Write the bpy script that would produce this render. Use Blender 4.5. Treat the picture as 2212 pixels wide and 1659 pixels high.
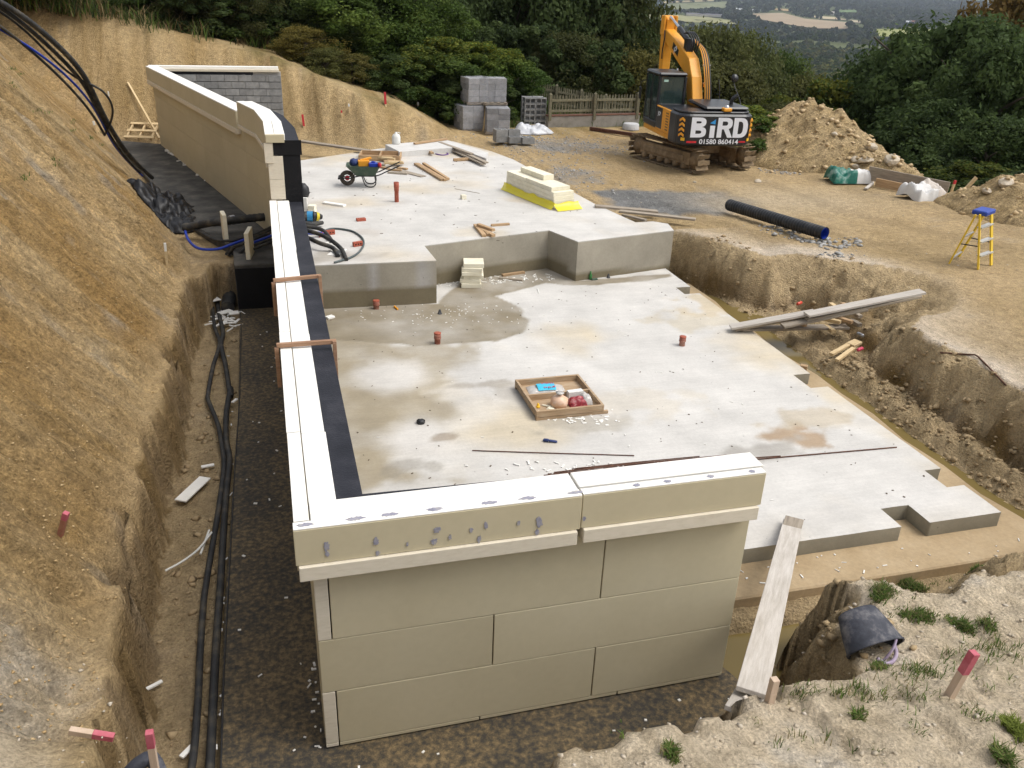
import bpy, bmesh, math, random
import numpy as np
from mathutils import Vector, Matrix, Euler
random.seed(7); RNG = np.random.default_rng(7)
rad = math.radians
scene = bpy.context.scene
for o_ in list(bpy.data.objects): bpy.data.objects.remove(o_)
COL = scene.collection

# ------------------------------------------------------------------ camera
CAM = np.array([0.0, 0.0, 6.15])             # metres above the lower slab
FPX, CX, CY = 1858.1, 1106.0, 829.5          # photo measured on a 2212 x 1659 grid
def _axes(pitch=25.2, roll=2.2, v1=(546.0, -69.0)):
    p, r = rad(pitch), rad(roll)
    up = np.array([math.sin(r)*math.cos(p), math.cos(r)*math.cos(p), math.sin(p)])
    d = np.array([v1[0]-CX, -(v1[1]-CY), -FPX]); d /= np.linalg.norm(d)
    Y = d-up*(d@up); Y /= np.linalg.norm(Y)
    return np.array([np.cross(Y, up), Y, up])
ROT = _axes()
cam_data = bpy.data.cameras.new('camera'); cam = bpy.data.objects.new('camera', cam_data); COL.objects.link(cam)
cam_data.sensor_width = 36; cam_data.lens = 36*FPX/2212; cam_data.clip_start = 0.05; cam_data.clip_end = 20000
M4 = Matrix([list(ROT[i])+[CAM[i]] for i in range(3)]+[[0, 0, 0, 1]])
cam.matrix_world = M4
scene.camera = cam

# ------------------------------------------------------------------ sky, sun, exposure
SUN_EL, SUN_AZ = 58.0, 112.0                  # overcast: a broad soft sun
world = bpy.data.worlds.new('World'); scene.world = world; world.use_nodes = True
wn = world.node_tree; bg = wn.nodes['Background']
sky = wn.nodes.new('ShaderNodeTexSky'); sky.sky_type = 'NISHITA'; sky.sun_disc = False
sky.sun_elevation = rad(SUN_EL); sky.sun_rotation = rad(SUN_AZ); sky.air_density = 1.2; sky.dust_density = 4.0; sky.ozone_density = 1.0
hs = wn.nodes.new('ShaderNodeHueSaturation'); hs.inputs['Saturation'].default_value = 0.30
wn.links.new(sky.outputs[0], hs.inputs['Color']); wn.links.new(hs.outputs[0], bg.inputs[0]); bg.inputs[1].default_value = 0.15
sl = bpy.data.lights.new('sun', 'SUN'); sl.energy = 1.15; sl.angle = rad(35); sl.color = (1.0, 0.965, 0.91)
sun = bpy.data.objects.new('sun', sl); COL.objects.link(sun)
_a, _e = rad(SUN_AZ), rad(SUN_EL)
sdir = Vector((math.sin(_a)*math.cos(_e), math.cos(_a)*math.cos(_e), math.sin(_e)))
sun.rotation_euler = (-sdir).to_track_quat('-Z', 'Y').to_euler()
scene.view_settings.view_transform = 'Standard'; scene.view_settings.look = 'None'
scene.view_settings.exposure = 0.42; scene.view_settings.gamma = 1.0
scene.render.engine = 'CYCLES'
scene.cycles.max_bounces = 6; scene.cycles.diffuse_bounces = 3; scene.cycles.glossy_bounces = 2
scene.cycles.transmission_bounces = 4; scene.cycles.transparent_max_bounces = 6; scene.cycles.volume_bounces = 0
scene.cycles.use_adaptive_sampling = True

# ------------------------------------------------------------------ photo grid -> place
def ray(px, py): return ROT @ np.array([px-CX, -(py-CY), -FPX])
def at(px, py, z):
    d = ray(px, py); return Vector(CAM+d*((z-CAM[2])/d[2]))
def atY(px, py, y):
    d = ray(px, py); return Vector(CAM+d*(y/d[1]))

# ------------------------------------------------------------------ noise in numpy
def _h(ix, iy, s):
    n = (ix.astype(np.int64)*374761393+iy.astype(np.int64)*668265263+s*974711) & 0x7fffffff
    n = ((n ^ (n >> 13))*1274126177) & 0x7fffffff
    n = ((n ^ (n >> 16))*1103515245) & 0x7fffffff
    return (n & 0xffff)/65535.0
def vn(x, y, s=0):
    x = np.asarray(x, float); y = np.asarray(y, float)
    ix = np.floor(x); iy = np.floor(y); fx = x-ix; fy = y-iy
    fx = fx*fx*(3-2*fx); fy = fy*fy*(3-2*fy)
    a = _h(ix, iy, s); b = _h(ix+1, iy, s); c = _h(ix, iy+1, s); d = _h(ix+1, iy+1, s)
    return (a+(b-a)*fx)*(1-fy)+(c+(d-c)*fx)*fy
def fbm(x, y, s=0, o=4, g=.5):
    t = 0; a = 1; w = 0
    for k in range(o):
        t = t+a*vn(x*2**k+17.3*k, y*2**k-9.1*k, s+k); w += a; a *= g
    return t/w-.5
def sst(a, b, t):
    t = np.clip((np.asarray(t, float)-a)/(b-a), 0, 1); return t*t*(3-2*t)
def cells(x, y, s=0):
    """nearest jittered cell: its random value and the distance to it"""
    x = np.asarray(x, float); y = np.asarray(y, float); ix = np.floor(x); iy = np.floor(y); best = np.full(x.shape, 9.0); val = np.zeros(x.shape)
    for dx in (-1, 0, 1):
        for dy in (-1, 0, 1):
            cx_, cy_ = ix+dx, iy+dy; d = (cx_+_h(cx_, cy_, s)-x)**2+(cy_+_h(cx_, cy_, s+1)-y)**2; m = d < best
            best = np.where(m, d, best); val = np.where(m, _h(cx_, cy_, s+2), val)
    return val, np.sqrt(best)
def sdf(x, y, poly):
    """signed distance to a polygon, negative inside"""
    d = np.full(np.shape(x), 1e18); ins = np.zeros(np.shape(x), bool)
    n = len(poly)
    for i in range(n):
        ax, ay = poly[i]; bx, by = poly[(i+1) % n]
        ex, ey = bx-ax, by-ay; wx, wy = x-ax, y-ay
        t = np.clip((wx*ex+wy*ey)/(ex*ex+ey*ey), 0, 1)
        d = np.minimum(d, (wx-ex*t)**2+(wy-ey*t)**2)
        if ay != by:
            c = ((ay <= y) & (by > y)) | ((by <= y) & (ay > y))
            ins ^= c & (x < ax+(y-ay)/(by-ay)*ex)
    return np.where(ins, -1, 1)*np.sqrt(d)

# ------------------------------------------------------------------ objects and tags
def tag(o, label=None, cat=None, group=None, kind=None):
    if label: o['label'] = label
    if cat: o['category'] = cat
    if group: o['group'] = group
    if kind: o['kind'] = kind
    return o
def empty(name, loc=(0, 0, 0), rz=0.0, label=None, cat=None, group=None, parent=None):
    o = bpy.data.objects.new(name, None); COL.objects.link(o); o.location = loc; o.rotation_euler = (0, 0, rz)
    o.empty_display_size = .1
    if parent: o.parent = parent
    return tag(o, label, cat, group)
def link(name, me, parent=None, mat=None):
    o = bpy.data.objects.new(name, me); COL.objects.link(o)
    if parent is not None: o.parent = parent
    if mat is not None and not me.materials: me.materials.append(mat)
    return o
def copy_tree(o, parent=None):
    c = o.copy(); COL.objects.link(c); c.parent = parent
    for ch in list(o.children): copy_tree(ch, c)
    return c
def np_mesh(name, V, F, mat=None, smooth=False, col=None, fcol=None):
    """V (n,3), F (m,k) arrays -> mesh; col per-vertex colours, fcol per-face colours"""
    V = np.asarray(V, np.float32); F = np.asarray(F, np.int32); k = F.shape[1]
    me = bpy.data.meshes.new(name)
    me.vertices.add(len(V)); me.vertices.foreach_set('co', V.ravel())
    me.loops.add(F.size); me.loops.foreach_set('vertex_index', F.ravel())
    me.polygons.add(len(F)); me.polygons.foreach_set('loop_start', np.arange(0, F.size, k, dtype=np.int32))
    me.polygons.foreach_set('loop_total', np.full(len(F), k, np.int32))
    me.update(calc_edges=True)
    if smooth: me.polygons.foreach_set('use_smooth', np.ones(len(F), bool))
    if col is not None:
        a = me.color_attributes.new('Col', 'FLOAT_COLOR', 'POINT')
        a.data.foreach_set('color', (col if col.shape[1] == 4 else np.hstack([col, np.ones((len(V), 1))])).astype(np.float32).ravel())
    if fcol is not None:
        a = me.color_attributes.new('Col', 'FLOAT_COLOR', 'CORNER')
        c = np.repeat(np.hstack([fcol, np.ones((len(F), 1))]), k, axis=0)
        a.data.foreach_set('color', c.astype(np.float32).ravel())
    if mat: me.materials.append(mat)
    return me

class MB:
    """collects simple solids; build() links them as one mesh object"""
    def __init__(s): s.v = []; s.f = []; s.sm = []
    def add(s, vs, fs, smooth=False):
        n = len(s.v); s.v += [tuple(v) for v in vs]; s.f += [tuple(i+n for i in f) for f in fs]; s.sm += [smooth]*len(fs); return s
    def box(s, x0, x1, y0, y1, z0, z1, m=None):
        vs = [Vector((x, y, z)) for z in (z0, z1) for x, y in ((x0, y0), (x1, y0), (x1, y1), (x0, y1))]
        if m is not None: vs = [m @ v for v in vs]
        return s.add(vs, [(3, 2, 1, 0), (4, 5, 6, 7), (0, 1, 5, 4), (1, 2, 6, 5), (2, 3, 7, 6), (3, 0, 4, 7)])
    def bar(s, a, b, w, h, up=(0, 0, 1), roll=0):
        """box of width w, height h from a to b"""
        a = Vector(a); b = Vector(b); d = (b-a).normalized(); u = Vector(up)
        if abs(d.dot(u)) > .98: u = Vector((1, 0, 0))
        r = d.cross(u).normalized(); u = r.cross(d)
        if roll: q = Matrix.Rotation(roll, 3, d); r = q @ r; u = q @ u
        vs = [p+r*i*w/2+u*j*h/2 for p in (a, b) for i, j in ((-1, -1), (1, -1), (1, 1), (-1, 1))]
        return s.add(vs, [(0, 1, 2, 3), (7, 6, 5, 4), (0, 4, 5, 1), (1, 5, 6, 2), (2, 6, 7, 3), (3, 7, 4, 0)])
    def prism(s, poly, z0, z1, m=None):
        n = len(poly)
        ar = sum(poly[i][0]*poly[(i+1) % n][1]-poly[(i+1) % n][0]*poly[i][1] for i in range(n))
        if ar < 0: poly = poly[::-1]
        vs = [Vector((p[0], p[1], z0)) for p in poly]+[Vector((p[0], p[1], z1)) for p in poly]
        if m is not None: vs = [m @ v for v in vs]
        return s.add(vs, [tuple(range(n))[::-1], tuple(range(n, 2*n))]+[(i, (i+1) % n, n+(i+1) % n, n+i) for i in range(n)])
    def tube(s, path, r, n=10, cap=True):
        path = [Vector(p) for p in path]; m = len(path); vs = []
        t0 = (path[1]-path[0]).normalized(); u = t0.orthogonal().normalized()
        for i, p in enumerate(path):
            t = (path[min(i+1, m-1)]-path[max(i-1, 0)]).normalized()
            u = (u-t*u.dot(t)).normalized(); w = t.cross(u); rr = r[i] if hasattr(r, '__len__') else r
            vs += [p+(u*math.cos(2*math.pi*k/n)+w*math.sin(2*math.pi*k/n))*rr for k in range(n)]
        fs = [(i*n+k, i*n+(k+1) % n, (i+1)*n+(k+1) % n, (i+1)*n+k) for i in range(m-1) for k in range(n)]
        s.add(vs, fs, True)
        if cap: 
            s.add(vs[:n], [tuple(range(n))[::-1]]); s.add(vs[-n:], [tuple(range(n))])
        return s
    def lathe(s, prof, n=16, m=None, closed=False):
        """profile [(r,z)..] round z"""
        vs = [Vector((r*math.cos(2*math.pi*k/n), r*math.sin(2*math.pi*k/n), z)) for r, z in prof for k in range(n)]
        if m is not None: vs = [m @ v for v in vs]
        return s.add(vs, [(i*n+k, i*n+(k+1) % n, (i+1)*n+(k+1) % n, (i+1)*n+k) for i in range(len(prof)-1) for k in range(n)], True)
    def mesh(s, name, mat=None, bevel=0.0, seg=1):
        me = bpy.data.meshes.new(name); me.from_pydata(s.v, [], s.f); me.update()
        me.polygons.foreach_set('use_smooth', s.sm)
        if bevel:
            bm = bmesh.new(); bm.from_mesh(me)
            ed = [e for e in bm.edges if len(e.link_faces) == 2 and e.calc_face_angle(0) > .5]
            bmesh.ops.bevel(bm, geom=ed, offset=bevel, segments=seg, affect='EDGES', clamp_overlap=True)
            bm.to_mesh(me); bm.free()
        if mat: me.materials.append(mat)
        return me
    def build(s, name, mat, parent=None, bevel=0.0, seg=1):
        return link(name, s.mesh(name, mat, bevel, seg), parent)
def smooth_path(pts, k=6):
    """Catmull-Rom through the points"""
    P = [Vector(p) for p in pts]; P = [P[0]*2-P[1]]+P+[P[-1]*2-P[-2]]; out = []
    for i in range(1, len(P)-2):
        for j in range(k):
            t = j/k; a, b, c, d = P[i-1:i+3]
            out.append(.5*((2*b)+(c-a)*t+(2*a-5*b+4*c-d)*t*t+(3*b-a-3*c+d)*t**3))
    return out+[P[-2]]

# ------------------------------------------------------------------ materials
MATS = {}
def nt(name):
    m = bpy.data.materials.new(name); m.use_nodes = True; return m, m.node_tree, m.node_tree.nodes['Principled BSDF']
def M(name, cols, scale=6.0, rough=.8, bump=.25, bscale=None, stretch=(1, 1, 1), metal=0.0, attr=None, detail=6.0, dist=.02, spec=.35, fine=0.0, rvar=0.0):
    """procedural material: noise through a colour ramp (times vertex colours if attr), noise bump"""
    if name in MATS: return MATS[name]
    m, t, b = nt(name); N = t.nodes; L = t.links
    tc = N.new('ShaderNodeTexCoord'); oi = N.new('ShaderNodeObjectInfo')
    mp = N.new('ShaderNodeMapping'); mp.inputs['Scale'].default_value = stretch
    ad = N.new('ShaderNodeVectorMath'); ad.operation = 'MULTIPLY_ADD'; ad.inputs[1].default_value = (31, 17, 23)
    L.new(oi.outputs['Random'], ad.inputs[0]); L.new(tc.outputs['Object'], ad.inputs[2]); L.new(ad.outputs[0], mp.inputs[0])
    nz = N.new('ShaderNodeTexNoise'); nz.inputs['Scale'].default_value = scale; nz.inputs['Detail'].default_value = detail; nz.inputs['Roughness'].default_value = .62
    L.new(mp.outputs[0], nz.inputs['Vector'])
    rp = N.new('ShaderNodeValToRGB'); el = rp.color_ramp.elements
    n = len(cols)
    while len(el) < n: el.new(.5)
    for i, c in enumerate(cols):
        el[i].position = .28+.44*i/max(1, n-1); el[i].color = (*c, 1)
    L.new(nz.outputs['Fac'], rp.inputs[0]); out = rp.outputs[0]
    if attr:
        va = N.new('ShaderNodeVertexColor'); va.layer_name = attr
        mx = N.new('ShaderNodeMix'); mx.data_type = 'RGBA'; mx.blend_type = 'MULTIPLY'; mx.inputs[0].default_value = 1
        L.new(out, mx.inputs[6]); L.new(va.outputs[0], mx.inputs[7]); out = mx.outputs[2]
    if fine:
        nf = N.new('ShaderNodeTexNoise'); nf.inputs['Scale'].default_value = scale*14; nf.inputs['Detail'].default_value = 3; L.new(mp.outputs[0], nf.inputs['Vector'])
        mr = N.new('ShaderNodeMapRange'); mr.inputs[1].default_value = .3; mr.inputs[2].default_value = .7; mr.inputs[3].default_value = 1-fine; mr.inputs[4].default_value = 1+fine
        L.new(nf.outputs['Fac'], mr.inputs[0])
        mx = N.new('ShaderNodeVectorMath'); mx.operation = 'MULTIPLY'; L.new(out, mx.inputs[0]); L.new(mr.outputs[0], mx.inputs[1]); out = mx.outputs[0]
    if rvar:
        mr = N.new('ShaderNodeMapRange'); mr.inputs[3].default_value = 1-rvar; mr.inputs[4].default_value = 1+rvar; L.new(oi.outputs['Random'], mr.inputs[0])
        mx = N.new('ShaderNodeVectorMath'); mx.operation = 'MULTIPLY'; L.new(out, mx.inputs[0]); L.new(mr.outputs[0], mx.inputs[1]); out = mx.outputs[0]
    L.new(out, b.inputs['Base Color'])
    b.inputs['Roughness'].default_value = rough; b.inputs['Metallic'].default_value = metal; b.inputs['Specular IOR Level'].default_value = spec
    if bump:
        n2 = N.new('ShaderNodeTexNoise'); n2.inputs['Scale'].default_value = bscale or scale*3; n2.inputs['Detail'].default_value = 6; n2.inputs['Roughness'].default_value = .65
        L.new(mp.outputs[0], n2.inputs['Vector'])
        bp = N.new('ShaderNodeBump'); bp.inputs['Strength'].default_value = bump; bp.inputs['Distance'].default_value = dist
        L.new(n2.outputs['Fac'], bp.inputs['Height']); L.new(bp.outputs[0], b.inputs['Normal'])
    MATS[name] = m; return m

foam_face = M('foam_face', [(.485, .425, .285), (.515, .455, .31), (.535, .475, .33)], .9, .85, .04, 50, fine=.02, rvar=.03)
foam_white = M('foam_white', [(.74, .72, .66), (.80, .78, .73), (.82, .80, .76)], 3, .85, .08, 60, rvar=.02)
foam_edge = M('foam_edge', [(.60, .53, .42), (.66, .60, .48), (.70, .63, .52)], 9, .9, .12, 70, stretch=(1, 1, 4))
cream = M('foam_cream', [(.66, .61, .46), (.76, .71, .56), (.80, .76, .62)], 4, .9, .08, 60, rvar=.05)
tar = M('bitumen', [(.012, .013, .018), (.02, .021, .028), (.04, .04, .048)], 3, .62, .35, 40, spec=.25)
tar_face = M('bitumen_face', [(.008, .008, .009), (.012, .012, .014)], 3, .7, .3, 40, spec=.2)
timber = M('timber', [(.30, .19, .10), (.42, .28, .155), (.5, .35, .21)], 26, .8, .2, 40, stretch=(.10, 1, 1), rvar=.15)
pine = M('pine', [(.50, .36, .18), (.60, .45, .25), (.66, .52, .31)], 26, .75, .2, 40, stretch=(.10, 1, 1), rvar=.1)
grey_timber = M('grey_timber', [(.22, .18, .14), (.32, .27, .21), (.40, .35, .28)], 26, .85, .3, 50, stretch=(.10, 1, 1), rvar=.12)
scaffold = M('scaffold_board', [(.36, .32, .27), (.46, .42, .37), (.54, .50, .45)], 22, .85, .3, 40, stretch=(.10, 1, 1), rvar=.06)
red_brown_wood = M('clamp_timber', [(.26, .145, .085), (.34, .20, .12), (.40, .25, .16)], 30, .7, .2, 50, stretch=(.10, 1, 1))
black_pl = M('black_plastic', [(.012, .013, .015), (.022, .023, .026), (.05, .048, .045)], 5, .5, .1, 60, spec=.4)
dusty_pl = M('dusty_black_plastic', [(.014, .015, .016), (.03, .03, .03), (.10, .085, .06)], 4, .6, .2, 60, spec=.35)
blue_pl = M('blue_plastic', [(.012, .035, .28), (.016, .05, .40)], 5, .5, .05, 40)
terra = M('terracotta_plastic', [(.28, .065, .035), (.36, .09, .05), (.40, .13, .08)], 8, .55, .1, 40)
brick_m = M('red_brick', [(.30, .07, .045), (.40, .10, .06), (.45, .15, .09)], 20, .85, .3, 60)
rust = M('rusty_steel', [(.05, .025, .018), (.10, .045, .028), (.16, .075, .04)], 25, .8, .3, 80)
blockwork = M('grey_block', [(.19, .19, .187), (.26, .26, .255), (.33, .33, .32)], 6, .95, .4, 60, rvar=.13)
# ================================================================== the ground
PIT = [(-1.65, 4.9), (-1.60, 7), (-1.62, 9), (-1.66, 13), (-1.62, 17.2), (-1.2, 18.2), (3, 19.3), (8.9, 19.3), (9.15, 18.2), (9.6, 17.2), (9.9, 16.2),
       (10.3, 15.5), (11.0, 15.8), (11.5, 15.3), (11.3, 14), (11.0, 13), (10.7, 12.5), (10.3, 12.1), (10.22, 10), (10.15, 8), (10.1, 6.7), (9.0, 6.5), (7.5, 6.45),
       (6.4, 6.55), (5.5, 6.45), (4.9, 6.05), (4.5, 5.5), (4.35, 5.05), (3.6, 4.8), (2.6, 4.5), (1.8, 4.3), (1.15, 3.9), (.75, 3.2), (-.9, 3.1), (-1.2, 4.6)]
PLAT = [(-400, -80), (30, -80), (26, 0), (23, 14), (20.7, 20), (19.5, 23.5), (19.0, 27), (17.8, 31), (17.0, 36), (12, 38.5), (6, 41), (-10, 60), (-60, 90), (-400, 150)]
DROP_D = [0, 2.5, 8, 20, 60, 210, 410, 660, 1060, 2000, 3500, 7000, 12000]
DROP_Z = [0, -1.0, -5, -10.5, -21, -38, -53, -66, -86, -97, -62, -10, 0]
def height(x, y, rough=True, info=False):
    x = np.asarray(x, float); y = np.asarray(y, float)
    near = (np.abs(x-4) < 24) & (np.abs(y-16) < 30)
    big = fbm(x*.35, y*.35, 3, 3)*.22
    med = fbm(x*1.4, y*1.4, 11, 4)*.14
    fin = fbm(x*6, y*6, 21, 3)*.055 if rough else 0
    # natural hillside, plateau
    k = .18+.14*sst(5, 18, y)+.14*sst(-1, -4, x)
    nat = .74+k*np.maximum(6.2-x, 0)*sst(-400, -20, x)+.20*np.maximum(4.6-y, 0)*sst(12, 8, x)
    natb = np.interp(x, [-400, -60, -20, -8, -5, -2.6, .5, 3.2, 5, 6.8, 8], [8, 7.2, 6.0, 5.0, 4.5, 3.85, 3.3, 2.3, 1.85, .85, .74])
    wb_ = sst(23, 31, y); nat = nat*(1-wb_)+natb*wb_
    plat = .70+big*.35*sst(9.5, 12, x)
    # cut faces
    xf = np.interp(y, [0, 17, 18.5, 21.5, 26, 32, 40], [-1.66, -1.68, -1.8, -2.45, -3.5, -5.1, -7.5])
    stri = fbm(y*2.6+fbm(x*.6, y*.6, 31, 2)*1.5, x*.22+y*.05, 33, 3, .6)
    zl0 = np.where(y < 17.8, .36+.3*fbm(y*.9, y*0, 5, 3), .55)
    sl_left = zl0+1.16*np.maximum(xf-x, 0)+1.3*np.maximum(4.9-y, 0)
    yf = np.interp(x, [-8, -5, 0, 1.5, 3.2, 6.5, 8], [34, 33, 32.2, 31.6, 30.3, 30.9, 31.4])
    strb = fbm(x*1.5+fbm(x*.6, y*.6, 41, 2)*1.2, y*.15, 43, 3, .6)
    sl_back = .62+1.15*np.maximum(y-yf, 0)
    cut = np.maximum(sl_left, sl_back)
    onleft = sst(xf-.1, xf-.5, x) if False else np.clip((xf-x)/.5, 0, 1)
    onback = np.clip((y-yf)/.6, 0, 1)
    teeth = fbm(y*7.5+fbm(x*1.1, y*1.1, 35, 2)*1.2, x*.5, 36, 2)
    gro = np.abs(((y*3.1+fbm(x*.35, y*.5, 37, 2)*2.2) % 1)-.5)*2; gm_ = sst(-.12, .15, fbm(x*.3, y*.35, 38, 2)); cc_, cd_ = cells(x*4.5, y*6.5, 39)
    cut = cut+onleft*((gro-.5)*.15*gm_+(cc_-.5)*.085)
    cut = cut+onleft*(stri*.36+teeth*.19)+onback*(strb*.42+(np.abs(((x*1.7+y*.25+fbm(x*.5, y*.3, 47, 2)*1.6) % 1)-.5)-.25)*.28*sst(-.1, .2, fbm(x*.7, y*.5, 48, 2))+fbm(x*5+fbm(x, y, 45, 2), y*.4, 46, 2)*.10)
    hill = np.where((x < 8.5) & (y > 4.0), np.minimum(nat, cut), nat)
    hill = np.where((x > xf) & (y < yf) & (y > 17.5) & (x < 8.5), np.where(x < .9, .52, .62), hill)
    rr = sst(7.2, 9.2, x)
    base = hill*(1-rr)+np.maximum(plat, np.where(y < 7, nat, 0))*rr
    base = base+(big*.25+med*.6)*np.where((x > -1.7) & (x < 9.2) & (y > 17) & (y < 31), .15, 1)
    rim = np.exp(-(np.maximum(sdf(x, y, PIT), 0)/1.3)**2)*sst(8.5, 9.5, x)*sst(19.5, 18, y); base = base+rim*.13
    # the pit
    edge = fbm(x*1.1, y*1.1, 51, 4)*.34+fbm(x*5, y*5, 52, 2)*.10
    c1, d1 = cells(x*1.5+fbm(x, y, 54, 2), y*1.5, 55); c2, d2 = cells(x*4.2, y*4.2, 57); c3, d3 = cells(x*1.9, y*.9, 59)
    sd = sdf(x, y, PIT)+np.where(x < -1, edge*.40+(c3-.5)*.24+(c2-.5)*.09, fbm(x*.9, y*.9, 53, 2)*.5+sst(6.6, 5.6, y)*((c1-.5)*.28+(c2-.5)*.12))
    base = base+sst(6.8, 5.8, y)*sst(-.5, .3, x)*((c1-.5)*.11+(c2-.5)*.055)
    gul = np.exp(-((x-12.4)/1.5)**2-((y-14.0)/1.3)**2)
    w = np.where(x < -.8, .16, .62+.5*fbm(x*.8, y*.8, 58, 2))+gul*2.6+.2*np.exp(-((x-4.4)/.5)**2-((y-5.4)/.6)**2)
    prof = np.clip(sd/w, 0, 1); prof = np.where(x < -.8, prof**.7, 1-(1-prof)**2.0)
    fl = -.36+.05*fbm(x*.8, y*.8, 61, 2)
    rub = sst(9.5, 9.9, x)
    fl = fl+rub*((c2-.5)*.11+(c1-.5)*.10)+rub*(.10+.30*np.abs(fbm(x*2.2, y*2.2, 63, 4))+.12*fbm(x*7, y*7, 64, 2))
    fl = fl-.24*sst(6.75, 6.55, y)*sst(4.0, 4.3, x)*sst(6.9, 6.2, x)
    fl = fl+rub*.18*sst(13.2, 12.4, y)*sst(7.5, 8.5, y)
    z = np.where(sd < 0, fl+(med*.25 if rough else 0), fl+(base-fl)*prof+(med*.5+np.where(x < -.8, 0, (c2-.5)*.17+(c1-.5)*.26+fbm(x*4, y*4, 68, 3)*.25))*np.clip(prof*(1-prof)*4, 0, 1))
    z = np.where((sd < 0) & (x > -.95) & (x < 9.0) & (y > 5.4) & (y < 18) & ((x < 4.2) | (y > 6.9)), np.minimum(z, -.34), z)
    z = z+fin*np.where((x > -1.6) & (x < 9.1) & (sd > -.2) & (y > 17) & (y < 30), .3, 1)*near
    # beyond the plateau the land falls into the valley, rises again far off
    d = np.maximum(sdf(x, y, PLAT), 0)
    dz = np.interp(d, DROP_D, DROP_Z)
    roll = fbm(x/260, y/260, 71, 3)*np.clip(d/60, 0, 1)*12*np.clip(d/400, .15, 3)
    z = z+dz+roll
    if info: return z, sd, prof, onleft, onback, nat, base, d
    return z
def hz(x, y): return float(height(np.array([x]), np.array([y]), False)[0])
def _lines(lo, hi, step, far_lo, far_hi, g=1.075):
    a = list(np.arange(lo, hi, step)); s = step; v = hi
    up = []
    while v < far_hi: up.append(v); s = min(s*g, 160); v += s
    s = step; v = lo; dn = []
    while v > far_lo: s *= g; v -= s; dn.append(v)
    return np.array(dn[::-1]+a+up)
gx = _lines(-6.5, 12.0, .054, -260, 6000, 1.08); gy = _lines(2.6, 20.0, .054, -40, 7000, 1.034)
GX, GY = np.meshgrid(gx, gy)
fx, fy = GX.ravel(), GY.ravel()
gz, gsd, gprof, gleft, gback, gnat, gbase, gdrop = height(fx, fy, True, True)
def soil_colour():
    def c(*v): return np.array(v)
    n1 = fbm(fx*.5, fy*.5, 81, 4)[:, None]; n2 = fbm(fx*2.1, fy*2.1, 83, 4)[:, None]; n3 = fbm(fx*9, fy*9, 85, 2)[:, None]
    st = fbm(fy*2.2, fx*.3, 87, 4)[:, None]; sb = (fbm(fx*1.6, fy*.3, 88, 4)+.22*(np.abs(((fx*1.7+fy*.25+fbm(fx*.5, fy*.3, 47, 2)*1.6) % 1)-.5)-.25))[:, None]
    tan = c(.445, .325, .175); pale = c(.62, .515, .37); ochre = c(.40, .25, .095); brown = c(.215, .148, .075); mud = c(.42, .315, .18)
    pink = c(.62, .52, .40); greyv = c(.40, .36, .29); gravel = c(.27, .255, .23)
    C = tan+n1*c(.16, .12, .08)+n2*c(.10, .08, .06)
    mix = lambda C, D, m: C+(D-C)*np.clip(m, 0, 1)
    L = gleft[:, None]; B = gback[:, None]
    slope_c = c(.50, .355, .178)+st*c(.34, .28, .19)+n3*c(.10, .09, .07)
    slope_c = mix(slope_c, ochre, (n1*3.0+.05)); slope_c = mix(slope_c, greyv, (n2*2.0+st*1.2-.35))
    C = mix(C, slope_c, L)
    back_c = c(.42, .30, .15)+sb*c(.36, .29, .19)+n3*c(.08, .07, .05)
    C = mix(C, back_c, B*(1-L))
    # muddy foot at right, left trench side browned for its shade, pale tops
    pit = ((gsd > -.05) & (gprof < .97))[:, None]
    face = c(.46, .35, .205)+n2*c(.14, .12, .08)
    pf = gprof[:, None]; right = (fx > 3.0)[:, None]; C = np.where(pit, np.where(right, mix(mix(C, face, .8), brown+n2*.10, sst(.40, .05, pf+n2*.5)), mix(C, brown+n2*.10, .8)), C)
    fl = (gsd <= -.05)[:, None]
    C = np.where(fl, mud+n2*c(.13, .10, .07)+n3*c(.06, .05, .03), C)
    tops = sst(2.6, .3, gsd)*(gsd > 0)*(gprof >= .97)*(fx > 4.2)*(fy < 19)*(gdrop < .1)
    C = mix(C, pink+n2*c(.12, .11, .10), tops[:, None]*1.0*(1+n1*2.2))
    nb = (sst(7.0, 5.6, fy)*sst(0.2, .6, gsd)*(gprof > .95))[:, None]
    C = mix(C, pale+n2*c(.16, .14, .12)+n3*.10, nb*.95)
    C = mix(C, c(.68, .62, .53), nb*(n2*4-.55))
    # gravel spread on the yard
    gm = np.exp(-((fx-10.3)/2.0)**2-((fy-30.5)/2.0)**2)+.9*np.exp(-((fx-9.0)/1.1)**2-((fy-25.5)/1.6)**2)
    C = mix(C, gravel+n3*.14, (gm[:, None]*1.3+n2*1.6-.35))
    cp = sst(.25, -.25, sdf(fx, fy, [(9.1, 23.2), (8.6, 21.3), (9.6, 20.6), (11.4, 20.2), (13.2, 21.3), (12.9, 22.6), (11, 23.2)])+fbm(fx*1.3, fy*1.3, 91, 3)*.9)
    C = mix(C, c(.20, .198, .19)+n2*.10, cp[:, None])
    pl = np.exp(-((fx-13.6)/3.2)**2-((fy-21.5)/1.5)**2)*sst(10, 12, fx)
    C = mix(C, c(.52, .42, .285), pl[:, None]*.8+n1*.5*(pl[:, None] > .1))
    trk = (np.sin((fx*.96+fy*.25)*2.6+n1[:, 0]*6) > .55)*(fx > 9.8)*(fy > 16)*(fy < 30)*(gdrop < .1)
    C = mix(C, C*.86, trk[:, None])
    # green ground: above the cuts and beyond the plateau
    grass = c(.055, .075, .022)+n2*c(.05, .06, .02)
    over = sst(.06, -.25, gnat-gbase)*((gleft > .4) | (gback > .4))
    over = np.maximum(over*(fy > 7), sst(.8, 2.5, gdrop))
    over = np.maximum(over, (fy > 34.6)*(fx > 8)*1.0)
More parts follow.
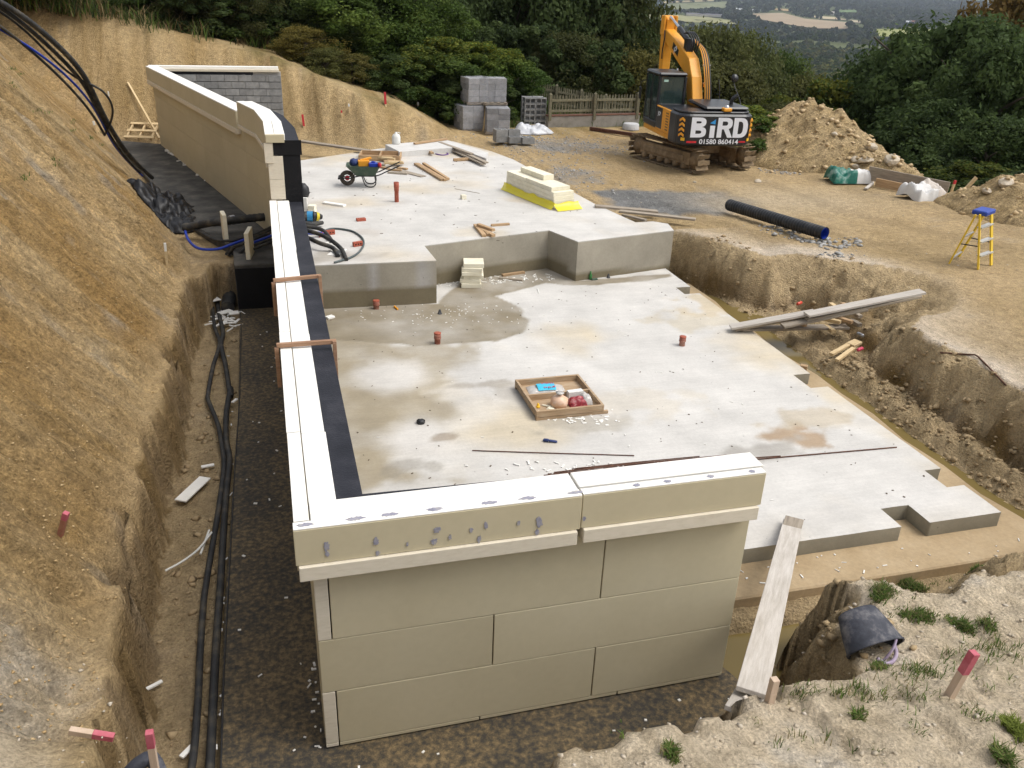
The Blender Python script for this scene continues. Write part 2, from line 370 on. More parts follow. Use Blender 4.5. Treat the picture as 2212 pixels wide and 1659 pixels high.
    over = np.clip(over+n1[:, 0]*1.2*(over > .02)*(over < .98), 0, 1)
    C = mix(C, grass, over[:, None])
    far = sst(150, 700, gdrop)[:, None]; streak = (gleft*(over < .5))[:, None]
    C = mix(C, c(.085, .10, .035)+n1*.03, far)
    return np.hstack([np.clip(C, .01, .9), np.clip(streak, 0, 1)])
ny, nx = GX.shape
idx = np.arange(nx*ny).reshape(ny, nx)
quads = np.stack([idx[:-1, :-1], idx[:-1, 1:], idx[1:, 1:], idx[1:, :-1]], -1).reshape(-1, 4)
def soil_material():
    m, t, b = nt('soil'); N = t.nodes; L = t.links
    tc = N.new('ShaderNodeTexCoord'); va = N.new('ShaderNodeVertexColor'); va.layer_name = 'Col'
    n1 = N.new('ShaderNodeTexNoise'); n1.inputs['Scale'].default_value = 7; n1.inputs['Detail'].default_value = 8; n1.inputs['Roughness'].default_value = .7
    n2 = N.new('ShaderNodeTexNoise'); n2.inputs['Scale'].default_value = 38; n2.inputs['Detail'].default_value = 5; n2.inputs['Roughness'].default_value = .75
    vo = N.new('ShaderNodeTexVoronoi'); vo.inputs['Scale'].default_value = 26
    for n in (n1, n2, vo): L.new(tc.outputs['Object'], n.inputs['Vector'])
    m1 = N.new('ShaderNodeMapRange'); m1.inputs[1].default_value = .3; m1.inputs[2].default_value = .7; m1.inputs[3].default_value = .72; m1.inputs[4].default_value = 1.28; L.new(n1.outputs['Fac'], m1.inputs[0])
    m2 = N.new('ShaderNodeMapRange'); m2.inputs[1].default_value = .32; m2.inputs[2].default_value = .68; m2.inputs[3].default_value = .70; m2.inputs[4].default_value = 1.28; L.new(n2.outputs['Fac'], m2.inputs[0])
    mu = N.new('ShaderNodeMath'); mu.operation = 'MULTIPLY'; L.new(m1.outputs[0], mu.inputs[0]); L.new(m2.outputs[0], mu.inputs[1])
    vm = N.new('ShaderNodeVectorMath'); vm.operation = 'MULTIPLY'; L.new(va.outputs[0], vm.inputs[0]); L.new(mu.outputs[0], vm.inputs[1])
    mp = N.new('ShaderNodeMapping'); mp.inputs['Scale'].default_value = (.9, 4.6, 1.0); L.new(tc.outputs['Object'], mp.inputs[0])
    n3 = N.new('ShaderNodeTexNoise'); n3.inputs['Scale'].default_value = 1.6; n3.inputs['Detail'].default_value = 6; n3.inputs['Roughness'].default_value = .6; n3.inputs['Distortion'].default_value = 1.0; L.new(mp.outputs[0], n3.inputs['Vector'])
    m3 = N.new('ShaderNodeMapRange'); m3.inputs[1].default_value = .3; m3.inputs[2].default_value = .7; m3.inputs[3].default_value = .72; m3.inputs[4].default_value = 1.22; L.new(n3.outputs['Fac'], m3.inputs[0])
    n5 = N.new('ShaderNodeTexNoise'); n5.inputs['Scale'].default_value = 16; n5.inputs['Detail'].default_value = 9; n5.inputs['Roughness'].default_value = .78; L.new(tc.outputs['Object'], n5.inputs['Vector'])
    m5 = N.new('ShaderNodeMapRange'); m5.inputs[1].default_value = .34; m5.inputs[2].default_value = .66; m5.inputs[3].default_value = .58; m5.inputs[4].default_value = 1.32; L.new(n5.outputs['Fac'], m5.inputs[0])  # grain light and dark put into the slope colour to boost weak relief shading
    m35 = N.new('ShaderNodeMath'); m35.operation = 'MULTIPLY'; L.new(m3.outputs[0], m35.inputs[0]); L.new(m5.outputs[0], m35.inputs[1]); m3 = m35
    mxs = N.new('ShaderNodeMix'); mxs.data_type = 'FLOAT'; mxs.inputs[2].default_value = 1.0; L.new(va.outputs['Alpha'], mxs.inputs[0]); L.new(m3.outputs[0], mxs.inputs[3])
    vm2 = N.new('ShaderNodeVectorMath'); vm2.operation = 'MULTIPLY'; L.new(vm.outputs[0], vm2.inputs[0]); L.new(mxs.outputs[0], vm2.inputs[1])
    L.new(vm2.outputs[0], b.inputs['Base Color']); b.inputs['Roughness'].default_value = .95; b.inputs['Specular IOR Level'].default_value = .15
    ad = N.new('ShaderNodeMath'); ad.operation = 'MULTIPLY_ADD'; ad.inputs[1].default_value = .5; L.new(n2.outputs['Fac'], ad.inputs[0]); L.new(n1.outputs['Fac'], ad.inputs[2])
    a2 = N.new('ShaderNodeMath'); a2.operation = 'MULTIPLY_ADD'; a2.inputs[1].default_value = -.35; L.new(vo.outputs['Distance'], a2.inputs[0]); L.new(ad.outputs[0], a2.inputs[2])
    a0 = N.new('ShaderNodeMath'); a0.operation = 'ADD'; L.new(n3.outputs['Fac'], a0.inputs[0]); L.new(n5.outputs['Fac'], a0.inputs[1]); a3 = N.new('ShaderNodeMath'); a3.operation = 'MULTIPLY'; L.new(a0.outputs[0], a3.inputs[0]); L.new(va.outputs['Alpha'], a3.inputs[1]); a4 = N.new('ShaderNodeMath'); a4.operation = 'MULTIPLY_ADD'; a4.inputs[1].default_value = 1.2; L.new(a3.outputs[0], a4.inputs[0]); L.new(a2.outputs[0], a4.inputs[2])
    bp = N.new('ShaderNodeBump'); bp.inputs['Strength'].default_value = 1.0; bp.inputs['Distance'].default_value = .08
    L.new(a4.outputs[0], bp.inputs['Height']); L.new(bp.outputs[0], b.inputs['Normal']); return m
SOIL = soil_material()
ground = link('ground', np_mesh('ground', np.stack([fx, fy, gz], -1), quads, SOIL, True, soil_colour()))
tag(ground, kind='structure')
GZ = gz.reshape(ny, nx); height_full = height
def height(x, y, rough=True, info=False):
    """height of the built ground sheet (bilinear)"""
    if info: return height_full(x, y, rough, True)
    x = np.asarray(x, float); y = np.asarray(y, float); i = np.clip(np.searchsorted(gx, x)-1, 0, nx-2); j = np.clip(np.searchsorted(gy, y)-1, 0, ny-2)
    u = np.clip((x-gx[i])/(gx[i+1]-gx[i]), 0, 1); v = np.clip((y-gy[j])/(gy[j+1]-gy[j]), 0, 1)
    return (GZ[j, i]*(1-u)+GZ[j, i+1]*u)*(1-v)+(GZ[j+1, i]*(1-u)+GZ[j+1, i+1]*u)*v

# water lying in the low parts of the trench
def water_material():
    m, t, b = nt('muddy_water'); N = t.nodes; L = t.links
    b.inputs['Base Color'].default_value = (.17, .125, .045, 1); b.inputs['Roughness'].default_value = .12; b.inputs['Specular IOR Level'].default_value = .22
    n = N.new('ShaderNodeTexNoise'); n.inputs['Scale'].default_value = 5; bp = N.new('ShaderNodeBump'); bp.inputs['Strength'].default_value = .03
    L.new(n.outputs['Fac'], bp.inputs['Height']); L.new(bp.outputs[0], b.inputs['Normal']); return m
WATER = water_material()
def sheet(name, poly, z, mat):
    me = bpy.data.meshes.new(name); me.from_pydata([(p[0], p[1], z) for p in poly], [], [tuple(range(len(poly)))]); me.update(); me.materials.append(mat)
    return tag(link(name, me), kind='structure')
sheet('trench_water', [(4.22, 5.2), (7.2, 5.9), (7.2, 6.85), (4.22, 6.85)], -.50, WATER)
sheet('trench_water', [(9.2, 7.2), (10.2, 7.2), (10.4, 15.6), (9.2, 17.4)], -.285, WATER)

# sandy ledge round the slab
sand = M('wet_sand', [(.31, .225, .125), (.385, .285, .165), (.43, .33, .205)], 1.6, .75, .25, 30, fine=.08)
mb = MB(); mb.prism([(4.2, 6.9), (7.3, 6.88), (9.5, 6.9), (9.47, 7.6), (9.36, 8.2), (9.40, 9), (9.33, 9.8), (9.42, 10.7), (9.36, 11.5), (9.39, 12.3), (9.28, 13.3), (9.34, 14.5), (9.27, 15.4), (9.4, 16.3), (9.36, 17.6), (8.5, 17.6), (8.5, 7.9), (4.2, 7.9)], -.62, -.215)
tag(mb.build('sand_ledge', sand, None, .02), kind='structure')

# ================================================================== concrete slabs
def concrete(name, damp_h=None, base=(.56, .54, .505)):
    m, t, b = nt(name); N = t.nodes; L = t.links
    tc = N.new('ShaderNodeTexCoord'); va = N.new('ShaderNodeVertexColor'); va.layer_name = 'Col'
    n1 = N.new('ShaderNodeTexNoise'); n1.inputs['Scale'].default_value = 1.1; n1.inputs['Detail'].default_value = 9; n1.inputs['Roughness'].default_value = .62
    n2 = N.new('ShaderNodeTexNoise'); n2.inputs['Scale'].default_value = 22; n2.inputs['Detail'].default_value = 6; n2.inputs['Roughness'].default_value = .7
    for n in (n1, n2): L.new(tc.outputs['Object'], n.inputs['Vector'])
    m1 = N.new('ShaderNodeMapRange'); m1.inputs[1].default_value = .32; m1.inputs[2].default_value = .68; m1.inputs[3].default_value = .86; m1.inputs[4].default_value = 1.10; L.new(n1.outputs['Fac'], m1.inputs[0])
    m2 = N.new('ShaderNodeMapRange'); m2.inputs[1].default_value = .3; m2.inputs[2].default_value = .7; m2.inputs[3].default_value = .93; m2.inputs[4].default_value = 1.06; L.new(n2.outputs['Fac'], m2.inputs[0])
    mu = N.new('ShaderNodeMath'); mu.operation = 'MULTIPLY'; L.new(m1.outputs[0], mu.inputs[0]); L.new(m2.outputs[0], mu.inputs[1])
    mpf = N.new('ShaderNodeMapping'); mpf.inputs['Scale'].default_value = (.5, 5, 1); mpf.inputs['Rotation'].default_value = (0, 0, .25); L.new(tc.outputs['Object'], mpf.inputs[0])
    nf = N.new('ShaderNodeTexNoise'); nf.inputs['Scale'].default_value = 2.2; nf.inputs['Detail'].default_value = 7; nf.inputs['Roughness'].default_value = .7; nf.inputs['Distortion'].default_value = 1.2; L.new(mpf.outputs[0], nf.inputs['Vector'])
    mf = N.new('ShaderNodeMapRange'); mf.inputs[1].default_value = .35; mf.inputs[2].default_value = .65; mf.inputs[3].default_value = .945; mf.inputs[4].default_value = 1.03; L.new(nf.outputs['Fac'], mf.inputs[0])
    mu0 = N.new('ShaderNodeMath'); mu0.operation = 'MULTIPLY'; L.new(mu.outputs[0], mu0.inputs[0]); L.new(mf.outputs[0], mu0.inputs[1]); mu = mu0
    # small dark specks of grit
    vo = N.new('ShaderNodeTexVoronoi'); vo.inputs['Scale'].default_value = 3.2; vo.inputs['Randomness'].default_value = 1; L.new(tc.outputs['Object'], vo.inputs['Vector'])
    ms = N.new('ShaderNodeMapRange'); ms.inputs[1].default_value = .02; ms.inputs[2].default_value = .05; ms.inputs[3].default_value = .6; ms.inputs[4].default_value = 1; L.new(vo.outputs['Distance'], ms.inputs[0])
    mu2 = N.new('ShaderNodeMath'); mu2.operation = 'MULTIPLY'; L.new(mu.outputs[0], mu2.inputs[0]); L.new(ms.outputs[0], mu2.inputs[1])
    c = N.new('ShaderNodeVectorMath'); c.operation = 'MULTIPLY'; c.inputs[1].default_value = base; L.new(va.outputs[0], c.inputs[0])
    c2 = N.new('ShaderNodeVectorMath'); c2.operation = 'MULTIPLY'; L.new(c.outputs[0], c2.inputs[0]); L.new(mu2.outputs[0], c2.inputs[1]); L.new(c2.outputs[0], b.inputs['Base Color'])
    b.inputs['Roughness'].default_value = .8; b.inputs['Specular IOR Level'].default_value = .3
    bp = N.new('ShaderNodeBump'); bp.inputs['Strength'].default_value = .25; bp.inputs['Distance'].default_value = .01
    L.new(n2.outputs['Fac'], bp.inputs['Height']); L.new(bp.outputs[0], b.inputs['Normal']); return m
CONC = concrete('slab_concrete')
def px_poly(pts, z): return [tuple(at(x, y, z)[:2]) for x, y in pts]
def lower_colour(x, y):
    one = np.ones((len(x), 3)); e = fbm(x*1.6, y*1.6, 101, 4)
    mix = lambda C, D, m: C+(np.array(D)-C)*np.clip(m, 0, 1)[:, None]
    C = one*(1.0+.10*fbm(x*.5, y*.5, 103, 3))[:, None]
    # tan dirt trodden over the middle and the right side
    C = mix(C, (.97, .86, .66), sst(.0, .34, fbm(x*.55, y*.55, 105, 4)+.10*sst(6, 8.5, x)*sst(6.8, 12, y))*.85)
    # damp band beside the tall wall, then the wet area under the step
    dband = px_poly([(640, 660), (900, 760), (1040, 735), (960, 790), (960, 850), (985, 900), (880, 950), (885, 985), (925, 1010), (1000, 1040), (740, 1090), (600, 900)], 0)
    C = mix(C, (.60, .53, .40), sst(.22, -.30, sdf(x, y, dband)+e*1.5)*(.9+e*.8))
    wet = px_poly([(650, 665), (945, 655), (1000, 600), (1190, 575), (1255, 606), (1450, 590), (1452, 598), (1290, 618), (1180, 612), (1075, 640), (1118, 664), (1140, 690), (1126, 722), (1070, 738), (990, 742), (900, 745), (820, 742), (700, 735)], 0)
    C = mix(C, (.43, .375, .275), sst(.035, -.035, sdf(x, y, wet)+e*.30)*(.86+e*.9))
    # pale dried patches
    for (px, py, r) in ((845, 812, .55), (905, 950, .45)):
        p = at(px, py, 0); C = mix(C, (1.06, 1.05, 1.04), sst(r+.35, r-.25, np.hypot(x-p.x, (y-p.y)*.9)+e*.5)*.95)
    # dirt round the tray, scuffs, rusty earth stains
    for (px, py, rx, ry, col, k) in ((1060, 830, .55, .16, (.62, .58, .52), 1), (1250, 905, .75, .42, (.66, .62, .54), .9), (1120, 850, .45, .4, (.72, .68, .62), .8), (1730, 945, .45, .45, (.60, .42, .25), 1.1),
                              (1650, 970, .7, .3, (.62, .60, .57), 1), (1760, 905, .7, .35, (.80, .70, .54), .9), (1560, 660, .9, .7, (.88, .74, .50), .9), (1500, 690, .8, .6, (.9, .80, .6), .7), (1700, 1165, .3, .12, (.5, .47, .43), 1),
                              (1330, 1010, .9, .10, (.66, .55, .45), .8), (880, 1010, .5, .2, (.45, .42, .36), .7), (1400, 870, .9, .5, (.93, .87, .76), .7), (960, 945, .18, .1, (.5, .42, .33), 1)):
        p = at(px, py, 0); q = np.hypot((x-p.x)/rx, (y-p.y)/ry)
        C = mix(C, col, sst(1.15, .55, q+fbm(x*2.6+px, y*2.6, 107, 4)*2.2)*k*.75)
    bare = sst(7.9, 8.1, y)*0+sst(8.4, 8.0, y)
    C = mix(C, (1.04, 1.04, 1.05), bare*.6)
    return np.clip(C, .05, 1.2)
lx = sorted(set(list(np.round(np.arange(.50, 8.96, .06), 3))+[4.1, 7.41, 7.84, 8.62, 8.68, 8.6, 8.95])); ly = sorted(set(list(np.round(np.arange(6.15, 19.0, .06), 3))+[7.48, 7.9, 8.17, 8.63, 11.42, 11.97, 16.32, 16.77]))
lx = np.array(lx); ly = np.array(ly); cxm = (lx[1:]+lx[:-1])/2; cym = (ly[1:]+ly[:-1])/2
MX, MY = np.meshgrid(cxm, cym)
keep = ~(((MX > 4.1) & (MY < 7.48)) | ((MX > 7.41) & (MX < 7.84) & (MY < 7.9)) | ((MX > 8.68) & (MY > 8.17) & (MY < 8.63)) | ((MX > 8.62) & (MY > 11.42) & (MY < 11.97)) | ((MX > 8.6) & (MY > 16.32) & (MY < 16.77)))
LX, LY = np.meshgrid(lx, ly)
def slab_from_cells(name, LX, LY, keep, z1, z0, colf, mat, side=(.60, .57, .47)):
    ny, nx = LX.shape; ID = np.arange(nx*ny).reshape(ny, nx)
    x, y = LX.ravel(), LY.ravel(); n = len(x)
    wob = (fbm(x*5, y*5, 9, 2)*.012)
    top = np.stack([x, y, np.full(n, z1)+wob*.6], -1); bot = np.stack([x, y, np.full(n, z0)], -1)
    tl = top.copy(); ct = colf(x, y)
    F = [np.stack([ID[:-1, :-1], ID[:-1, 1:], ID[1:, 1:], ID[1:, :-1]], -1)[keep].reshape(-1, 4)]
    # side skirts get their own vertices so that they can carry their own colour
    off = n; kp = np.pad(keep, 1)
    S = []
    for j, i in zip(*np.nonzero(keep)):
        if not kp[j, i+1]: S.append((ID[j, i+1], ID[j, i]))
        if not kp[j+2, i+1]: S.append((ID[j+1, i], ID[j+1, i+1]))
        if not kp[j+1, i]: S.append((ID[j, i], ID[j+1, i]))
        if not kp[j+1, i+2]: S.append((ID[j+1, i+1], ID[j, i+1]))
    S = np.array(S)
    F.append(np.stack([S[:, 0]+off, S[:, 1]+off, S[:, 1]+2*off, S[:, 0]+2*off], -1))
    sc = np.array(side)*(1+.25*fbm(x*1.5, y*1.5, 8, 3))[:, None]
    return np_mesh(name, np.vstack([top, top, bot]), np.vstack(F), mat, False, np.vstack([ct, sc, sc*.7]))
low = link('concrete_slab', slab_from_cells('concrete_slab', LX, LY, keep, 0, -.262, lower_colour, CONC))
tag(low, 'large pale lower concrete slab with dark wet stain beside the white-topped wall', 'concrete slab')

# upper slab: a thick skewed raft with a stepped front
UP = [(.3, 16.72), (3.12, 16.66), (3.06, 17.75), (6.12, 18.58), (6.48, 17.56), (9.08, 18.16), (9.2, 18.75), (8.92, 19.02), (8.45, 18.98), (8.1, 20.95), (7.56, 26.93), (7.2, 28.4), (6.3, 30.4), (3.6, 29.2), (1.0, 27.4), (.3, 27.2)]
def upper_slab():
    bm = bmesh.new(); z1 = .92
    vs = [bm.verts.new((p[0], p[1], z1)) for p in UP]; bm.faces.new(vs)
    for a, lo, hi, st in ((0, .4, 9.2, .16), (1, 16.8, 30.4, .16)):
        for q in np.arange(lo, hi, st):
            no = Vector((1, 0, 0)) if a == 0 else Vector((0, 1, 0))
            bmesh.ops.bisect_plane(bm, geom=bm.verts[:]+bm.edges[:]+bm.faces[:], plane_co=no*float(q), plane_no=no)
    bd = [e for e in bm.edges if e.is_boundary]
    lines = [0, .03, .10, .2, .3, .36, .42, .5, .6, .7, .8, .9, 1.18]
    v2 = {}
    for k, dz in enumerate(lines):
        for e in bd:
            for v in e.verts:
                if (v, k) not in v2: v2[(v, k)] = bm.verts.new((v.co.x, v.co.y, z1-dz))
    for e in bd:
        f = e.link_faces[0]; lp = [l for l in f.loops if l.edge == e][0]; a, b = lp.vert, lp.link_loop_next.vert
        for k in range(len(lines)-1): bm.faces.new((v2[(b, k)], v2[(a, k)], v2[(a, k+1)], v2[(b, k+1)]))
    bm.normal_update(); me = bpy.data.meshes.new('concrete_slab'); bm.to_mesh(me); nb = len(me.vertices); bm.free()
    co = np.zeros(nb*3); me.vertices.foreach_get('co', co); co = co.reshape(-1, 3); x, y, z = co.T
    e = fbm(x*1.2, y*1.2, 121, 4)
    C = np.ones((nb, 3))*(1.02+.10*fbm(x*.4, y*.4, 123, 3))[:, None]
    mix = lambda C, D, m: C+(np.array(D)-C)*np.clip(m, 0, 1)[:, None]
    C = mix(C, (.97, .86, .68), sst(.02, .3, fbm(x*.6, y*.6, 125, 4)+.12*sst(26.5, 28.5, y))*.7)
    for (px, py, rx, ry, col) in ((1160, 430, .9, .5, (.9, .78, .6)), (700, 330, 1.6, .9, (.9, .78, .58)), (745, 555, .7, .4, (.62, .57, .5)), (800, 500, .5, .3, (.85, .8, .75)), (1050, 500, .7, .4, (.93, .86, .74))):
        p = at(px, py, .92); C = mix(C, col, sst(1.15, .5, np.hypot((x-p.x)/rx, (y-p.y)/ry)+fbm(x*2+px, y*2, 127, 3)*2)*.7)
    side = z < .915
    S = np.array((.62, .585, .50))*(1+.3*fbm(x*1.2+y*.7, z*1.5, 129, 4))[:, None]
    # pale streaks running down, tide mark where water stood
    S = mix(S, (.75, .74, .74), sst(.16, .3, fbm(x*3.2, z*.3, 131, 2))*(x < 3.2))
    tide = .36+fbm(x*.7, x*0, 133, 2)*.16-(x > 3.3)*.06-(x > 6.4)*.16
    S = mix(S, (.34, .295, .20), sst(.02, -.02, z-tide))
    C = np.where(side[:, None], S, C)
    a = me.color_attributes.new('Col', 'FLOAT_COLOR', 'POINT'); a.data.foreach_set('color', np.hstack([np.clip(C, .04, 1.2), np.ones((nb, 1))]).astype(np.float32).ravel())
    me.materials.append(CONC); return me
upl = tag(link('concrete_slab', upper_slab()), 'thick raised concrete slab with stepped front edge carrying wheelbarrow and timber', 'concrete slab')
# low concrete upstand at the back of the raised slab
back_up = [tuple(at(x, y, 1.1)[:2]) for x, y in ((832, 312), (962, 301), (1055, 329), (1050, 342), (985, 318), (862, 327))]
tag(MB().prism(back_up, .7, 1.1).build('concrete_upstand', M('plain_concrete', [(.50, .485, .455), (.58, .565, .535), (.62, .61, .585)], 3, .85, .2, 40, fine=.04), None, .01), 'low pale concrete upstand along the back of the raised slab', 'concrete kerb')

# ================================================================== wall footing (black coated toe)
def footing_material():
    m, t, b = nt('muddy_bitumen'); N = t.nodes; L = t.links; tc = N.new('ShaderNodeTexCoord')
    n1 = N.new('ShaderNodeTexNoise'); n1.inputs['Scale'].default_value = 1.0; n1.inputs['Detail'].default_value = 5
    n2 = N.new('ShaderNodeTexNoise'); n2.inputs['Scale'].default_value = 17; n2.inputs['Detail'].default_value = 7; n2.inputs['Roughness'].default_value = .72
    for n in (n1, n2): L.new(tc.outputs['Object'], n.inputs['Vector'])
    ad = N.new('ShaderNodeMath'); ad.operation = 'MULTIPLY_ADD'; ad.inputs[1].default_value = 1.55; L.new(n2.outputs['Fac'], ad.inputs[0])
    sc_ = N.new('ShaderNodeMath'); sc_.operation = 'MULTIPLY'; sc_.inputs[1].default_value = .45; L.new(n1.outputs['Fac'], sc_.inputs[0]); L.new(sc_.outputs[0], ad.inputs[2])
    rp = N.new('ShaderNodeValToRGB'); e = rp.color_ramp.elements; e[0].position = .36; e[0].color = (.032, .030, .028, 1); e[1].position = .68; e[1].color = (.27, .19, .095, 1)
    for p, c in ((.45, (.055, .047, .035)), (.52, (.105, .08, .046))): q = e.new(p); q.color = (*c, 1)
    mr = N.new('ShaderNodeMapRange'); mr.inputs[1].default_value = 0; mr.inputs[2].default_value = 2; L.new(ad.outputs[0], mr.inputs[0]); L.new(mr.outputs[0], rp.inputs[0])
    L.new(rp.outputs[0], b.inputs['Base Color']); b.inputs['Roughness'].default_value = .7; b.inputs['Specular IOR Level'].default_value = .3
    bp = N.new('ShaderNodeBump'); bp.inputs['Strength'].default_value = .5; bp.inputs['Distance'].default_value = .02; L.new(n2.outputs['Fac'], bp.inputs['Height']); L.new(bp.outputs[0], b.inputs['Normal'])
    return m
FOOT = footing_material()
ft = empty('wall_footing', (-.4, 12, -.4), 0, 'black coated concrete footing running along the foot of the tall wall', 'footing')
def at_root(o, root): o.location = -Vector(root.location); return o
mb = MB(); mb.prism([(-.86, 4.3), (4.05, 4.3), (4.3, 5.1), (4.22, 5.75), (4.1, 6.1), (4.1, 6.9), (.55, 6.9), (.55, 17.9), (-.84, 17.9), (-.80, 12.7), (-.88, 8.2)], -.55, -.25)
at_root(mb.build('toe', FOOT, ft, .015), ft)
grey_toe = M('dirty_black_concrete', [(.035, .034, .032), (.075, .072, .066), (.15, .14, .12)], 2.2, .85, .25, 30, fine=.06)
up_toe = [(-.86, 17.68), (.5, 17.72), (.5, 20), (-.2, 22), (-3.2, 31.6), (-5.0, 32.6), (-4.3, 30), (-2.3, 22.2), (-1.5, 20.2), (-.9, 18.9)]
at_root(MB().prism(up_toe, -.3, .70).build('raised_toe', grey_toe, ft, .02), ft)
at_root(MB().box(-.85, .3, 17.655, 17.675, -.25, .62).build('step_face', tar_face, ft), ft)

# ================================================================== insulated retaining wall, near part
wl = empty('retaining_wall', (.3, 6, -.25), 0, 'near L-shaped retaining wall clad in beige insulation boards with white top', 'wall')
W = lambda mb, name, mat, bev=.004, p=None: at_root(mb.build(name, mat, p or wl, bev), wl)
core = MB().prism([(.19, 5.96), (4.03, 5.96), (4.03, 6.13), (.53, 6.225), (.53, 16.66), (.19, 16.66)], -.3, 2.195)
W(core, 'concrete_core', tar)
J = .0055
def row(z0, z1, xs, Y=5.85, mats=None):
    for i in range(len(xs)-1):
        W(MB().box(xs[i]+J, xs[i+1]-J, Y+random.uniform(0, .004), Y+.10, z0+J*.7, z1-J*.7), 'panel', (mats or {}).get(i, foam_face))
row(-.235, -.19, [.065, .187, 1.5, 2.9, 4.05], 5.852, {0: foam_edge})
row(-.19, .425, [.065, .187, 2.62, 4.05], mats={0: foam_edge}); row(.425, 1.012, [.065, 1.607, 4.05]); row(1.012, 1.75, [.065, .187, 2.615, 4.05], mats={0: foam_edge})
for z0, z1, ys in ((-.235, .425, [5.96, 8.4, 10.8, 13.2, 15.6, 16.64]), (.425, 1.012, [5.96, 7.2, 9.6, 12, 14.4, 16.64]), (1.012, 1.75, [5.96, 8.4, 10.8, 13.2, 15.6, 16.64])):
    for a, b in zip(ys[:-1], ys[1:]): W(MB().box(.065, .18, a+J, b-J, z0+J, z1-J), 'panel', foam_face)
# coping boards: lower strip, upper board, flat boards on top
for x0, x1, dy in ((-.055, 2.315, 0), (2.325, 4.06, .012)):
    W(MB().box(x0+.02, x1-.03, 5.705+dy, 5.849, 1.765, 1.900), 'coping_strip', foam_edge, .005)
    c = MB().box(x0, x1, 5.735+dy, 5.842, 1.903, 2.235); W(c, 'coping_board', foam_face, .005)
    W(MB().box(x0+.002, x1-.002, 5.738+dy, 5.84, 2.237, 2.247), 'coping_cap', foam_white, .002)
W(MB().box(.085, 2.312, 5.852, 6.115, 2.198, 2.242), 'top_board', foam_white, .005); W(MB().box(2.326, 4.09, 5.86, 6.10, 2.198, 2.255), 'top_board', foam_white, .005)
for a, b, d in ((5.85, 7.33, .004), (7.34, 9.9, 0), (9.91, 13.55, .003), (13.56, 16.6, -.003)):
    W(MB().box(-.05+d, .076, a, b, 1.77, 2.236), 'coping_board', foam_face, .004); W(MB().box(-.05+d, .074, a+.002, b-.002, 2.238, 2.248), 'coping_cap', foam_white, .002)
for a, b, d in ((6.119, 7.31, .01), (7.32, 9.8, 0), (9.81, 13.4, -.004), (13.41, 16.6, .003)):
    W(MB().box(.083, .295+d, a, b, 2.198, 2.24), 'top_board', foam_white, .005)
# smears of grey adhesive
smear = M('adhesive', [(.20, .20, .255), (.30, .295, .35), (.42, .39, .33)], 14, .8, .3, 60)
def blob(cx_, cy_, rx, ry, n=14, seed=0, jag=.35):
    r = random.Random(seed); return [(cx_+rx*math.cos(2*math.pi*k/n)*(1-jag*r.random()), cy_+ry*math.sin(2*math.pi*k/n)*(1-jag*r.random())) for k in range(n)]
for i, (px, py) in enumerate(((660, 1140), (770, 1125), (845, 1118), (940, 1106), (1060, 1096), (1145, 1086), (1250, 1072), (1385, 1060), (1452, 1052), (1545, 1040), (1635, 1028))):
    p = at(px, py, 2.25); W(MB().prism(blob(p.x, 5.79, .085 if i < 7 else .04, .030, 26, i, .5), 2.2475, 2.2505), 'adhesive_smear', smear, 0)
rot_y = Matrix.Rotation(rad(90), 4, 'X')
for i, (px, py, s) in enumerate(((705, 1180, .06), (707, 1197, .05), (812, 1170, .05), (816, 1195, .04), (938, 1170, .05), (944, 1145, .05), (972, 1160, .045), (1035, 1165, .05), (1050, 1135, .05), (1018, 1145, .035), (1120, 1130, .04), (1160, 1150, .06), (1165, 1128, .07), (1170, 1170, .04), (1155, 1172, .03), (1262, 1120, .03), (880, 1175, .03))):
    p = atY(px, py, 5.73); m = Matrix.Translation((p.x, 5.731, p.z)) @ rot_y
    W(MB().prism(blob(0, 0, s*random.uniform(.35, .75), s*random.uniform(.7, 1.1), 22, i+40, .55), 0, .003, m), 'adhesive_smear', smear, 0)

# timber clamps over the wall
def clamp(pa, pb, label):
    A = at(*pa, 2.30); B = at(*pb, 2.30)
    r = empty('timber_clamp', (A.x, A.y, 2.25), 0, label, 'clamp', 'timber clamps over the wall top')
    d = Vector((B.x-A.x, B.y-A.y, 0)); L_ = d.length; q = math.atan2(d.y, d.x); r.rotation_euler = (0, 0, q)
    MB().box(0, L_, -.022, .022, .012, .062).build('crossbar', red_brown_wood, r, .003)
    MB().box(-.026, .022, -.024, .024, -.48, .010).build('leg', red_brown_wood, r, .003)
    MB().box(L_-.045, L_, -.052, -.024, -.42, .058).build('leg', red_brown_wood, r, .003)
clamp((597, 744), (726, 735), 'brown timber clamp over the white wall top, nearer of the two'); clamp((590, 604), (693, 594), 'brown timber clamp over the white wall top, farther of the two')

# ================================================================== far, taller part of the wall
fw = empty('retaining_wall', (-.6, 21, .6), 0, 'far taller retaining wall with beige boards, white coping and grey block end', 'wall')
def F(mb, name, mat, bev=.004): return at_root(mb.build(name, mat, fw, bev), fw)
def strip(P, off0, off1):
    """plan polygon between two offsets to the right of polyline P (going away from the camera)"""
    def offs(o):
        out = []
        for i, p in enumerate(P):
            a = Vector(P[max(i-1, 0)]); b = Vector(P[min(i+1, len(P)-1)]); t = (b-a).normalized(); n = Vector((t.y, -t.x)); out.append(tuple(Vector(p)+n*o))
        return out
    return offs(off0)+offs(off1)[::-1]
W2 = [(.07, 16.70), (.05, 18.3), (-.12, 19.9), (-.50, 21.25)]        # outer face, curved part
W3 = [(-.50, 21.25), (-3.45, 31.5)]                                   # outer face, straight far part
F(MB().prism(strip(W2, .12, .50), .3, 3.30), 'concrete_core', tar); F(MB().prism(strip([(-.515, 21.3), W3[1]], .125, .30), .3, 3.165), 'concrete_core', tar)
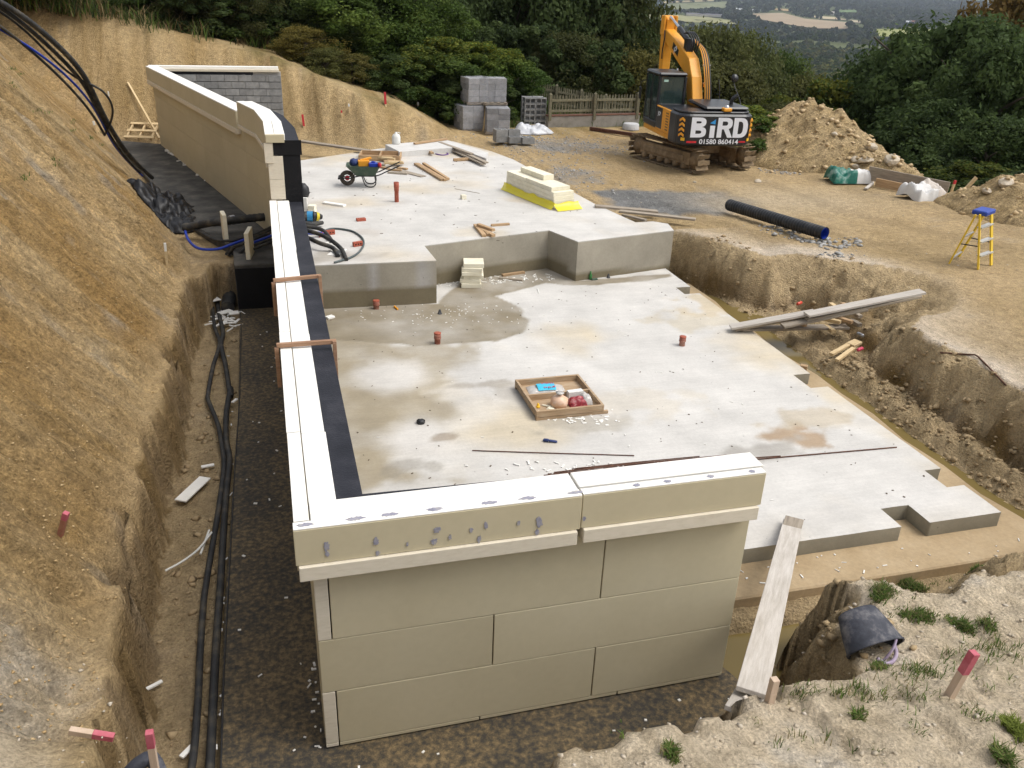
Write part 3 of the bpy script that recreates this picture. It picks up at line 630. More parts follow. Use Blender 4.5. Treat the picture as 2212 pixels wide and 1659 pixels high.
for z0, z1 in ((.71, 1.1), (1.104, 1.7), (1.704, 2.3), (2.304, 2.86)):
    for P, n in ((W2[:2], 1), (W2[1:3], 1), (W2[2:], 1), (W3, 5)):
        for i in range(n):
            a = Vector(P[0]).lerp(Vector(P[1]), i/n); b = Vector(P[0]).lerp(Vector(P[1]), (i+1)/n); d = (b-a).normalized()*.003
            F(MB().prism(strip([tuple(a+d), tuple(b-d)], 0, .115), z0, z1), 'panel', foam_face)
F(MB().prism(strip(W2, -.11, .06), 2.93, 3.42), 'coping_board', foam_face); F(MB().prism(strip(W2, -.105, .055), 3.422, 3.434), 'coping_cap', foam_white, .002)
F(MB().prism(strip(W2, .065, .245), 3.30, 3.425), 'top_board', foam_white); F(MB().prism(strip(W2, -.13, -.02), 2.84, 2.925), 'coping_strip', foam_edge)
W3b = [(-.55, 21.5), (-3.5, 31.6)]
for i in range(3):
    a = Vector(W3b[0]).lerp(Vector(W3b[1]), i/3+.001); b = Vector(W3b[0]).lerp(Vector(W3b[1]), (i+1)/3-.001); s = [tuple(a), tuple(b)]
    F(MB().prism(strip(s, -.11, .0), 2.78, 3.17), 'coping_board', foam_face); F(MB().prism(strip(s, -.105, .26), 3.172, 3.20), 'top_board', foam_white); F(MB().prism(strip(s, -.13, -.02), 2.66, 2.776), 'coping_strip', foam_edge)
# cut end of the wall facing the camera: black coated core, foam edges, cream boards
F(MB().box(.255, .565, 16.672, 16.70, 2.172, 3.06), 'end_face', tar_face, 0); F(MB().box(.09, .60, 16.66, 16.695, 3.065, 3.33), 'end_face', tar_face, 0)
for z0, z1, x0, x1 in ((2.25, 2.62, -.02, .25), (2.624, 3.05, -.02, .25), (2.93, 3.29, -.07, .085)):
    F(MB().box(x0, x1, 16.64 if x1 > .1 else 16.62, 16.668, z0, z1), 'end_board', foam_edge)
F(MB().box(-.03, .30, 16.60, 16.69, 3.30, 3.44), 'end_board', foam_face)
# blockwork return at the far end
bx0, bx1, by = -3.3, .62, 31.75
F(MB().box(bx0, bx1, by+.012, by+.30, .5, 3.02), 'block_backing', M('mortar', [(.16, .16, .155), (.22, .22, .21)], 9, .95, .2, 40))
blk = MB().box(-.215, .215, -.1, .012, -.1025, .1025).mesh('block', blockwork, .006)
for r in range(9):
    z = .92+r*.225-.0
    if z > 2.75: break
    x = bx0+(.11 if r % 2 else -.11)
    while x < bx1-.5:
        o = link('block', blk, fw); o.location = Vector((x+.22, by+.006+random.uniform(-.004, .004), z+.11))-Vector(fw.location); x += .44
for r in range(9):
    z = .92+r*.225
    if z > 2.75: break
    o = link('block', blk, fw); o.location = Vector((bx1-.20, by-.004, z+.11))-Vector(fw.location); o.scale = (.9, 1, 1)
rend = M('render_band', [(.36, .34, .31), (.42, .40, .37)], 3, .9, .2, 40)
F(MB().box(bx0, bx1, by-.02, by+.2, 2.80, 3.03), 'lintel_band', rend)
ragged = [(bx0, 3.02)]+[(bx0+(bx1-bx0-.9)*k/22, 2.86+.09*random.random()) for k in range(23)]+[(bx1-.9, 3.02)]
F(MB().prism([(p[0], p[1]) for p in ragged], 0, .004, Matrix.Translation((0, by-.021, 0)) @ Matrix.Rotation(rad(90), 4, 'X')), 'black_paint', tar, 0)
F(MB().box(bx0-.25, bx1-.05, by-.12, by+.22, 3.035, 3.11), 'coping_board', foam_edge); F(MB().box(bx0-.25, bx1-.07, by-.02, by+.26, 3.112, 3.19), 'top_board', foam_white)
# ================================================================== things on the site
_T = np.concatenate([np.arange(2, 12, .25), np.arange(12, 60, .5), 60*1.03**np.arange(0, 160)])
def on_ground(px, py, lift=0.0):
    """where the line of sight first meets the ground"""
    d = ray(px, py); d = d/np.linalg.norm(d); T = _T
    for k in range(3):
        P = CAM+T[:, None]*d; below = P[:, 2] < height(P[:, 0], P[:, 1], False)
        i = int(np.argmax(below)) if below.any() else len(T)-1
        if k < 2: T = np.linspace(T[max(i-1, 0)], T[i], 12)
    return Vector((P[i, 0], P[i, 1], P[i, 2]+lift))
def orient(o, a, b, roll=0.0):
    a = Vector(a); b = Vector(b); x = (b-a).normalized(); z = Vector((0, 0, 1)); y = z.cross(x)
    if y.length < .05: y = Vector((0, 1, 0))
    y.normalize(); z = x.cross(y); R = Matrix((x, y, z)).transposed()
    if roll: R = R @ Matrix.Rotation(roll, 3, 'X')
    o.matrix_basis = Matrix.Translation(a) @ R.to_4x4(); return o
def length(name, label, cat, a, b, w, h, mat, group=None, roll=0.0, bev=.004):
    """a straight piece: local x runs a -> b, lies on the points given (its underside)"""
    L_ = (Vector(b)-Vector(a)).length
    o = MB().box(0, L_, -w/2, w/2, 0, h).build(name, mat, None, bev); orient(o, a, b, roll); return tag(o, label, cat, group)
def rod(name, label, cat, pts, r, mat, group=None, n=8, smooth=0, ribs=0.0):
    pts = [Vector(p) for p in pts]
    if smooth: pts = smooth_path(pts, smooth)
    o0 = pts[0].copy(); q = [p-o0 for p in pts]; rr = r
    if ribs:
        out = [q[0]]; 
        for i in range(len(q)-1):
            m = max(1, int((q[i+1]-q[i]).length/ribs)); out += [q[i].lerp(q[i+1], (k+1)/m) for k in range(m)]
        q = out; rr = [r*(1.0 if i % 2 else .90) for i in range(len(q))]
    o = MB().tube(q, rr, n).build(name, mat); o.location = o0; return tag(o, label, cat, group)
def stake(px, py, top, label, mat2=None, w=.04, base=None, h=None, paint=.35, body=None):
    b = base or on_ground(px, py); d = (Vector(b)-Vector(CAM)).length
    if h is None: h = max(.2, (py-top[1])*d/FPX/.93)
    hor = (top[0]-px)*d/FPX
    r = empty('marker_stake', b, 0, label, 'stake', 'setting-out stakes')
    t = Vector((hor*.93, -hor*.35, h)); body = body or pine
    o = MB().bar(-t.normalized()*.12, t*(1-paint), w, w).build('post', body, r, .002)
    if mat2: MB().bar(t*(1-paint)+t.normalized()*.001, t, w+.002, w+.002).build('painted_tip', mat2, r, .002)
    else: MB().bar(t*(1-paint)+t.normalized()*.001, t, w, w).build('tip', body, r, .002)
    return r
pink = M('pink_paint', [(.40, .07, .10), (.50, .15, .18)], 15, .7, .1, 40)
red_p = M('red_paint', [(.50, .03, .04), (.58, .05, .06)], 15, .7, .1, 40)
white_p = M('white_paint', [(.66, .66, .62), (.74, .73, .69)], 15, .7, .1, 40)
pinkwood = M('raw_pinkish_pine', [(.48, .36, .26), (.58, .45, .34)], 26, .8, .2, 40, stretch=(1, 1, .1))
G = on_ground

# ---- cables on the slope and in the trench
def zp(pts, ox, oy): return [(ox+.28*x, oy+.28*y) for x, y in pts]
def on_left(px, py, lift):
    """line of sight against the plane of the left cut, or the footing level at its bottom"""
    d = ray(px, py); d = d/np.linalg.norm(d); T = np.arange(6, 40, .02); P = CAM+T[:, None]*d
    xf_ = np.interp(P[:, 1], [0, 17, 18.5, 21.5, 26, 32, 40], [-1.66, -1.68, -1.8, -2.45, -3.5, -5.1, -7.5])
    gap = P[:, 2]-np.maximum(.55+1.16*np.maximum(xf_-P[:, 0], 0), .74); gap[P[:, 1] > np.interp(py, [0, 150, 300, 420], [19, 21, 23, 27])] = 9
    i = int(np.argmax(gap < 0)) if (gap < 0).any() else int(np.argmin(gap)); return Vector((P[i, 0], P[i, 1], P[i, 2]+lift))
def gpath(pts, lift): return [on_left(x, y, lift) for x, y in pts]
def relax(P, n=2):
    for _ in range(n): P = [P[0]]+[(P[i-1]+P[i]*2+P[i+1])/4 for i in range(1, len(P)-1)]+[P[-1]]
    return P
cab_main = zp([(-80, 10), (0, 60), (150, 130), (300, 250), (430, 370), (560, 490), (640, 580), (700, 690), (745, 800), (790, 900), (850, 1010), (920, 1130), (1000, 1240), (1100, 1330), (1180, 1400)], 0, 0)
rod('corrugated_duct', 'thick black ribbed duct sweeping down the earth slope to the footing', 'duct', relax(gpath(cab_main, .10)), .06, dusty_pl, 'services on the slope', 10, 3, .05)
rod('corrugated_duct', 'second black duct lying just below the thickest one on the slope', 'duct', relax(gpath(zp([(-80, 30), (0, 85), (130, 160), (270, 280), (400, 400), (520, 520), (620, 620), (690, 720), (735, 830), (775, 930), (830, 1040), (900, 1160), (980, 1270), (1080, 1350)], 0, 0), .07)), .045, dusty_pl, 'services on the slope', 9, 3, .05)
rod('hose', 'thin black hose with a wide sideways loop halfway down the slope', 'hose', relax(gpath(zp([(-60, 70), (0, 110), (120, 190), (240, 290), (370, 430), (470, 530), (560, 600), (640, 650), (720, 675), (800, 710), (855, 790), (880, 860), (870, 930), (840, 1000), (815, 1050)], 0, 0), .05), 1), .025, dusty_pl, 'services on the slope', 8, 4)
rod('water_pipe', 'bright blue water pipe curving down the earth slope beside black ducts', 'pipe', relax(gpath(zp([(-60, 210), (0, 245), (100, 300), (250, 390), (400, 500), (520, 600), (640, 720), (740, 850), (790, 950), (820, 1040), (870, 1130), (950, 1230), (1040, 1310), (1100, 1370)], 0, 0), .05)), .026, blue_pl, 'services on the slope', 8, 4)
rod('hose', 'black hose lying lowest on the slope under the blue pipe', 'hose', relax(gpath(zp([(-60, 180), (0, 215), (150, 330), (300, 460), (450, 590), (560, 710), (680, 840), (760, 950), (810, 1060)], 0, 0), .05)), .03, dusty_pl, 'services on the slope', 8, 4)
zt = -.27
def tr(pts, z=zt): return [at(x, y, z) for x, y in pts]
left_p = zp([(1690, 570), (1650, 700), (1640, 900), (1655, 1100), (1695, 1225), (1645, 1400), (1605, 1620)], 0, 398)+zp([(1612, 260), (1680, 430), (1712, 600), (1728, 750), (1700, 1000), (1660, 1250), (1600, 1600)], 0, 796)[0:]+zp([(1570, 400), (1543, 800), (1530, 1100), (1500, 1500), (1475, 1680), (1440, 1900)], 0, 1194)
right_p = zp([(1700, 560), (1668, 660), (1665, 800), (1690, 1000), (1722, 1150), (1705, 1235), (1740, 1400), (1778, 1640)], 0, 398)+zp([(1782, 150), (1748, 330), (1745, 550), (1772, 700), (1752, 900), (1735, 1100), (1705, 1590)], 0, 796)+zp([(1690, 400), (1662, 800), (1642, 1200), (1618, 1680), (1600, 1900)], 0, 1194)
rod('black_pipe', 'long black pipe along the trench floor, the one farther from the wall', 'pipe', [at(490, 548, .55), at(483, 560, .2)]+tr(left_p[1:], zt), .037, dusty_pl, 'pipes along the trench', 9, 3)
rod('black_pipe', 'long black pipe along the trench floor, the one nearer the footing', 'pipe', [at(497, 548, .6), at(488, 562, .25)]+tr(right_p[1:], zt+.012), .043, dusty_pl, 'pipes along the trench', 9, 3)
rod('edge_tape', 'thin dark tape along the edge of the footing in the trench', 'tape', [at(x, y, -.243) for x, y in ((521, 700), (518, 850), (508, 1000), (500, 1150), (492, 1300), (484, 1450), (476, 1700))], .008, black_pl, None, 5, 2)

# foam plates pierced by ducts, between the slope and the wall
def plate(pc, sx, sy, sz, rz, label, tilt=0):
    o = MB().box(-sx/2, sx/2, -sy/2, sy/2, 0, sz).build('insulation_plate', cream, None, .006); o.location = pc; o.rotation_euler = (tilt, 0, rz); return tag(o, label, 'insulation board')
pl1 = at(488, 520, .70); pl2 = at(541, 553, .70)
plate(pl1, .09, .42, .62, rad(8), 'upright cream foam plate around the thick black duct, farther from the wall')
plate(pl2, .09, .55, .56, rad(-8), 'upright cream foam plate with a cluster of pipes passing through it', 0)
zd = 1.02
rod('corrugated_duct', 'thick black ribbed duct passing through a foam plate into the wall', 'duct', [at(395, 492, .80), at(425, 487, .86), at(455, 481, .98), at(488, 478, zd), at(535, 472, zd), at(600, 466, zd)], .095, dusty_pl, None, 12, 4, .05)
tapem = M('grey_tape', [(.35, .36, .38), (.5, .5, .52)], 8, .5)
rod('tape_band', 'grey tape wrapped around the thick duct beside the foam plate', 'tape', [at(497, 475.5, zd), at(506, 474, zd)], .103, tapem, None, 12)
for k, (ya, yb) in enumerate(((508, 482), (512, 488), (517, 495), (524, 503), (530, 509), (538, 516))):
    m = blue_pl if k == 3 else dusty_pl
    a = at(548, ya, .95-.03*k); b = at(604, yb, .98-.03*k)
    rod('service_pipe', 'blue pipe among the six running from foam plate to wall' if k == 3 else 'small black pipe running from the pierced foam plate to the wall', 'pipe', [a, b], .03, m, 'pipes from foam plate to wall', 8)
for k, pts in enumerate(([(540, 520, .9), (520, 528, .85), (505, 535, .75), (495, 548, .6)], [(540, 528, .86), (520, 545, .72), (508, 560, .5), (500, 575, .2)], [(536, 510, .95), (500, 520, .8), (465, 518, .76), (430, 500, .76), (402, 490, .78)])):
    rod('hose', ('black hose bending from the pierced plate down into the trench, upper one', 'black hose bending from the pierced plate down into the trench, lower one', 'black hose looping from the plate back to the plastic sheet')[k], 'hose', [at(*p) for p in pts], .035, dusty_pl, None, 8, 4)
rod('water_pipe', 'blue pipe sagging between the black plastic sheet and the pierced plate', 'pipe', [at(*p) for p in ((400, 500, .76), (408, 520, .74), (430, 537, .72), (470, 538, .72), (505, 526, .78), (540, 514, .92))], .03, blue_pl, None, 8, 4)
# same services inside, on the raised slab
I = lambda pts: [at(x, y, z) for x, y, z in pts]
tape_b = M('blue_tape', [(.03, .20, .42), (.05, .30, .55)], 9, .5); tape_y = M('yellow_label', [(.62, .48, .03), (.7, .56, .05)], 9, .6)
td = empty('taped_duct', at(655, 475, 1.0), 0, 'black duct end wrapped in blue tape with yellow label inside the wall', 'duct')
def T(mb, name, mat): o = mb.build(name, mat, td); o.location = -Vector(td.location); return o
T(MB().tube(I([(640, 468, 1.06), (664, 467, 1.05)]), .11, 12), 'duct', dusty_pl); T(MB().tube(I([(664, 467, 1.05), (676, 467, 1.05)]), .115, 12), 'tape', tape_b)
T(MB().tube(I([(676, 467, 1.05), (684, 467.5, 1.04), (696, 468.5, 1.02)]), [.112, .10, .05], 12), 'duct_end', black_pl); T(MB().tube(I([(683, 467.5, 1.045), (689, 468, 1.035)]), [.105, .088], 12), 'label', tape_y)
hoses = [([(650, 480, 1.1), (675, 485, 1.05), (696, 481, 1.0)], 'short black pipe stub with blue tape beside the wall'), ([(655, 488, 1.1), (690, 494, 1.05), (705, 505, 1.0), (717, 521, .96)], 'black pipe stub bending past the red bricks'),
         ([(660, 497, 1.15), (700, 510, 1.1), (735, 535, 1.0), (748, 561, .95)], 'longest black pipe end drooping onto the raised slab'), ([(662, 512, 1.1), (690, 525, 1.08), (720, 536, 1.0), (730, 553, .95)], 'black pipe end drooping beside the longest one')]
for pts, lab in hoses: rod('service_pipe', lab, 'pipe', I(pts), .045, dusty_pl, 'pipe ends inside the wall', 9, 4)
rod('service_pipe', 'blue pipe end poking out beside the red bricks', 'pipe', I([(662, 503, 1.05), (690, 504, 1.0), (700, 507, .98)]), .04, blue_pl, 'pipe ends inside the wall', 8, 3)
rod('hose', 'thin grey green hose looping in a circle on the raised slab', 'hose', I([(700, 499, .98), (715, 494, .945), (740, 495, .945), (765, 501, .945), (783, 515, .945), (785, 530, .945), (775, 545, .945), (758, 556, .945), (735, 563, .95), (722, 567, .945)]), .022, M('grey_hose', [(.06, .075, .075), (.10, .12, .12)], 8, .5), None, 8, 5)

# ---- crumpled black plastic sheet
def sheet_heap(name, label, cat, c, rx, ry, hgt, mat, seed, rz=0, n=34, fold=5.0):
    u = np.linspace(-1, 1, n); U, V = np.meshgrid(u, u)
    r = np.hypot(U, V); s = np.where(r > 0, np.maximum(np.abs(U), np.abs(V))/np.maximum(r, 1e-6), 1); U = U*s; V = V*s
    rim = 1+.35*fbm(np.arctan2(V, U)*1.3+9, U*0, seed, 3); X = U*rx*rim; Y = V*ry*rim; q = np.hypot(U, V)
    rd = np.abs(fbm(U*fold*.5+seed, V*fold*.5, seed, 4)); Z = hgt*(1-q**2)*(.35+2.4*np.abs(fbm(U*1.6, V*1.6, seed+3, 2)))+(.5-rd*2.2)*hgt*.45*(1-q**6)
    X = X+fbm(U*fold, V*fold, seed+5, 3)*rx*.16; Y = Y+fbm(U*fold, V*fold, seed+6, 3)*ry*.16
    cs, sn = math.cos(rz), math.sin(rz); WX = c[0]+X*cs-Y*sn; WY = c[1]+X*sn+Y*cs
    gh = height(WX.ravel(), WY.ravel(), False).reshape(WX.shape); gh = np.maximum(gh, c[2]-.35)
    P = np.stack([WX-c[0], WY-c[1], gh+.02+np.maximum(Z, 0)-c[2]], -1).reshape(-1, 3)
    ID = np.arange(n*n).reshape(n, n); Fq = np.stack([ID[:-1, :-1], ID[:-1, 1:], ID[1:, 1:], ID[1:, :-1]], -1).reshape(-1, 4)
    me = np_mesh(name, P, Fq, mat, True); o = link(name, me); o.location = c
    sol = o.modifiers.new('thickness', 'SOLIDIFY'); sol.thickness = .012; sol.offset = 1
    return tag(o, label, cat)
shiny = M('black_sheeting', [(.010, .010, .011), (.018, .018, .020)], 4, .42, .25, 18, spec=.35)
p = at(350, 425, .95); sheet_heap('plastic_sheet', 'crumpled black plastic sheet lying at the foot of the earth slope', 'plastic sheet', (p.x, p.y, .72), .75, 1.35, .62, shiny, 15, rad(18), 46, 5)
p = at(385, 470, .72); sheet_heap('plastic_sheet', 'small black plastic heap between the big sheet and the ducts', 'plastic sheet', (p.x, p.y, .70), .5, .8, .38, shiny, 27, rad(10), 26, 5)
rod('corrugated_duct', 'black duct end lying in the trench beside the footing step', 'duct', [at(490, 605, -.1), at(496, 630, -.15), at(492, 665, -.2)], .14, dusty_pl, None, 12, 3, .05)

# ---- pallet and prop at the far end
pr = empty('wooden_grid_pallet', at(300, 303, .72), rad(-18), 'pale wooden pallet with three cross boards leaning on the back slope', 'pallet'); pr.rotation_euler = (rad(24), 0, rad(-14))
for x in (-.42, 0, .42): MB().box(x-.03, x+.03, 0, .95, 0, .08).build('rail', pine, pr, .004)
for y in (.06, .45, .88): MB().box(-.5, .5, y-.06, y+.06, .082, .105).build('cross_board', pine, pr, .004)
length('timber_prop', 'long thin pale timber leaning against the back earth slope', 'timber', at(344, 300, .75), G(276, 182, .05), .07, .05, pine)

# ---- stakes
stake(130, 1155, (152, 1107), 'stake with bright pink tip standing on the near earth slope', pink, .05, paint=.30, body=M('muddy_pink_wood', [(.30, .10, .07), (.36, .2, .12)], 20))
stake(345, 1720, (349, 1570), 'tall pink-topped stake in front at the bottom left edge', pink, .045, base=at(345, 1720, 1.2), paint=.22, body=pinkwood)
fs = empty('marker_stake', at(160, 1590, 1.35), 0, 'pink-tipped stake lying flat on the near bank at bottom left', 'stake', 'setting-out stakes')
A_, B_ = at(150, 1578, 1.30), at(246, 1593, 1.22); o_ = Vector(fs.location)
MB().bar(A_-o_, A_.lerp(B_, .52)-o_, .045, .045).build('post', pinkwood, fs, .002); MB().bar(A_.lerp(B_, .525)-o_, B_-o_, .047, .047).build('painted_tip', pink, fs, .002)
stake(361, 575, (363, 531), 'pale stake with red mark standing alone on the middle of the slope', white_p, .04)
stake(208, 287, (206, 267), 'short white stake beside the ducts on the slope', white_p, .06); stake(239, 226, (238, 204), 'small white stake near the hose loop', white_p, .04)
stake(657, 275, (655, 252), 'bright red stake at the foot of the back slope', red_p, .07, paint=.9); stake(833, 228, (832, 204), 'bright red stake high on the back slope', red_p, .07, paint=.9)
stake(739, 253, (738, 241), 'short red and white stake on the back slope', red_p, .05); stake(755, 241, (754, 227), 'white stake beside the short red and white one', white_p, .05)
stake(903, 237, (903, 223), 'left white stake of the pair near the slope edge', white_p, .06); stake(918, 242, (918, 226), 'right white stake of the pair near the slope edge', white_p, .06)
stake(1001, 280, (1000, 260), 'white and red stake leaning beside the block packs', red_p, .05)

# ---- wheelbarrow
def tub_loft(prof):   # list of (z, x0, x1, halfwidth front, halfwidth back)
    vs = []; fs = []
    for z, x0, x1, w0, w1 in prof: vs += [(x0, -w0, z), (x1, -w1, z), (x1, w1, z), (x0, w0, z)]
    for i in range(len(prof)-1):
        for k in range(4): a = i*4+k; b = i*4+(k+1) % 4; fs.append((a, b, b+4, a+4))
    return vs, fs
wb = empty('wheelbarrow', at(793, 401, .93), rad(-8), 'green wheelbarrow loaded with orange and blue tools on the raised slab', 'wheelbarrow')
green_m = M('green_paint', [(.035, .065, .045), (.06, .095, .065), (.12, .13, .09)], 7, .6, .15, 40); steel_d = M('dark_steel', [(.02, .02, .021), (.05, .047, .043)], 9, .55, .1, 40, metal=.4)
vs, fs = tub_loft([(.30, -.28, .22, .18, .22), (.56, -.52, .36, .28, .33), (.57, -.54, .38, .30, .35), (.55, -.50, .34, .265, .315), (.32, -.27, .2, .165, .2)]); fs.append((16, 17, 18, 19)); fs.append((3, 2, 1, 0))
MB().add(vs, fs).build('tub', green_m, wb, .006)
wh = MB().lathe([(.10, -.045), (.17, -.05), (.2, -.03), (.205, 0), (.2, .03), (.17, .05), (.10, .045)], 18, Matrix.Translation((-.52, 0, .205)) @ Matrix.Rotation(rad(90), 4, 'X')).build('wheel', M('tyre', [(.05, .042, .035), (.11, .09, .07)], 8, .9), wb)
MB().lathe([(.0, -.048), (.06, -.048), (.06, .048), (.0, .048)], 14, Matrix.Translation((-.52, 0, .205)) @ Matrix.Rotation(rad(90), 4, 'X')).build('rim', red_p, wh)
for s in (-1, 1):
    MB().tube(smooth_path([(-.72, s*.06, .22), (-.45, s*.13, .22), (-.2, s*.17, .29), (.25, s*.22, .31), (.55, s*.25, .44), (.9, s*.26, .60)], 4), .017, 7).build('handle', steel_d, wb)
    MB().tube(smooth_path([(-.12, s*.2, .29), (-.05, s*.21, .08), (.03, s*.21, .018), (.16, s*.21, .018), (.24, s*.22, .1), (.22, s*.22, .30)], 4), .016, 7).build('leg', steel_d, wb)
MB().box(-.76, -.70, -.2, .2, .2, .24).build('front_bar', steel_d, wb, .004)
orange_m = M('orange_plastic', [(.72, .28, .02), (.80, .36, .03)], 6, .5, .05); navy = M('navy', [(.02, .035, .10), (.03, .05, .16)], 6, .6)
ts = lambda name, lab, loc, mbf, mat, cat='tool': tag(place(mbf, name, mat, loc), lab, cat)
def place(mb, name, mat, loc, rz=0, bev=.01):
    o = mb.build(name, mat, None, bev); o.location = loc; o.rotation_euler = (0, 0, rz); return o
B0 = Vector(wb.location)
ts('power_tool', 'orange power tool lying in the wheelbarrow', B0+Vector((-.06, .02, .53)), MB().box(-.16, .14, -.10, .10, 0, .15).bar((-.1, 0, .14), (.2, .05, .2), .08, .06), orange_m)
ts('tool_box', 'blue case lying in the wheelbarrow beside the handles', B0+Vector((.17, -.1, .53)), MB().box(-.12, .12, -.1, .1, 0, .1).box(-.05, .05, -.02, .02, .1, .14), blue_pl, 'case')
ts('dark_bundle', 'dark blue bundle at the front of the wheelbarrow', B0+Vector((-.33, .05, .54)), MB().lathe([(0, 0), (.10, 0), (.12, .08), (.09, .16), (.02, .19)], 10).lathe([(0, .05), (.07, .05), (.08, .12), (0, .16)], 8, Matrix.Translation((.1, .1, 0))), navy, 'bundle')
ts('red_tin', 'red tin hanging at the back of the wheelbarrow', B0+Vector((.33, -.22, .53)), MB().lathe([(0, 0), (.05, 0), (.05, .11), (.04, .115), (0, .115)], 12), red_p, 'tin')

# ---- drain pipes standing out of the slabs
capm = M('muddy_terracotta', [(.25, .075, .045), (.33, .13, .09), (.40, .26, .19)], 8, .7, .2, 40)
def drain(px, py, z, h, r, label, cap=True):
    e = empty('drain_pipe', at(px, py, z), 0, label, 'pipe', 'drain pipes standing in the slabs')
    MB().lathe([(r, -.05), (r, h*.55), (r*1.13, h*.56), (r*1.13, h), (r*.95, h), (r*.95, h*.6)], 18).build('pipe', capm if cap else terra, e)
    if cap: MB().lathe([(0, h*.97), (r*1.1, h*.97), (r*1.2, h*.98), (r*1.2, h*1.08), (r*.9, h*1.1), (0, h*1.1)], 18).build('cap', terra, e); MB().lathe([(r*1.16, h*.5), (r*1.2, h*.54), (r*1.2, h*.62), (r*1.14, h*.66)], 18).build('collar', capm, e)
    else: MB().lathe([(r*1.0, h*.9), (0, h*.9)], 18).build('opening', black_pl, e); MB().lathe([(r*1.1, h*.72), (r*1.2, h*.75), (r*1.2, h*1.0), (r*1.02, h*1.0)], 18).build('collar', terra, e)
drain(857, 436, .92, .50, .055, 'tall open terracotta pipe standing on the raised slab', False)
drain(813, 667, 0, .17, .058, 'capped terracotta pipe beside the raised slab front'); drain(945, 742, 0, .20, .056, 'muddy capped terracotta pipe on the wet stain'); drain(1473, 746, 0, .17, .055, 'capped terracotta pipe alone on the pale lower slab')

# ---- bricks
bm_ = MB()
bm_.box(-.1075, .1075, -.051, .051, 0, .065); bmesh_brick = bm_.mesh('brick', brick_m, .004)
holes = M('brick_hole', [(.02, .008, .006), (.03, .012, .01)], 9)
def brick(px, py, z, rz, label, stand=0):
    e = empty('brick', at(px, py, z), rad(rz), label, 'brick', 'loose red bricks on the raised slab'); o = link('body', bmesh_brick, e)
    if stand: o.rotation_euler = (rad(90), 0, 0); o.location = (0, .0, .051)
    for x in (-.06, 0, .06):
        h = MB().lathe([(.018, 0), (0, 0)], 10, Matrix.Translation((x, 0, .0655))).build('hole', holes, e)
        if stand: h.rotation_euler = (rad(90), 0, 0); h.location = (0, 0, .051)
brick(780, 477, .92, 12, 'red brick lying alone near the white offcut'); brick(699, 511, .92, 5, 'left red brick of the pair beside pipe ends', 1); brick(712, 506, .92, 14, 'right red brick of the pair beside pipe ends', 1); brick(771, 531, .92, 24, 'red holed brick standing inside the hose loop', 1)

# ---- foam offcuts on the raised slab
def slabpiece(name, label, p, sx, sy, sz, rz, mat=None, cat='foam offcut', group=None):
    return tag(place(MB().box(-sx/2, sx/2, -sy/2, sy/2, 0, sz), name, mat or foam_white, p, rad(rz), .005), label, cat, group)
slabpiece('foam_offcut', 'flat white foam strip lying on the raised slab', at(722, 443, .92), .62, .14, .05, -38)
slabpiece('foam_offcut', 'cream foam block standing beside the black wall end', at(675, 461, .92), .16, .18, .20, -20, cream); slabpiece('foam_offcut', 'tall white foam strip propped against the black wall end', at(661, 459, .92), .09, .05, .36, -15)
slabpiece('foam_offcut', 'small cream foam cube alone on the raised slab', at(1001, 430, .92), .13, .12, .11, 10, cream)
slabpiece('foam_offcut', 'thin white foam sheet under the drooping pipe ends', at(728, 545, .92), .25, .5, .012, -25); slabpiece('foam_offcut', 'tiny white foam chip between pipe end and wall', at(706, 526, .92), .1, .05, .03, 40)
slabpiece('foam_offcut', 'white foam scrap at the foot of the wall near the clamps', at(713, 687, 0), .16, .12, .04, 30)
blob_t = MB().lathe([(0, 0), (.11, 0), (.15, .1), (.13, .24), (.05, .34), (0, .35)], 12); tag(place(blob_t, 'black_bag', black_pl, at(657, 425, .92), 0, 0), 'rounded black bag tucked behind the black wall end', 'bag')

# ---- insulation stacks
ins = at(1097, 412, .92); 
stk = empty('insulation_stack', at(1160, 425, .93), 0, 'stack of long cream insulation boards in torn yellow wrapping', 'insulation boards')
a = at(1092, 409, .93); b = at(1196, 452, .93); d = (b-a); d.z = 0; ang = math.atan2(d.y, d.x); Ls = d.length
stk.location = a.lerp(b, .5); stk.rotation_euler = (0, 0, ang); Wd = .62
for k in range(4): MB().box(-Ls/2+.01*k, Ls/2-.015*k, random.uniform(0, .012), Wd, .012+.1*k, .108+.1*k).build('board', cream, stk, .005)
MB().box(-Ls/2+.04, -Ls/2+Ls*.40, 0, Wd-.02, .412, .508).build('board', cream, stk, .005); MB().box(-Ls/2+Ls*.405, Ls/2-.18, .02, Wd-.03, .412, .508).build('board', cream, stk, .005)
MB().box(-Ls/2+Ls*.12, Ls/2-Ls*.40, Wd*.45, Wd-.02, .51, .64).build('board', cream, stk, .005)
ym, t_, b_ = nt('yellow_film'); b_.inputs['Base Color'].default_value = (.78, .66, .02, 1); b_.inputs['Roughness'].default_value = .35; b_.inputs['Alpha'].default_value = .86
n_ = t_.nodes.new('ShaderNodeTexNoise'); n_.inputs['Scale'].default_value = 9; bp_ = t_.nodes.new('ShaderNodeBump'); bp_.inputs['Strength'].default_value = .6; t_.links.new(n_.outputs['Fac'], bp_.inputs['Height']); t_.links.new(bp_.outputs[0], b_.inputs['Normal'])
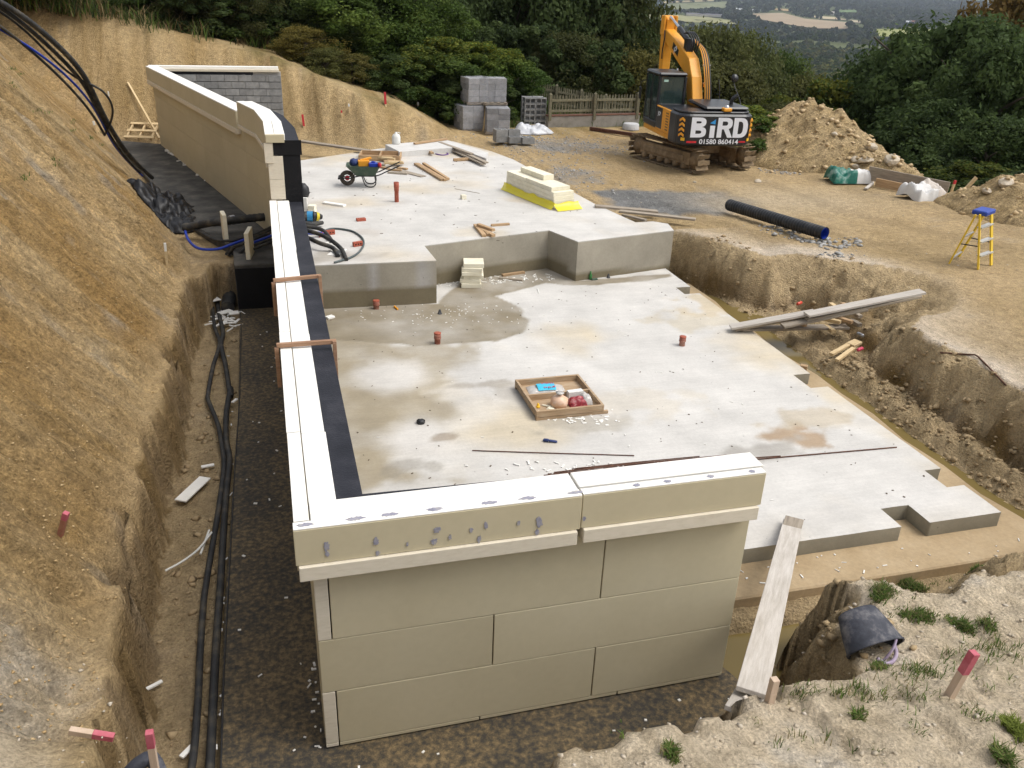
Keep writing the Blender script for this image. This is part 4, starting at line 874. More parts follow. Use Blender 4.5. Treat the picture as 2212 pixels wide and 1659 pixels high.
def film(u0, u1, y0, seed, zmax, out=.05):
    n, m = 40, 7; V = []; 
    for i in range(n):
        x = u0+(u1-u0)*i/(n-1)
        for j in range(m):
            q = j/(m-1); w = float(fbm(np.array([x*5.0+seed]), np.array([q*3.0]), seed, 3)[0])
            V.append((x, y0-.015-out*(1-q)**2-abs(w)*.06*(1-q*.5), .004+zmax*q*(1+.6*float(fbm(np.array([x*4.0]), np.array([9.0+seed]), seed, 2)[0]))))
    Fq = [(i*m+j, (i+1)*m+j, (i+1)*m+j+1, i*m+j+1) for i in range(n-1) for j in range(m-1)]
    return V, Fq
V, Fq = film(-Ls/2-.06, Ls/2+.06, 0, 3, .17, .10); o = MB().add(V, Fq, True).build('yellow_wrap', ym, stk)
V, Fq = film(-Wd-.03, .10, 0, 8, .15, .22); o = MB().add(V, Fq, True).build('yellow_wrap', ym, stk); o.rotation_euler = (0, 0, rad(90)); o.location = (Ls/2, 0, 0); o.scale = (-1, 1, 1); o.rotation_euler = (0, 0, rad(-90)); o.scale = (1, 1, 1); o.rotation_euler = (0, 0, rad(90)); o.location = (Ls/2+.02, Wd, 0)
st2 = empty('insulation_stack', at(1019, 618, 0), rad(-14), 'small stack of six cream foam squares on the lower slab', 'insulation boards')
zz = 0.0
for k in range(6):
    h = random.uniform(.075, .1); j = MB().box(-.22, .22, -.22, .22, zz+.002, zz+h).build('board', cream, st2, .005); j.location = (random.uniform(-.03, .03), random.uniform(-.03, .03)+.1, 0); j.rotation_euler = (0, 0, rad(random.uniform(-5, 5))); zz += h

# ---- timber lying on the raised slab
def tl(label, a, b, w=.1, h=.05, mat=None, z=.92, group=None, name='timber_length', z2=None):
    return length(name, label, 'timber', at(*a, z), at(*b, z if z2 is None else z2), w, h, mat or timber, group)
tl('long weathered board sloping along the back edge of the raised slab', (650, 307), (797, 328), .22, .06, grey_timber, 1.05, z2=.98)
for k, (a, b) in enumerate((((897, 356), (955, 391)), ((902, 356), (962, 391)), ((915, 355), (968, 389)))): tl('brown timber length in the bundle of three beside the wheelbarrow', a, b, .09, .06, timber, .925+.004*k, 'bundle of three timbers')
g = 'timber pile by the upstand'
for k, (a, b, m, z) in enumerate((((887, 313), (908, 333), grey_timber, .93), ((893, 313), (915, 330), timber, .99), ((897, 311), (925, 334), grey_timber, .93), ((905, 311), (934, 333), timber, .98), ((882, 313), (945, 324), grey_timber, .95))): tl('short weathered timber in the loose pile before the upstand', a, b, .1, .06, m, z, g)
tl('timber lying along the top of the concrete upstand', (895, 312), (965, 302), .1, .06, timber, 1.11); tl('timber crossing on the upstand near its corner', (930, 320), (990, 322), .1, .06, timber, 1.0)
for k, (a, b) in enumerate((((945, 310), (1045, 356)), ((952, 308), (1051, 353)), ((950, 309), (1020, 334)))): tl('long grey board in the pile at the far right slab corner', a, b, .14, .04, grey_timber, 1.0+.045*k-.02, 'long boards at the slab corner')
tl('brown timber bearer under the long grey boards', (980, 348), (1047, 344), .1, .08, timber, .93)
tl('flat grey plywood strip near the bundle of three timbers', (868, 370), (915, 382), .22, .02, grey_timber, .925)
for k, (a, b) in enumerate((((840, 368), (868, 370)), ((838, 374), (880, 377)), ((858, 364), (880, 367)), ((800, 356), (832, 358)), ((820, 362), (840, 366)))): tl('short timber offcut scattered behind the wheelbarrow', a, b, .1, .05, (timber, grey_timber)[k % 2], .925, 'offcuts behind the wheelbarrow')
tb = empty('timber_tray', at(822, 342, .93), rad(-12), 'open wooden tray full of timber blocks behind the wheelbarrow', 'tray')
for y in (-.42, .42): MB().box(-.62, .62, y-.02, y+.02, 0, .16).build('side', timber, tb, .004)
for x in (-.62, 0, .62): MB().box(x-.02, x+.02, -.4, .4, 0, .16).build('end', timber, tb, .004)
MB().box(-.6, .6, -.4, .4, .01, .03).build('base', timber, tb)
for k in range(9):
    c = at(835+random.uniform(-18, 24), 343+random.uniform(-4, 12), .96+.05*(k % 2)); aa = random.uniform(-.6, .2); dd = Vector((math.cos(aa), math.sin(aa), 0))*.22
    length('timber_block', 'short timber block heaped on the wooden tray', 'timber', c-dd, c+dd, .1, .06, (timber, pine)[k % 2], 'blocks heaped on the tray')
for k, (a, b, z) in enumerate((((1027, 489), (1046, 512), .925), ((1035, 490), (1056, 510), .925), ((1033, 488), (1066, 500), .985), ((1040, 498), (1066, 512), .93))): tl('brown timber block in the heap on the raised slab edge', a, b, .1, .06, timber, z, 'timber heap on slab edge')
tl('single brown timber beyond the heap on the slab edge', (1061, 489), (1100, 486), .07, .05, timber)
tl('brown timber batten lying against the recessed step face', (1085, 597), (1132, 590), .09, .05, timber, 0); tl('thin grey batten lying on the wet slab by the step', (1078, 602), (1129, 607), .07, .04, grey_timber, 0)
tl('thin dark stick on the raised slab left of the insulation stack', (982, 408), (1036, 418), .015, .012, grey_timber)
tl('weathered plank over the raised slab edge, farther of two', (1285, 447), (1420, 459), .22, .05, grey_timber, .93, z2=.84); tl('weathered plank beside the raised slab edge, nearer of two', (1338, 458), (1502, 476), .18, .05, grey_timber, .86); tl('short broken timber under the nearer edge plank', (1345, 466), (1395, 478), .1, .05, grey_timber, .80)
jug = tag(place(MB().lathe([(0, 0), (.13, 0), (.14, .04), (.14, .24), (.10, .31), (.04, .34), (.04, .38), (0, .38)], 14).tube([(.10, 0, .3), (.14, 0, .35), (.05, 0, .37)], .014, 6), 'water_jug', white_p, at(856, 311, 1.1), 0, 0), 'white plastic jug standing on the concrete upstand', 'jug')
strap = M('purple_strap', [(.10, .05, .20), (.15, .08, .28)], 9, .7)
rod('strap', 'dark purple strap lying by the timber pile', 'strap', [at(x, y, .935) for x, y in ((930, 326), (940, 332), (955, 335), (968, 333), (963, 330), (945, 328))], .02, strap, None, 5, 4)

# ---- lower slab: tray, bars, small things
tray = empty('wooden_tray', at(1117, 826, 0), 0, 'wooden site tray on the lower slab holding bags', 'tray')
c0, c1, c2, c3 = at(1160, 908, 0), at(1306, 893, 0), at(1248, 825, 0), at(1118, 838, 0)
a = c0; ex = (c1-c0); ex.z = 0; ey = (c3-c0); ey.z = 0; tray.location = c0; tray.rotation_euler = (0, 0, math.atan2(ex.y, ex.x)); LXt, LYt = ex.length*.96, ey.length*.98
tray_m = M('tray_timber', [(.30, .20, .11), (.40, .28, .17), (.46, .36, .25)], 24, .8, .25, 40, stretch=(.15, 1, 1))
for y in (0, LYt*.5, LYt): MB().box(0.02, LXt-.02, y-.02, y+.02, .06 if y else .055, .16).build('rail', tray_m, tray, .003)
for x in (0, LXt): MB().box(x-.02, x+.02, -.02, LYt+.02, .05, .162).build('rail', tray_m, tray, .003)
for y in (.01, LYt-.01): MB().box(-.02, LXt+.10, y-.025, y+.025, 0, .048).build('bearer', tray_m, tray, .003)
MB().box(.02, LXt-.02, .02, LYt-.02, .05, .062).build('base', tray_m, tray)
def on_tray(u, v, z=.066): return tray.matrix_basis @ Vector((LXt*u, LYt*v, z))
tray.matrix_basis = Matrix.Translation(tray.location) @ Matrix.Rotation(tray.rotation_euler.z, 4, 'Z')
clear = M('clear_bag', [(.42, .40, .37), (.60, .57, .53)], 7, .2, .5, 14, spec=.6)
def pillow(name, label, cat, p, sx, sy, sz, rz, mat, seed, group=None):
    n = 14; V = []; 
    for i in range(n):
        for k in range(n):
            u = -1+2*i/(n-1); v = -1+2*k/(n-1); V.append((u*sx/2, v*sy/2, sz*((1-u**4)*(1-v**4))**.6*(.85+.5*float(fbm(np.array([u*2+seed]), np.array([v*2.0]), seed, 3)[0]))))
    Ft = [(i*n+k, (i+1)*n+k, (i+1)*n+k+1, i*n+k+1) for i in range(n-1) for k in range(n-1)]
    Vb = [(x, y, 0) for x, y, z in V]
    o = MB().add(V, Ft, True).add(Vb, [f[::-1] for f in Ft]).build(name, mat); o.location = p; o.rotation_euler = (0, 0, rz); return tag(o, label, cat, group)
rz_t = tray.rotation_euler.z
bag = empty('fixings_bag', on_tray(.40, .76), rz_t+rad(-4), 'clear bag with bright blue label and red lettering in the tray', 'bag')
ob = pillow('pouch', None, None, (0, 0, 0), .62, .30, .07, 0, clear, 4); ob.parent = bag; 
cyan = M('cyan_label', [(.04, .42, .62), (.06, .50, .70)], 6, .4); redl = M('red_lettering', [(.45, .02, .05), (.5, .03, .06)], 6, .5)
ol = MB().add([(-.16+.30*i/5, -.13+.26*j/5, .073*(1-(abs(-.16+.30*i/5)/.31)**4)**.6*(1-(abs(-.13+.26*j/5)/.15)**4)**.6*1.05+.012) for i in range(6) for j in range(6)], [(i*6+j, (i+1)*6+j, (i+1)*6+j+1, i*6+j+1) for i in range(5) for j in range(5)], True).build('label', cyan, bag)
def text(body, size, mat, parent, loc, rot, name='lettering', extrude=.001, align='CENTER', scale=(1, 1, 1), bold=0.0):
    cu = bpy.data.curves.new(name, 'FONT'); cu.body = body; cu.size = size; cu.extrude = extrude; cu.align_x = align; cu.align_y = 'CENTER'; cu.offset = bold
    ob_ = bpy.data.objects.new(name, cu); COL.objects.link(ob_); dg = bpy.context.evaluated_depsgraph_get(); me = bpy.data.meshes.new_from_object(ob_.evaluated_get(dg)); bpy.data.objects.remove(ob_)
    me.materials.clear(); o = link(name, me, parent, mat); o.location = loc; o.rotation_euler = rot; o.scale = scale; return o
for k, wd_ in enumerate(('OKER', 'LONG', 'URNS')): text(wd_, .075, redl, bag, (.10-.07*k, 0, .086), (0, 0, rad(-90)), bold=.002)
peach = M('peach_bag', [(.62, .36, .22), (.72, .48, .33), (.78, .60, .48)], 9, .35, .4, 12)
def sack(name, label, p, r, h, mat, seed, knot=True):
    e = empty(name, p, 0, label, 'bag'); prof = [(0, 0), (r*.85, .0), (r, h*.3), (r*.92, h*.6), (r*.55, h*.85), (r*.12, h*.97), (r*.1, h)]
    mb = MB().lathe(prof, 18); mb.v = [(x*(1+.25*float(vn(np.array([x*14+seed]), np.array([y*14+z*9]), seed)[0]-.5)), y*(1+.25*float(vn(np.array([y*13]), np.array([x*12+z*8]), seed)[0]-.5)), z) for x, y, z in mb.v]
    mb.build('body', mat, e)
    if knot: MB().lathe([(.01, h*.96), (.05, h*1.05), (.07, h*1.18), (.0, h*1.1)], 9).build('tied_top', clear, e)
sack('parts_bag', 'round peach coloured tied bag in the tray', on_tray(.42, .24), .145, .2, peach, 3)
reds = M('red_contents', [(.10, .01, .015), (.30, .03, .04), (.5, .32, .30)], 14, .4, .5, 16)
pillow('parts_bag', 'clear bag of dark red fixings in the tray', 'bag', on_tray(.70, .24), .30, .24, .13, rz_t, reds, 9)
pillow('parts_bag', 'empty clear crumpled bag beside the red fixings', 'bag', on_tray(.86, .30), .16, .28, .14, rz_t, clear, 12)
slabpiece('white_box', 'white card box standing at the middle rail of the tray', on_tray(.74, .44), .26, .10, .13, math.degrees(rz_t)+4, white_p, 'box')
yel = M('yellow_plastic', [(.75, .42, .02), (.8, .5, .03)], 6, .4)
for k, (u, v) in enumerate(((.10, .26), (.37, .05), (.28, .04))): ts('yellow_cap', ('yellow plastic cap near the left rail of the tray', 'yellow plastic cap in front of the peach bag', 'small yellow cap beside the front rail of the tray')[k], on_tray(u, v), MB().lathe([(0, 0), (.035, 0), (.035, .02), (.022, .025), (.018, .07), (0, .07)], 10), yel, 'cap')
for k in range(8):
    q = on_tray(random.uniform(.06, .3), random.uniform(.05, .3)); slabpiece('foam_offcut', 'small cream foam sliver in the front corner of the tray', q, .11, .04, .015+.012*(k % 3), random.uniform(0, 180), cream, 'foam offcut', 'slivers in the tray')
ts('drain_cover', 'small round black slotted cap on the lower slab', at(909, 914, 0), MB().lathe([(0, 0), (.055, 0), (.06, .02), (.05, .05), (.02, .06), (0, .06)], 12).add([(0.07*math.cos(k*1.047), .07*math.sin(k*1.047), z) for k in range(6) for z in (.005, .045)], [(2*k, 2*k+1, (2*k+3) % 12, (2*k+2) % 12) for k in range(6)]), black_pl, 'drain cap')
ts('dark_clip', 'bent dark blue plastic piece on the lower slab below the tray', at(1188, 955, 0), MB().bar((-.09, .05, .02), (-.02, 0, .03), .05, .04).bar((-.02, 0, .03), (.10, -.04, .015), .045, .03), navy, 'clip')
for k, (px, py, z, lab) in enumerate(((950, 678, 0, 'small black spacer on the wet slab'), (1072, 593, 0, 'small black spacer in the recess of the step'), (1314, 600, 0, 'small black spacer by the right step face'))): ts('spacer', lab, at(px, py, z), MB().lathe([(.05, 0), (.035, .03), (.02, .09), (0, .1)], 6), black_pl, 'spacer')
ts('bottle', 'small green bottle standing by the right step face', at(1275, 604, 0), MB().lathe([(0, 0), (.035, 0), (.035, .11), (.015, .15), (.015, .2), (0, .2)], 10), M('green_glass', [(.03, .13, .04), (.05, .2, .06)], 5, .2), 'bottle')
ts('fabric_scrap', 'dark green scrap lying beside the green bottle', at(1284, 605, 0), MB().bar((-.07, 0, .02), (.08, .02, .02), .07, .03), green_m, 'scrap')
rod('marker_tube', 'short orange and black tube lying on the wet slab', 'tube', [at(852, 662, .02), at(859, 668, .02)], .02, orange_m, None, 8)
gb = 'rusty bars on the lower slab'
rod('steel_bar', 'single thin rusty bar lying left of the wall-side bundle', 'steel bar', [at(1020, 973, .012), at(1200, 979, .012), at(1370, 984, .012)], .008, rust, gb, 6)
rod('steel_bar', 'longest rusty bar reaching to the right edge of the slab', 'steel bar', [at(1330, 1016, .012), at(1600, 995, .012), at(1937, 966, .012)], .010, rust, gb, 6)
rod('steel_bar', 'rusty bar lying beside the longest one near the wall end', 'steel bar', [at(1500, 1000, .03), at(1600, 991, .03), at(1686, 985, .02)], .009, rust, gb, 6)
for k in range(9):
    x0 = 1150+random.uniform(0, 60)+k*6; x1 = x0+random.uniform(250, 400); f_ = lambda x: 1033-(x-1150)*.093-k*1.6+random.uniform(-2, 2)
    rod('steel_bar', 'rusty bar in the loose bundle behind the near wall', 'steel bar', [at(x0, f_(x0), .012+.008*(k % 3)), at((x0+x1)/2, f_((x0+x1)/2), .015), at(x1, f_(x1), .012+.008*(k % 3))], .008, rust, gb, 6)
for k, (a_, b_) in enumerate((((1442, 1096), (1547, 1091)), ((1443, 1099), (1520, 1096)))): rod('steel_bar', 'short rusty bar above the bundle behind the near wall', 'steel bar', [at(a_[0], a_[1]-0, .03) if 0 else at(a_[0], a_[1]-100, .03), at(b_[0], b_[1]-100, .03)], .012, rust, gb, 6)
# ================================================================== excavator
yl = M('machine_yellow', [(.70, .29, .018), (.78, .345, .025), (.76, .36, .05)], 4, .45, .05, 40, spec=.5)
mblack = M('machine_black', [(.010, .011, .014), (.018, .019, .024)], 4, .35, .05, 40, spec=.5)
track_m = M('muddy_track', [(.10, .075, .045), (.20, .145, .085), (.30, .22, .135)], 6, .85, .4, 40)
mudframe = M('muddy_frame', [(.14, .10, .055), (.24, .17, .10), (.32, .24, .15)], 4, .9, .3, 30)
chrome = M('chrome', [(.55, .56, .58), (.65, .66, .68)], 5, .2, 0, metal=.9); whitel = M('white_vinyl', [(.72, .74, .80), (.76, .78, .83)], 5, .5, 0); sky_l = M('blue_vinyl', [(.03, .25, .60), (.04, .30, .65)], 5, .5, 0)
gm, t_, b_ = nt('cab_glass'); b_.inputs['Base Color'].default_value = (.035, .06, .055, 1); b_.inputs['Roughness'].default_value = .06; b_.inputs['Alpha'].default_value = .72; b_.inputs['Specular IOR Level'].default_value = .6; GLASS = gm
ex_c = Vector((13.73, 26.94, hz(13.73, 26.94)+.02)); TH = math.atan2(.268, .963); UH = rad(-5.5)
ex = empty('excavator', ex_c, 0, 'yellow and black tracked excavator with raised boom parked on the earth yard', 'excavator')
def X(mb, name, mat, par=None, rz=0.0, bev=.015):
    o = mb.build(name, mat, par or ex, bev); o.rotation_euler = (0, 0, rz); return o
shoe = MB().box(-.25, .25, -.075, .075, 0, .025).box(-.25, .25, -.02, .0, .025, .05).mesh('track_shoe', track_m, .004)
for s in (-1, 1):
    fr = X(MB().box(s*1.0-.15, s*1.0+.15, -1.25, 1.25, .22, .62).box(s*1.0-.19, s*1.0+.19, -1.0, 1.0, .30, .50), 'track_frame', mudframe, None, TH, .02)
    R_, hl = .36, 1.42; per = 4*hl+2*math.pi*R_; n = 44
    for k in range(n):
        q = k/n*per; 
        if q < 2*hl: p_ = (-hl+q, 0.03+0); ang = math.pi; y, z = -hl+q, .045
        elif q < 2*hl+math.pi*R_: a_ = (q-2*hl)/R_; y, z = hl+R_*math.sin(a_), .045+R_-R_*math.cos(a_); ang = math.pi+a_
        elif q < 4*hl+math.pi*R_: y, z = hl-(q-2*hl-math.pi*R_), .045+2*R_-.02*math.sin((q-2*hl-math.pi*R_)/(2*hl)*math.pi); ang = 0
        else: a_ = (q-4*hl-math.pi*R_)/R_; y, z = -hl-R_*math.sin(a_), .045+R_+R_*math.cos(a_); ang = a_
        o = link('track_shoe', shoe, fr); o.location = (s*1.0, y, z); o.rotation_euler = (-ang if ang < math.pi+.001 and q < 2*hl else -ang, 0, 0)
    for y, r in ((-hl, .30), (hl, .30)):
        o = MB().lathe([(0, -.12), (r*.5, -.16), (r*.55, -.10), (r, -.08), (r, .08), (r*.55, .10), (r*.5, .16), (0, .17)], 20, Matrix.Translation((s*1.0, y, .405)) @ Matrix.Rotation(rad(90), 4, 'Y')).build('wheel', mudframe, fr)
    for y in (-1.0, -.6, -.2, .2, .6, 1.0): MB().lathe([(0, -.2), (.09, -.2), (.09, .2), (0, .2)], 12, Matrix.Translation((s*1.0, y, .17)) @ Matrix.Rotation(rad(90), 4, 'Y')).build('roller', mudframe, fr)
X(MB().box(-.8, .8, -.55, .55, .38, .70).lathe([(.55, .70), (.55, .93)], 24), 'undercarriage', mudframe, None, TH, .02)
# upper structure, forward = +y
up = X(MB().prism([(-1.2, -1.15), (1.2, -1.15), (1.2, 1.35), (.35, 1.5), (-.2, 1.5), (-1.2, 1.6)], .93, 1.08), 'deck', yl, None, UH, .02)
U = lambda mb, name, mat, bev=.02, par=None: mb.build(name, mat, par or up, bev)
def rounded_back(w, yb, yf, r, n=6):
    pts = [(w, yf)]+[(w-r+r*math.cos(a), yb+r+r*math.sin(-a)*1.0) for a in [math.pi/2*k/n for k in range(n+1)]]
    return pts+[(-x, y) for x, y in pts[::-1]]
cwp = rounded_back(1.24, -2.02, -1.02, .42)
cw = U(MB().prism(cwp, .90, 1.86), 'counterweight', mblack, .06, up)
U(MB().prism(rounded_back(1.16, -1.94, -1.05, .40), 1.862, 1.93), 'counterweight_top', mblack, .02)
for s in (-1, 1):
    U(MB().box(s*1.2-.03, s*1.2+.03, -1.0, .30, 1.09, 1.84), 'side_panel', yl if s < 0 else mblack, .02)
    for k in range(7):
        for j in range(3):
            if s < 0: U(MB().box(-1.236, -1.228, -.92+.09*j+.012*k*0, -.87+.09*j, 1.18+.085*k, 1.22+.085*k), 'vent_slot', mblack, 0)
U(MB().box(-1.15, 1.15, -1.0, .30, 1.09, 1.86), 'engine_bay', mblack, .02)
U(MB().prism([(-.35, -1.75), (1.1, -1.75), (1.12, .25), (-.2, .25)], 1.94, 2.05), 'bonnet', mblack, .05)
U(MB().box(.55, 1.18, .32, 1.3, 1.09, 1.62), 'tank', mblack, .05)
U(MB().tube(smooth_path([(.75, -1.1, 2.0), (.75, -1.1, 2.15), (.80, -1.12, 2.26), (.92, -1.14, 2.34)], 4), .06, 12), 'exhaust', mblack, 0)
U(MB().box(.18, .44, -1.95, -1.7, 1.935, 2.04), 'tail_lamp_mount', yl, .02); U(MB().lathe([(.07, 2.045), (.06, 2.10), (0, 2.12)], 12, Matrix.Translation((.31, -1.82, 0))), 'reversing_camera', chrome, 0)
U(MB().tube(smooth_path([(1.15, .9, 1.6), (1.18, .95, 2.1), (1.10, 1.0, 2.6)], 4), .02, 8), 'mirror_stalk', mblack, 0); U(MB().lathe([(0, 0), (.13, .0), (.12, .03), (0, .05)], 18, Matrix.Translation((1.32, .2, 2.72)) @ Matrix.Rotation(rad(80), 4, 'X')), 'mirror', mblack, 0); U(MB().tube(smooth_path([(1.15, -.9, 1.9), (1.3, -.5, 2.1), (1.32, .15, 2.5), (1.32, .2, 2.7)], 4), .014, 6), 'mirror_stalk', mblack, 0)
U(MB().lathe([(.07, 0), (.075, .12), (.05, .2), (0, .21)], 14, Matrix.Translation((.62, .9, 2.35))), 'beacon', orange_m, 0); U(MB().tube([(.62, .9, 1.6), (.62, .9, 2.35)], .02, 6).tube(smooth_path([(.62, .9, 2.5), (.6, .92, 2.85), (.72, .92, 2.95)], 4), .015, 6), 'beacon_stalk', mblack, 0)
# cab
cab = U(MB().box(-1.22, -.28, .34, 1.68, 1.09, 1.30), 'cab', mblack, .03)
posts = [(-1.19, .37), (-.31, .37), (-1.19, 1.60), (-.31, 1.60), (-1.19, 1.0)]
for x, y in posts: U(MB().box(x-.04, x+.04, y-.045, y+.045, 1.30, 2.72), 'pillar', mblack, .01, cab)
U(MB().box(-1.24, -.26, .30, 1.70, 2.72, 2.84), 'roof', mblack, .05, cab); U(MB().box(-1.17, -.33, .345, .395, 1.30, 1.86), 'rear_panel', mblack, .01, cab)
U(MB().box(-1.14, -.36, .36, .375, 1.865, 2.70), 'window', GLASS, 0, cab); U(MB().box(-1.215, -1.20, .43, .95, 1.32, 2.70), 'window', GLASS, 0, cab); U(MB().box(-1.215, -1.20, 1.05, 1.55, 1.32, 2.70), 'window', GLASS, 0, cab); U(MB().box(-1.14, -.36, 1.63, 1.645, 1.32, 2.70), 'window', GLASS, 0, cab); U(MB().box(-.30, -.285, .43, 1.55, 1.5, 2.7), 'window', GLASS, 0, cab)
U(MB().box(-.95, -.5, .7, 1.1, 1.3, 1.75).box(-.92, -.53, .6, .72, 1.7, 2.25), 'seat', mblack, .04, cab); U(MB().box(-1.05, -.9, .352, .359, 2.55, 2.62), 'sticker', M('pale_sticker', [(.45, .65, .58), (.5, .7, .6)], 5, .5), 0, cab)
U(MB().box(-1.42, -1.37, 1.62, 1.80, 1.85, 2.25), 'mirror', mblack, .02, cab); U(MB().tube([(-1.2, 1.66, 2.5), (-1.4, 1.7, 2.4), (-1.4, 1.7, 2.2)], .014, 6), 'mirror_stalk', mblack, 0, cab); U(MB().tube([(-1.23, .98, 1.4), (-1.25, .98, 2.2)], .012, 6), 'grab_rail', mblack, 0, cab)
# boom, dipper, rams
def sideplate(pts, w, xc): return MB().prism(pts, -w/2, w/2, Matrix.Translation((xc, 0, 0)) @ Matrix(((0, 0, 1, 0), (1, 0, 0, 0), (0, 1, 0, 0), (0, 0, 0, 1))))
bxc = .16
boom = U(sideplate([(.15, 1.2), (.45, 1.2), (.9, 2.1), (1.35, 2.75), (2.2, 3.05), (3.95, 3.70), (4.05, 3.92), (3.9, 4.05), (2.1, 3.60), (1.1, 3.25), (.62, 2.7), (.3, 2.0)], .36, bxc), 'boom', yl, .02)
U(MB().tube([(bxc, .95, 1.15), (bxc-.0, 1.5, 2.2)], .0, 6) if 0 else MB().tube([(bxc+.30, 1.1, 1.1), (bxc+.30, 1.45, 2.0)], .085, 12).tube([(bxc-.30, 1.1, 1.1), (bxc-.30, 1.45, 2.0)], .085, 12), 'lift_ram', mblack, 0)
U(MB().tube([(bxc+.30, 1.45, 2.0), (bxc+.30, 1.7, 2.85)], .045, 10).tube([(bxc-.30, 1.45, 2.0), (bxc-.30, 1.7, 2.85)], .045, 10), 'ram_rod', chrome, 0)
dip = U(sideplate([(3.70, 4.33), (3.98, 4.46), (4.28, 4.0), (4.22, 3.4), (4.0, 1.75), (3.80, 1.75), (3.78, 3.0), (3.72, 3.8)], .30, bxc), 'dipper', yl, .02)
U(MB().tube([(bxc, 1.75, 3.72), (bxc, 2.75, 4.08)], .095, 12).box(bxc-.12, bxc+.12, 1.55, 1.85, 3.35, 3.82), 'dipper_ram', mblack, 0); U(MB().tube([(bxc, 2.75, 4.08), (bxc, 3.80, 4.40)], .05, 10), 'ram_rod', chrome, 0)
U(MB().tube([(bxc, 4.32, 3.8), (bxc, 4.30, 2.6)], .075, 10), 'bucket_ram', mblack, 0); U(sideplate([(3.75, 1.75), (4.1, 1.7), (4.0, 1.2), (3.5, .75), (3.0, .9), (2.85, 1.3), (3.2, 1.6)], .9, bxc), 'bucket', mudframe, .02)
for s in (-1, 1): U(MB().box(bxc+s*.22-.04, bxc+s*.22+.04, 3.72, 4.05, 3.8, 4.45), 'boom_knuckle', yl, .02)
hose_p = [(.20, 1.9), (.52, 2.75), (1.05, 3.42), (2.0, 3.9)]
for k in range(6):
    off = .055*k; q = [(bxc+.22+off*.55, y-.03-off*.3, z+.02) for y, z in hose_p[:3]]
    U(MB().tube(smooth_path([(bxc+.24+off*.5, .25-off*.2, 1.3)]+q+[(bxc+.2+off*.2, 1.75, 3.78)], 5), .026, 7), 'hydraulic_pipe', yl if k % 2 == 0 else mblack, 0)
for k in range(4): U(MB().tube(smooth_path([(bxc-.12+.08*k, 1.2, 3.45), (bxc-.12+.08*k, 1.1, 3.78), (bxc-.1+.07*k, 1.6, 4.02), (bxc-.1+.07*k, 2.0, 3.95)], 5), .022, 6), 'hydraulic_hose', mblack, 0)
for k, zc in enumerate((1.95, 2.5, 3.05)): U(MB().box(bxc+.18, bxc+.46, .20+.22*k, .24+.22*k+.03, zc, zc+.03), 'pipe_clamp', chrome, 0)
U(MB().tube(smooth_path([(bxc-.2, 3.7, 3.95), (bxc-.24, 3.55, 3.7), (bxc-.22, 3.7, 3.3), (bxc-.18, 3.8, 3.0)], 5), .022, 6), 'hydraulic_hose', mblack, 0)
bl = X(MB().box(-.002, .002, -.33, .33, -.11, .11), 'decal', mblack, up, 0, 0); bl.location = (bxc-.184, 2.45, 3.42); bl.rotation_euler = (rad(20), 0, 0)
text('JCB', .2, whitel, up, (bxc-.188, 2.45, 3.42), (rad(90), rad(0), rad(-90)), 'lettering', .001, bold=.006).rotation_euler = Euler((rad(90), rad(-20), rad(-90)), 'XYZ')
text('JCB', .17, whitel, up, (-1.2405, -.05, 1.60), (rad(90), 0, rad(-90)), 'lettering', .001, bold=.006); U(MB().box(-1.236, -1.231, -.32, .28, 1.15, 1.80), 'decal', mblack, 0)
yb = -2.026
def stroke_letter(ch, x0, w, z0, h, t):
    m = Matrix.Translation((0, yb, 0)) @ Matrix.Rotation(rad(90), 4, 'X'); mb = MB(); mb.box(x0, x0+t, -.003, 0, z0, z0+h, Matrix.Translation((0, yb, 0)))
    def bowl(za, zb, xs, xe):
        n = 14; cz = (za+zb)/2; ro = (zb-za)/2; out = []; inn = []
        for k in range(n+1):
            a = -math.pi/2+math.pi*k/n; c = abs(math.cos(a))**.75; s_ = math.copysign(abs(math.sin(a))**.75, math.sin(a))
            out.append((xs+(xe-xs)*c, cz+ro*s_)); inn.append((xs+(xe-xs-t)*c, cz+(ro-t*.72)*s_))
        out = [(x0+t, za)]+out+[(x0+t, zb)]; inn = [(x0+t, za+t*.72)]+inn+[(x0+t, zb-t*.72)]; N_ = len(out)
        mb.add([(x, yb-.003, z) for x, z in out+inn], [(k, k+1, N_+k+1, N_+k) for k in range(N_-1)])
    xm = x0+t+(w-t)*.25
    if ch == 'B': bowl(z0, z0+h*.54, xm, x0+w); bowl(z0+h*.52, z0+h, xm, x0+w*.95)
    if ch == 'D': bowl(z0, z0+h, xm-.03, x0+w)
    if ch == 'R':
        bowl(z0+h*.42, z0+h, xm, x0+w*.97); mb.add([(x, yb-.003, z) for x, z in ((x0+w*.40, z0+h*.46), (x0+w*.74, z0+h*.46), (x0+w*1.04, z0), (x0+w*.72, z0))], [(3, 2, 1, 0)])
    mb.build('lettering', whitel, cw)
for ch, x in (('B', -.86), ('R', .0), ('D', .53)): stroke_letter(ch, x, .50 if ch != 'D' else .47, 1.17, .60, .155)
U(MB().box(-.24, -.08, yb-.003, yb, 1.16, 1.53), 'lettering', whitel, 0, cw)
U(MB().prism([(-.26, 1.60), (-.08, 1.57), (-.08, 1.72)], 0, .003, Matrix.Translation((0, yb, 0)) @ Matrix.Rotation(rad(90), 4, 'X')), 'lettering', sky_l, 0, cw)
text('01580 860414', .20, whitel, cw, (.10, yb, 1.035), (rad(90), 0, 0), 'lettering', .002, scale=(1.12, 1, 1), bold=.003)
redr = M('red_reflector', [(.5, .02, .03), (.55, .03, .04)], 5, .3)
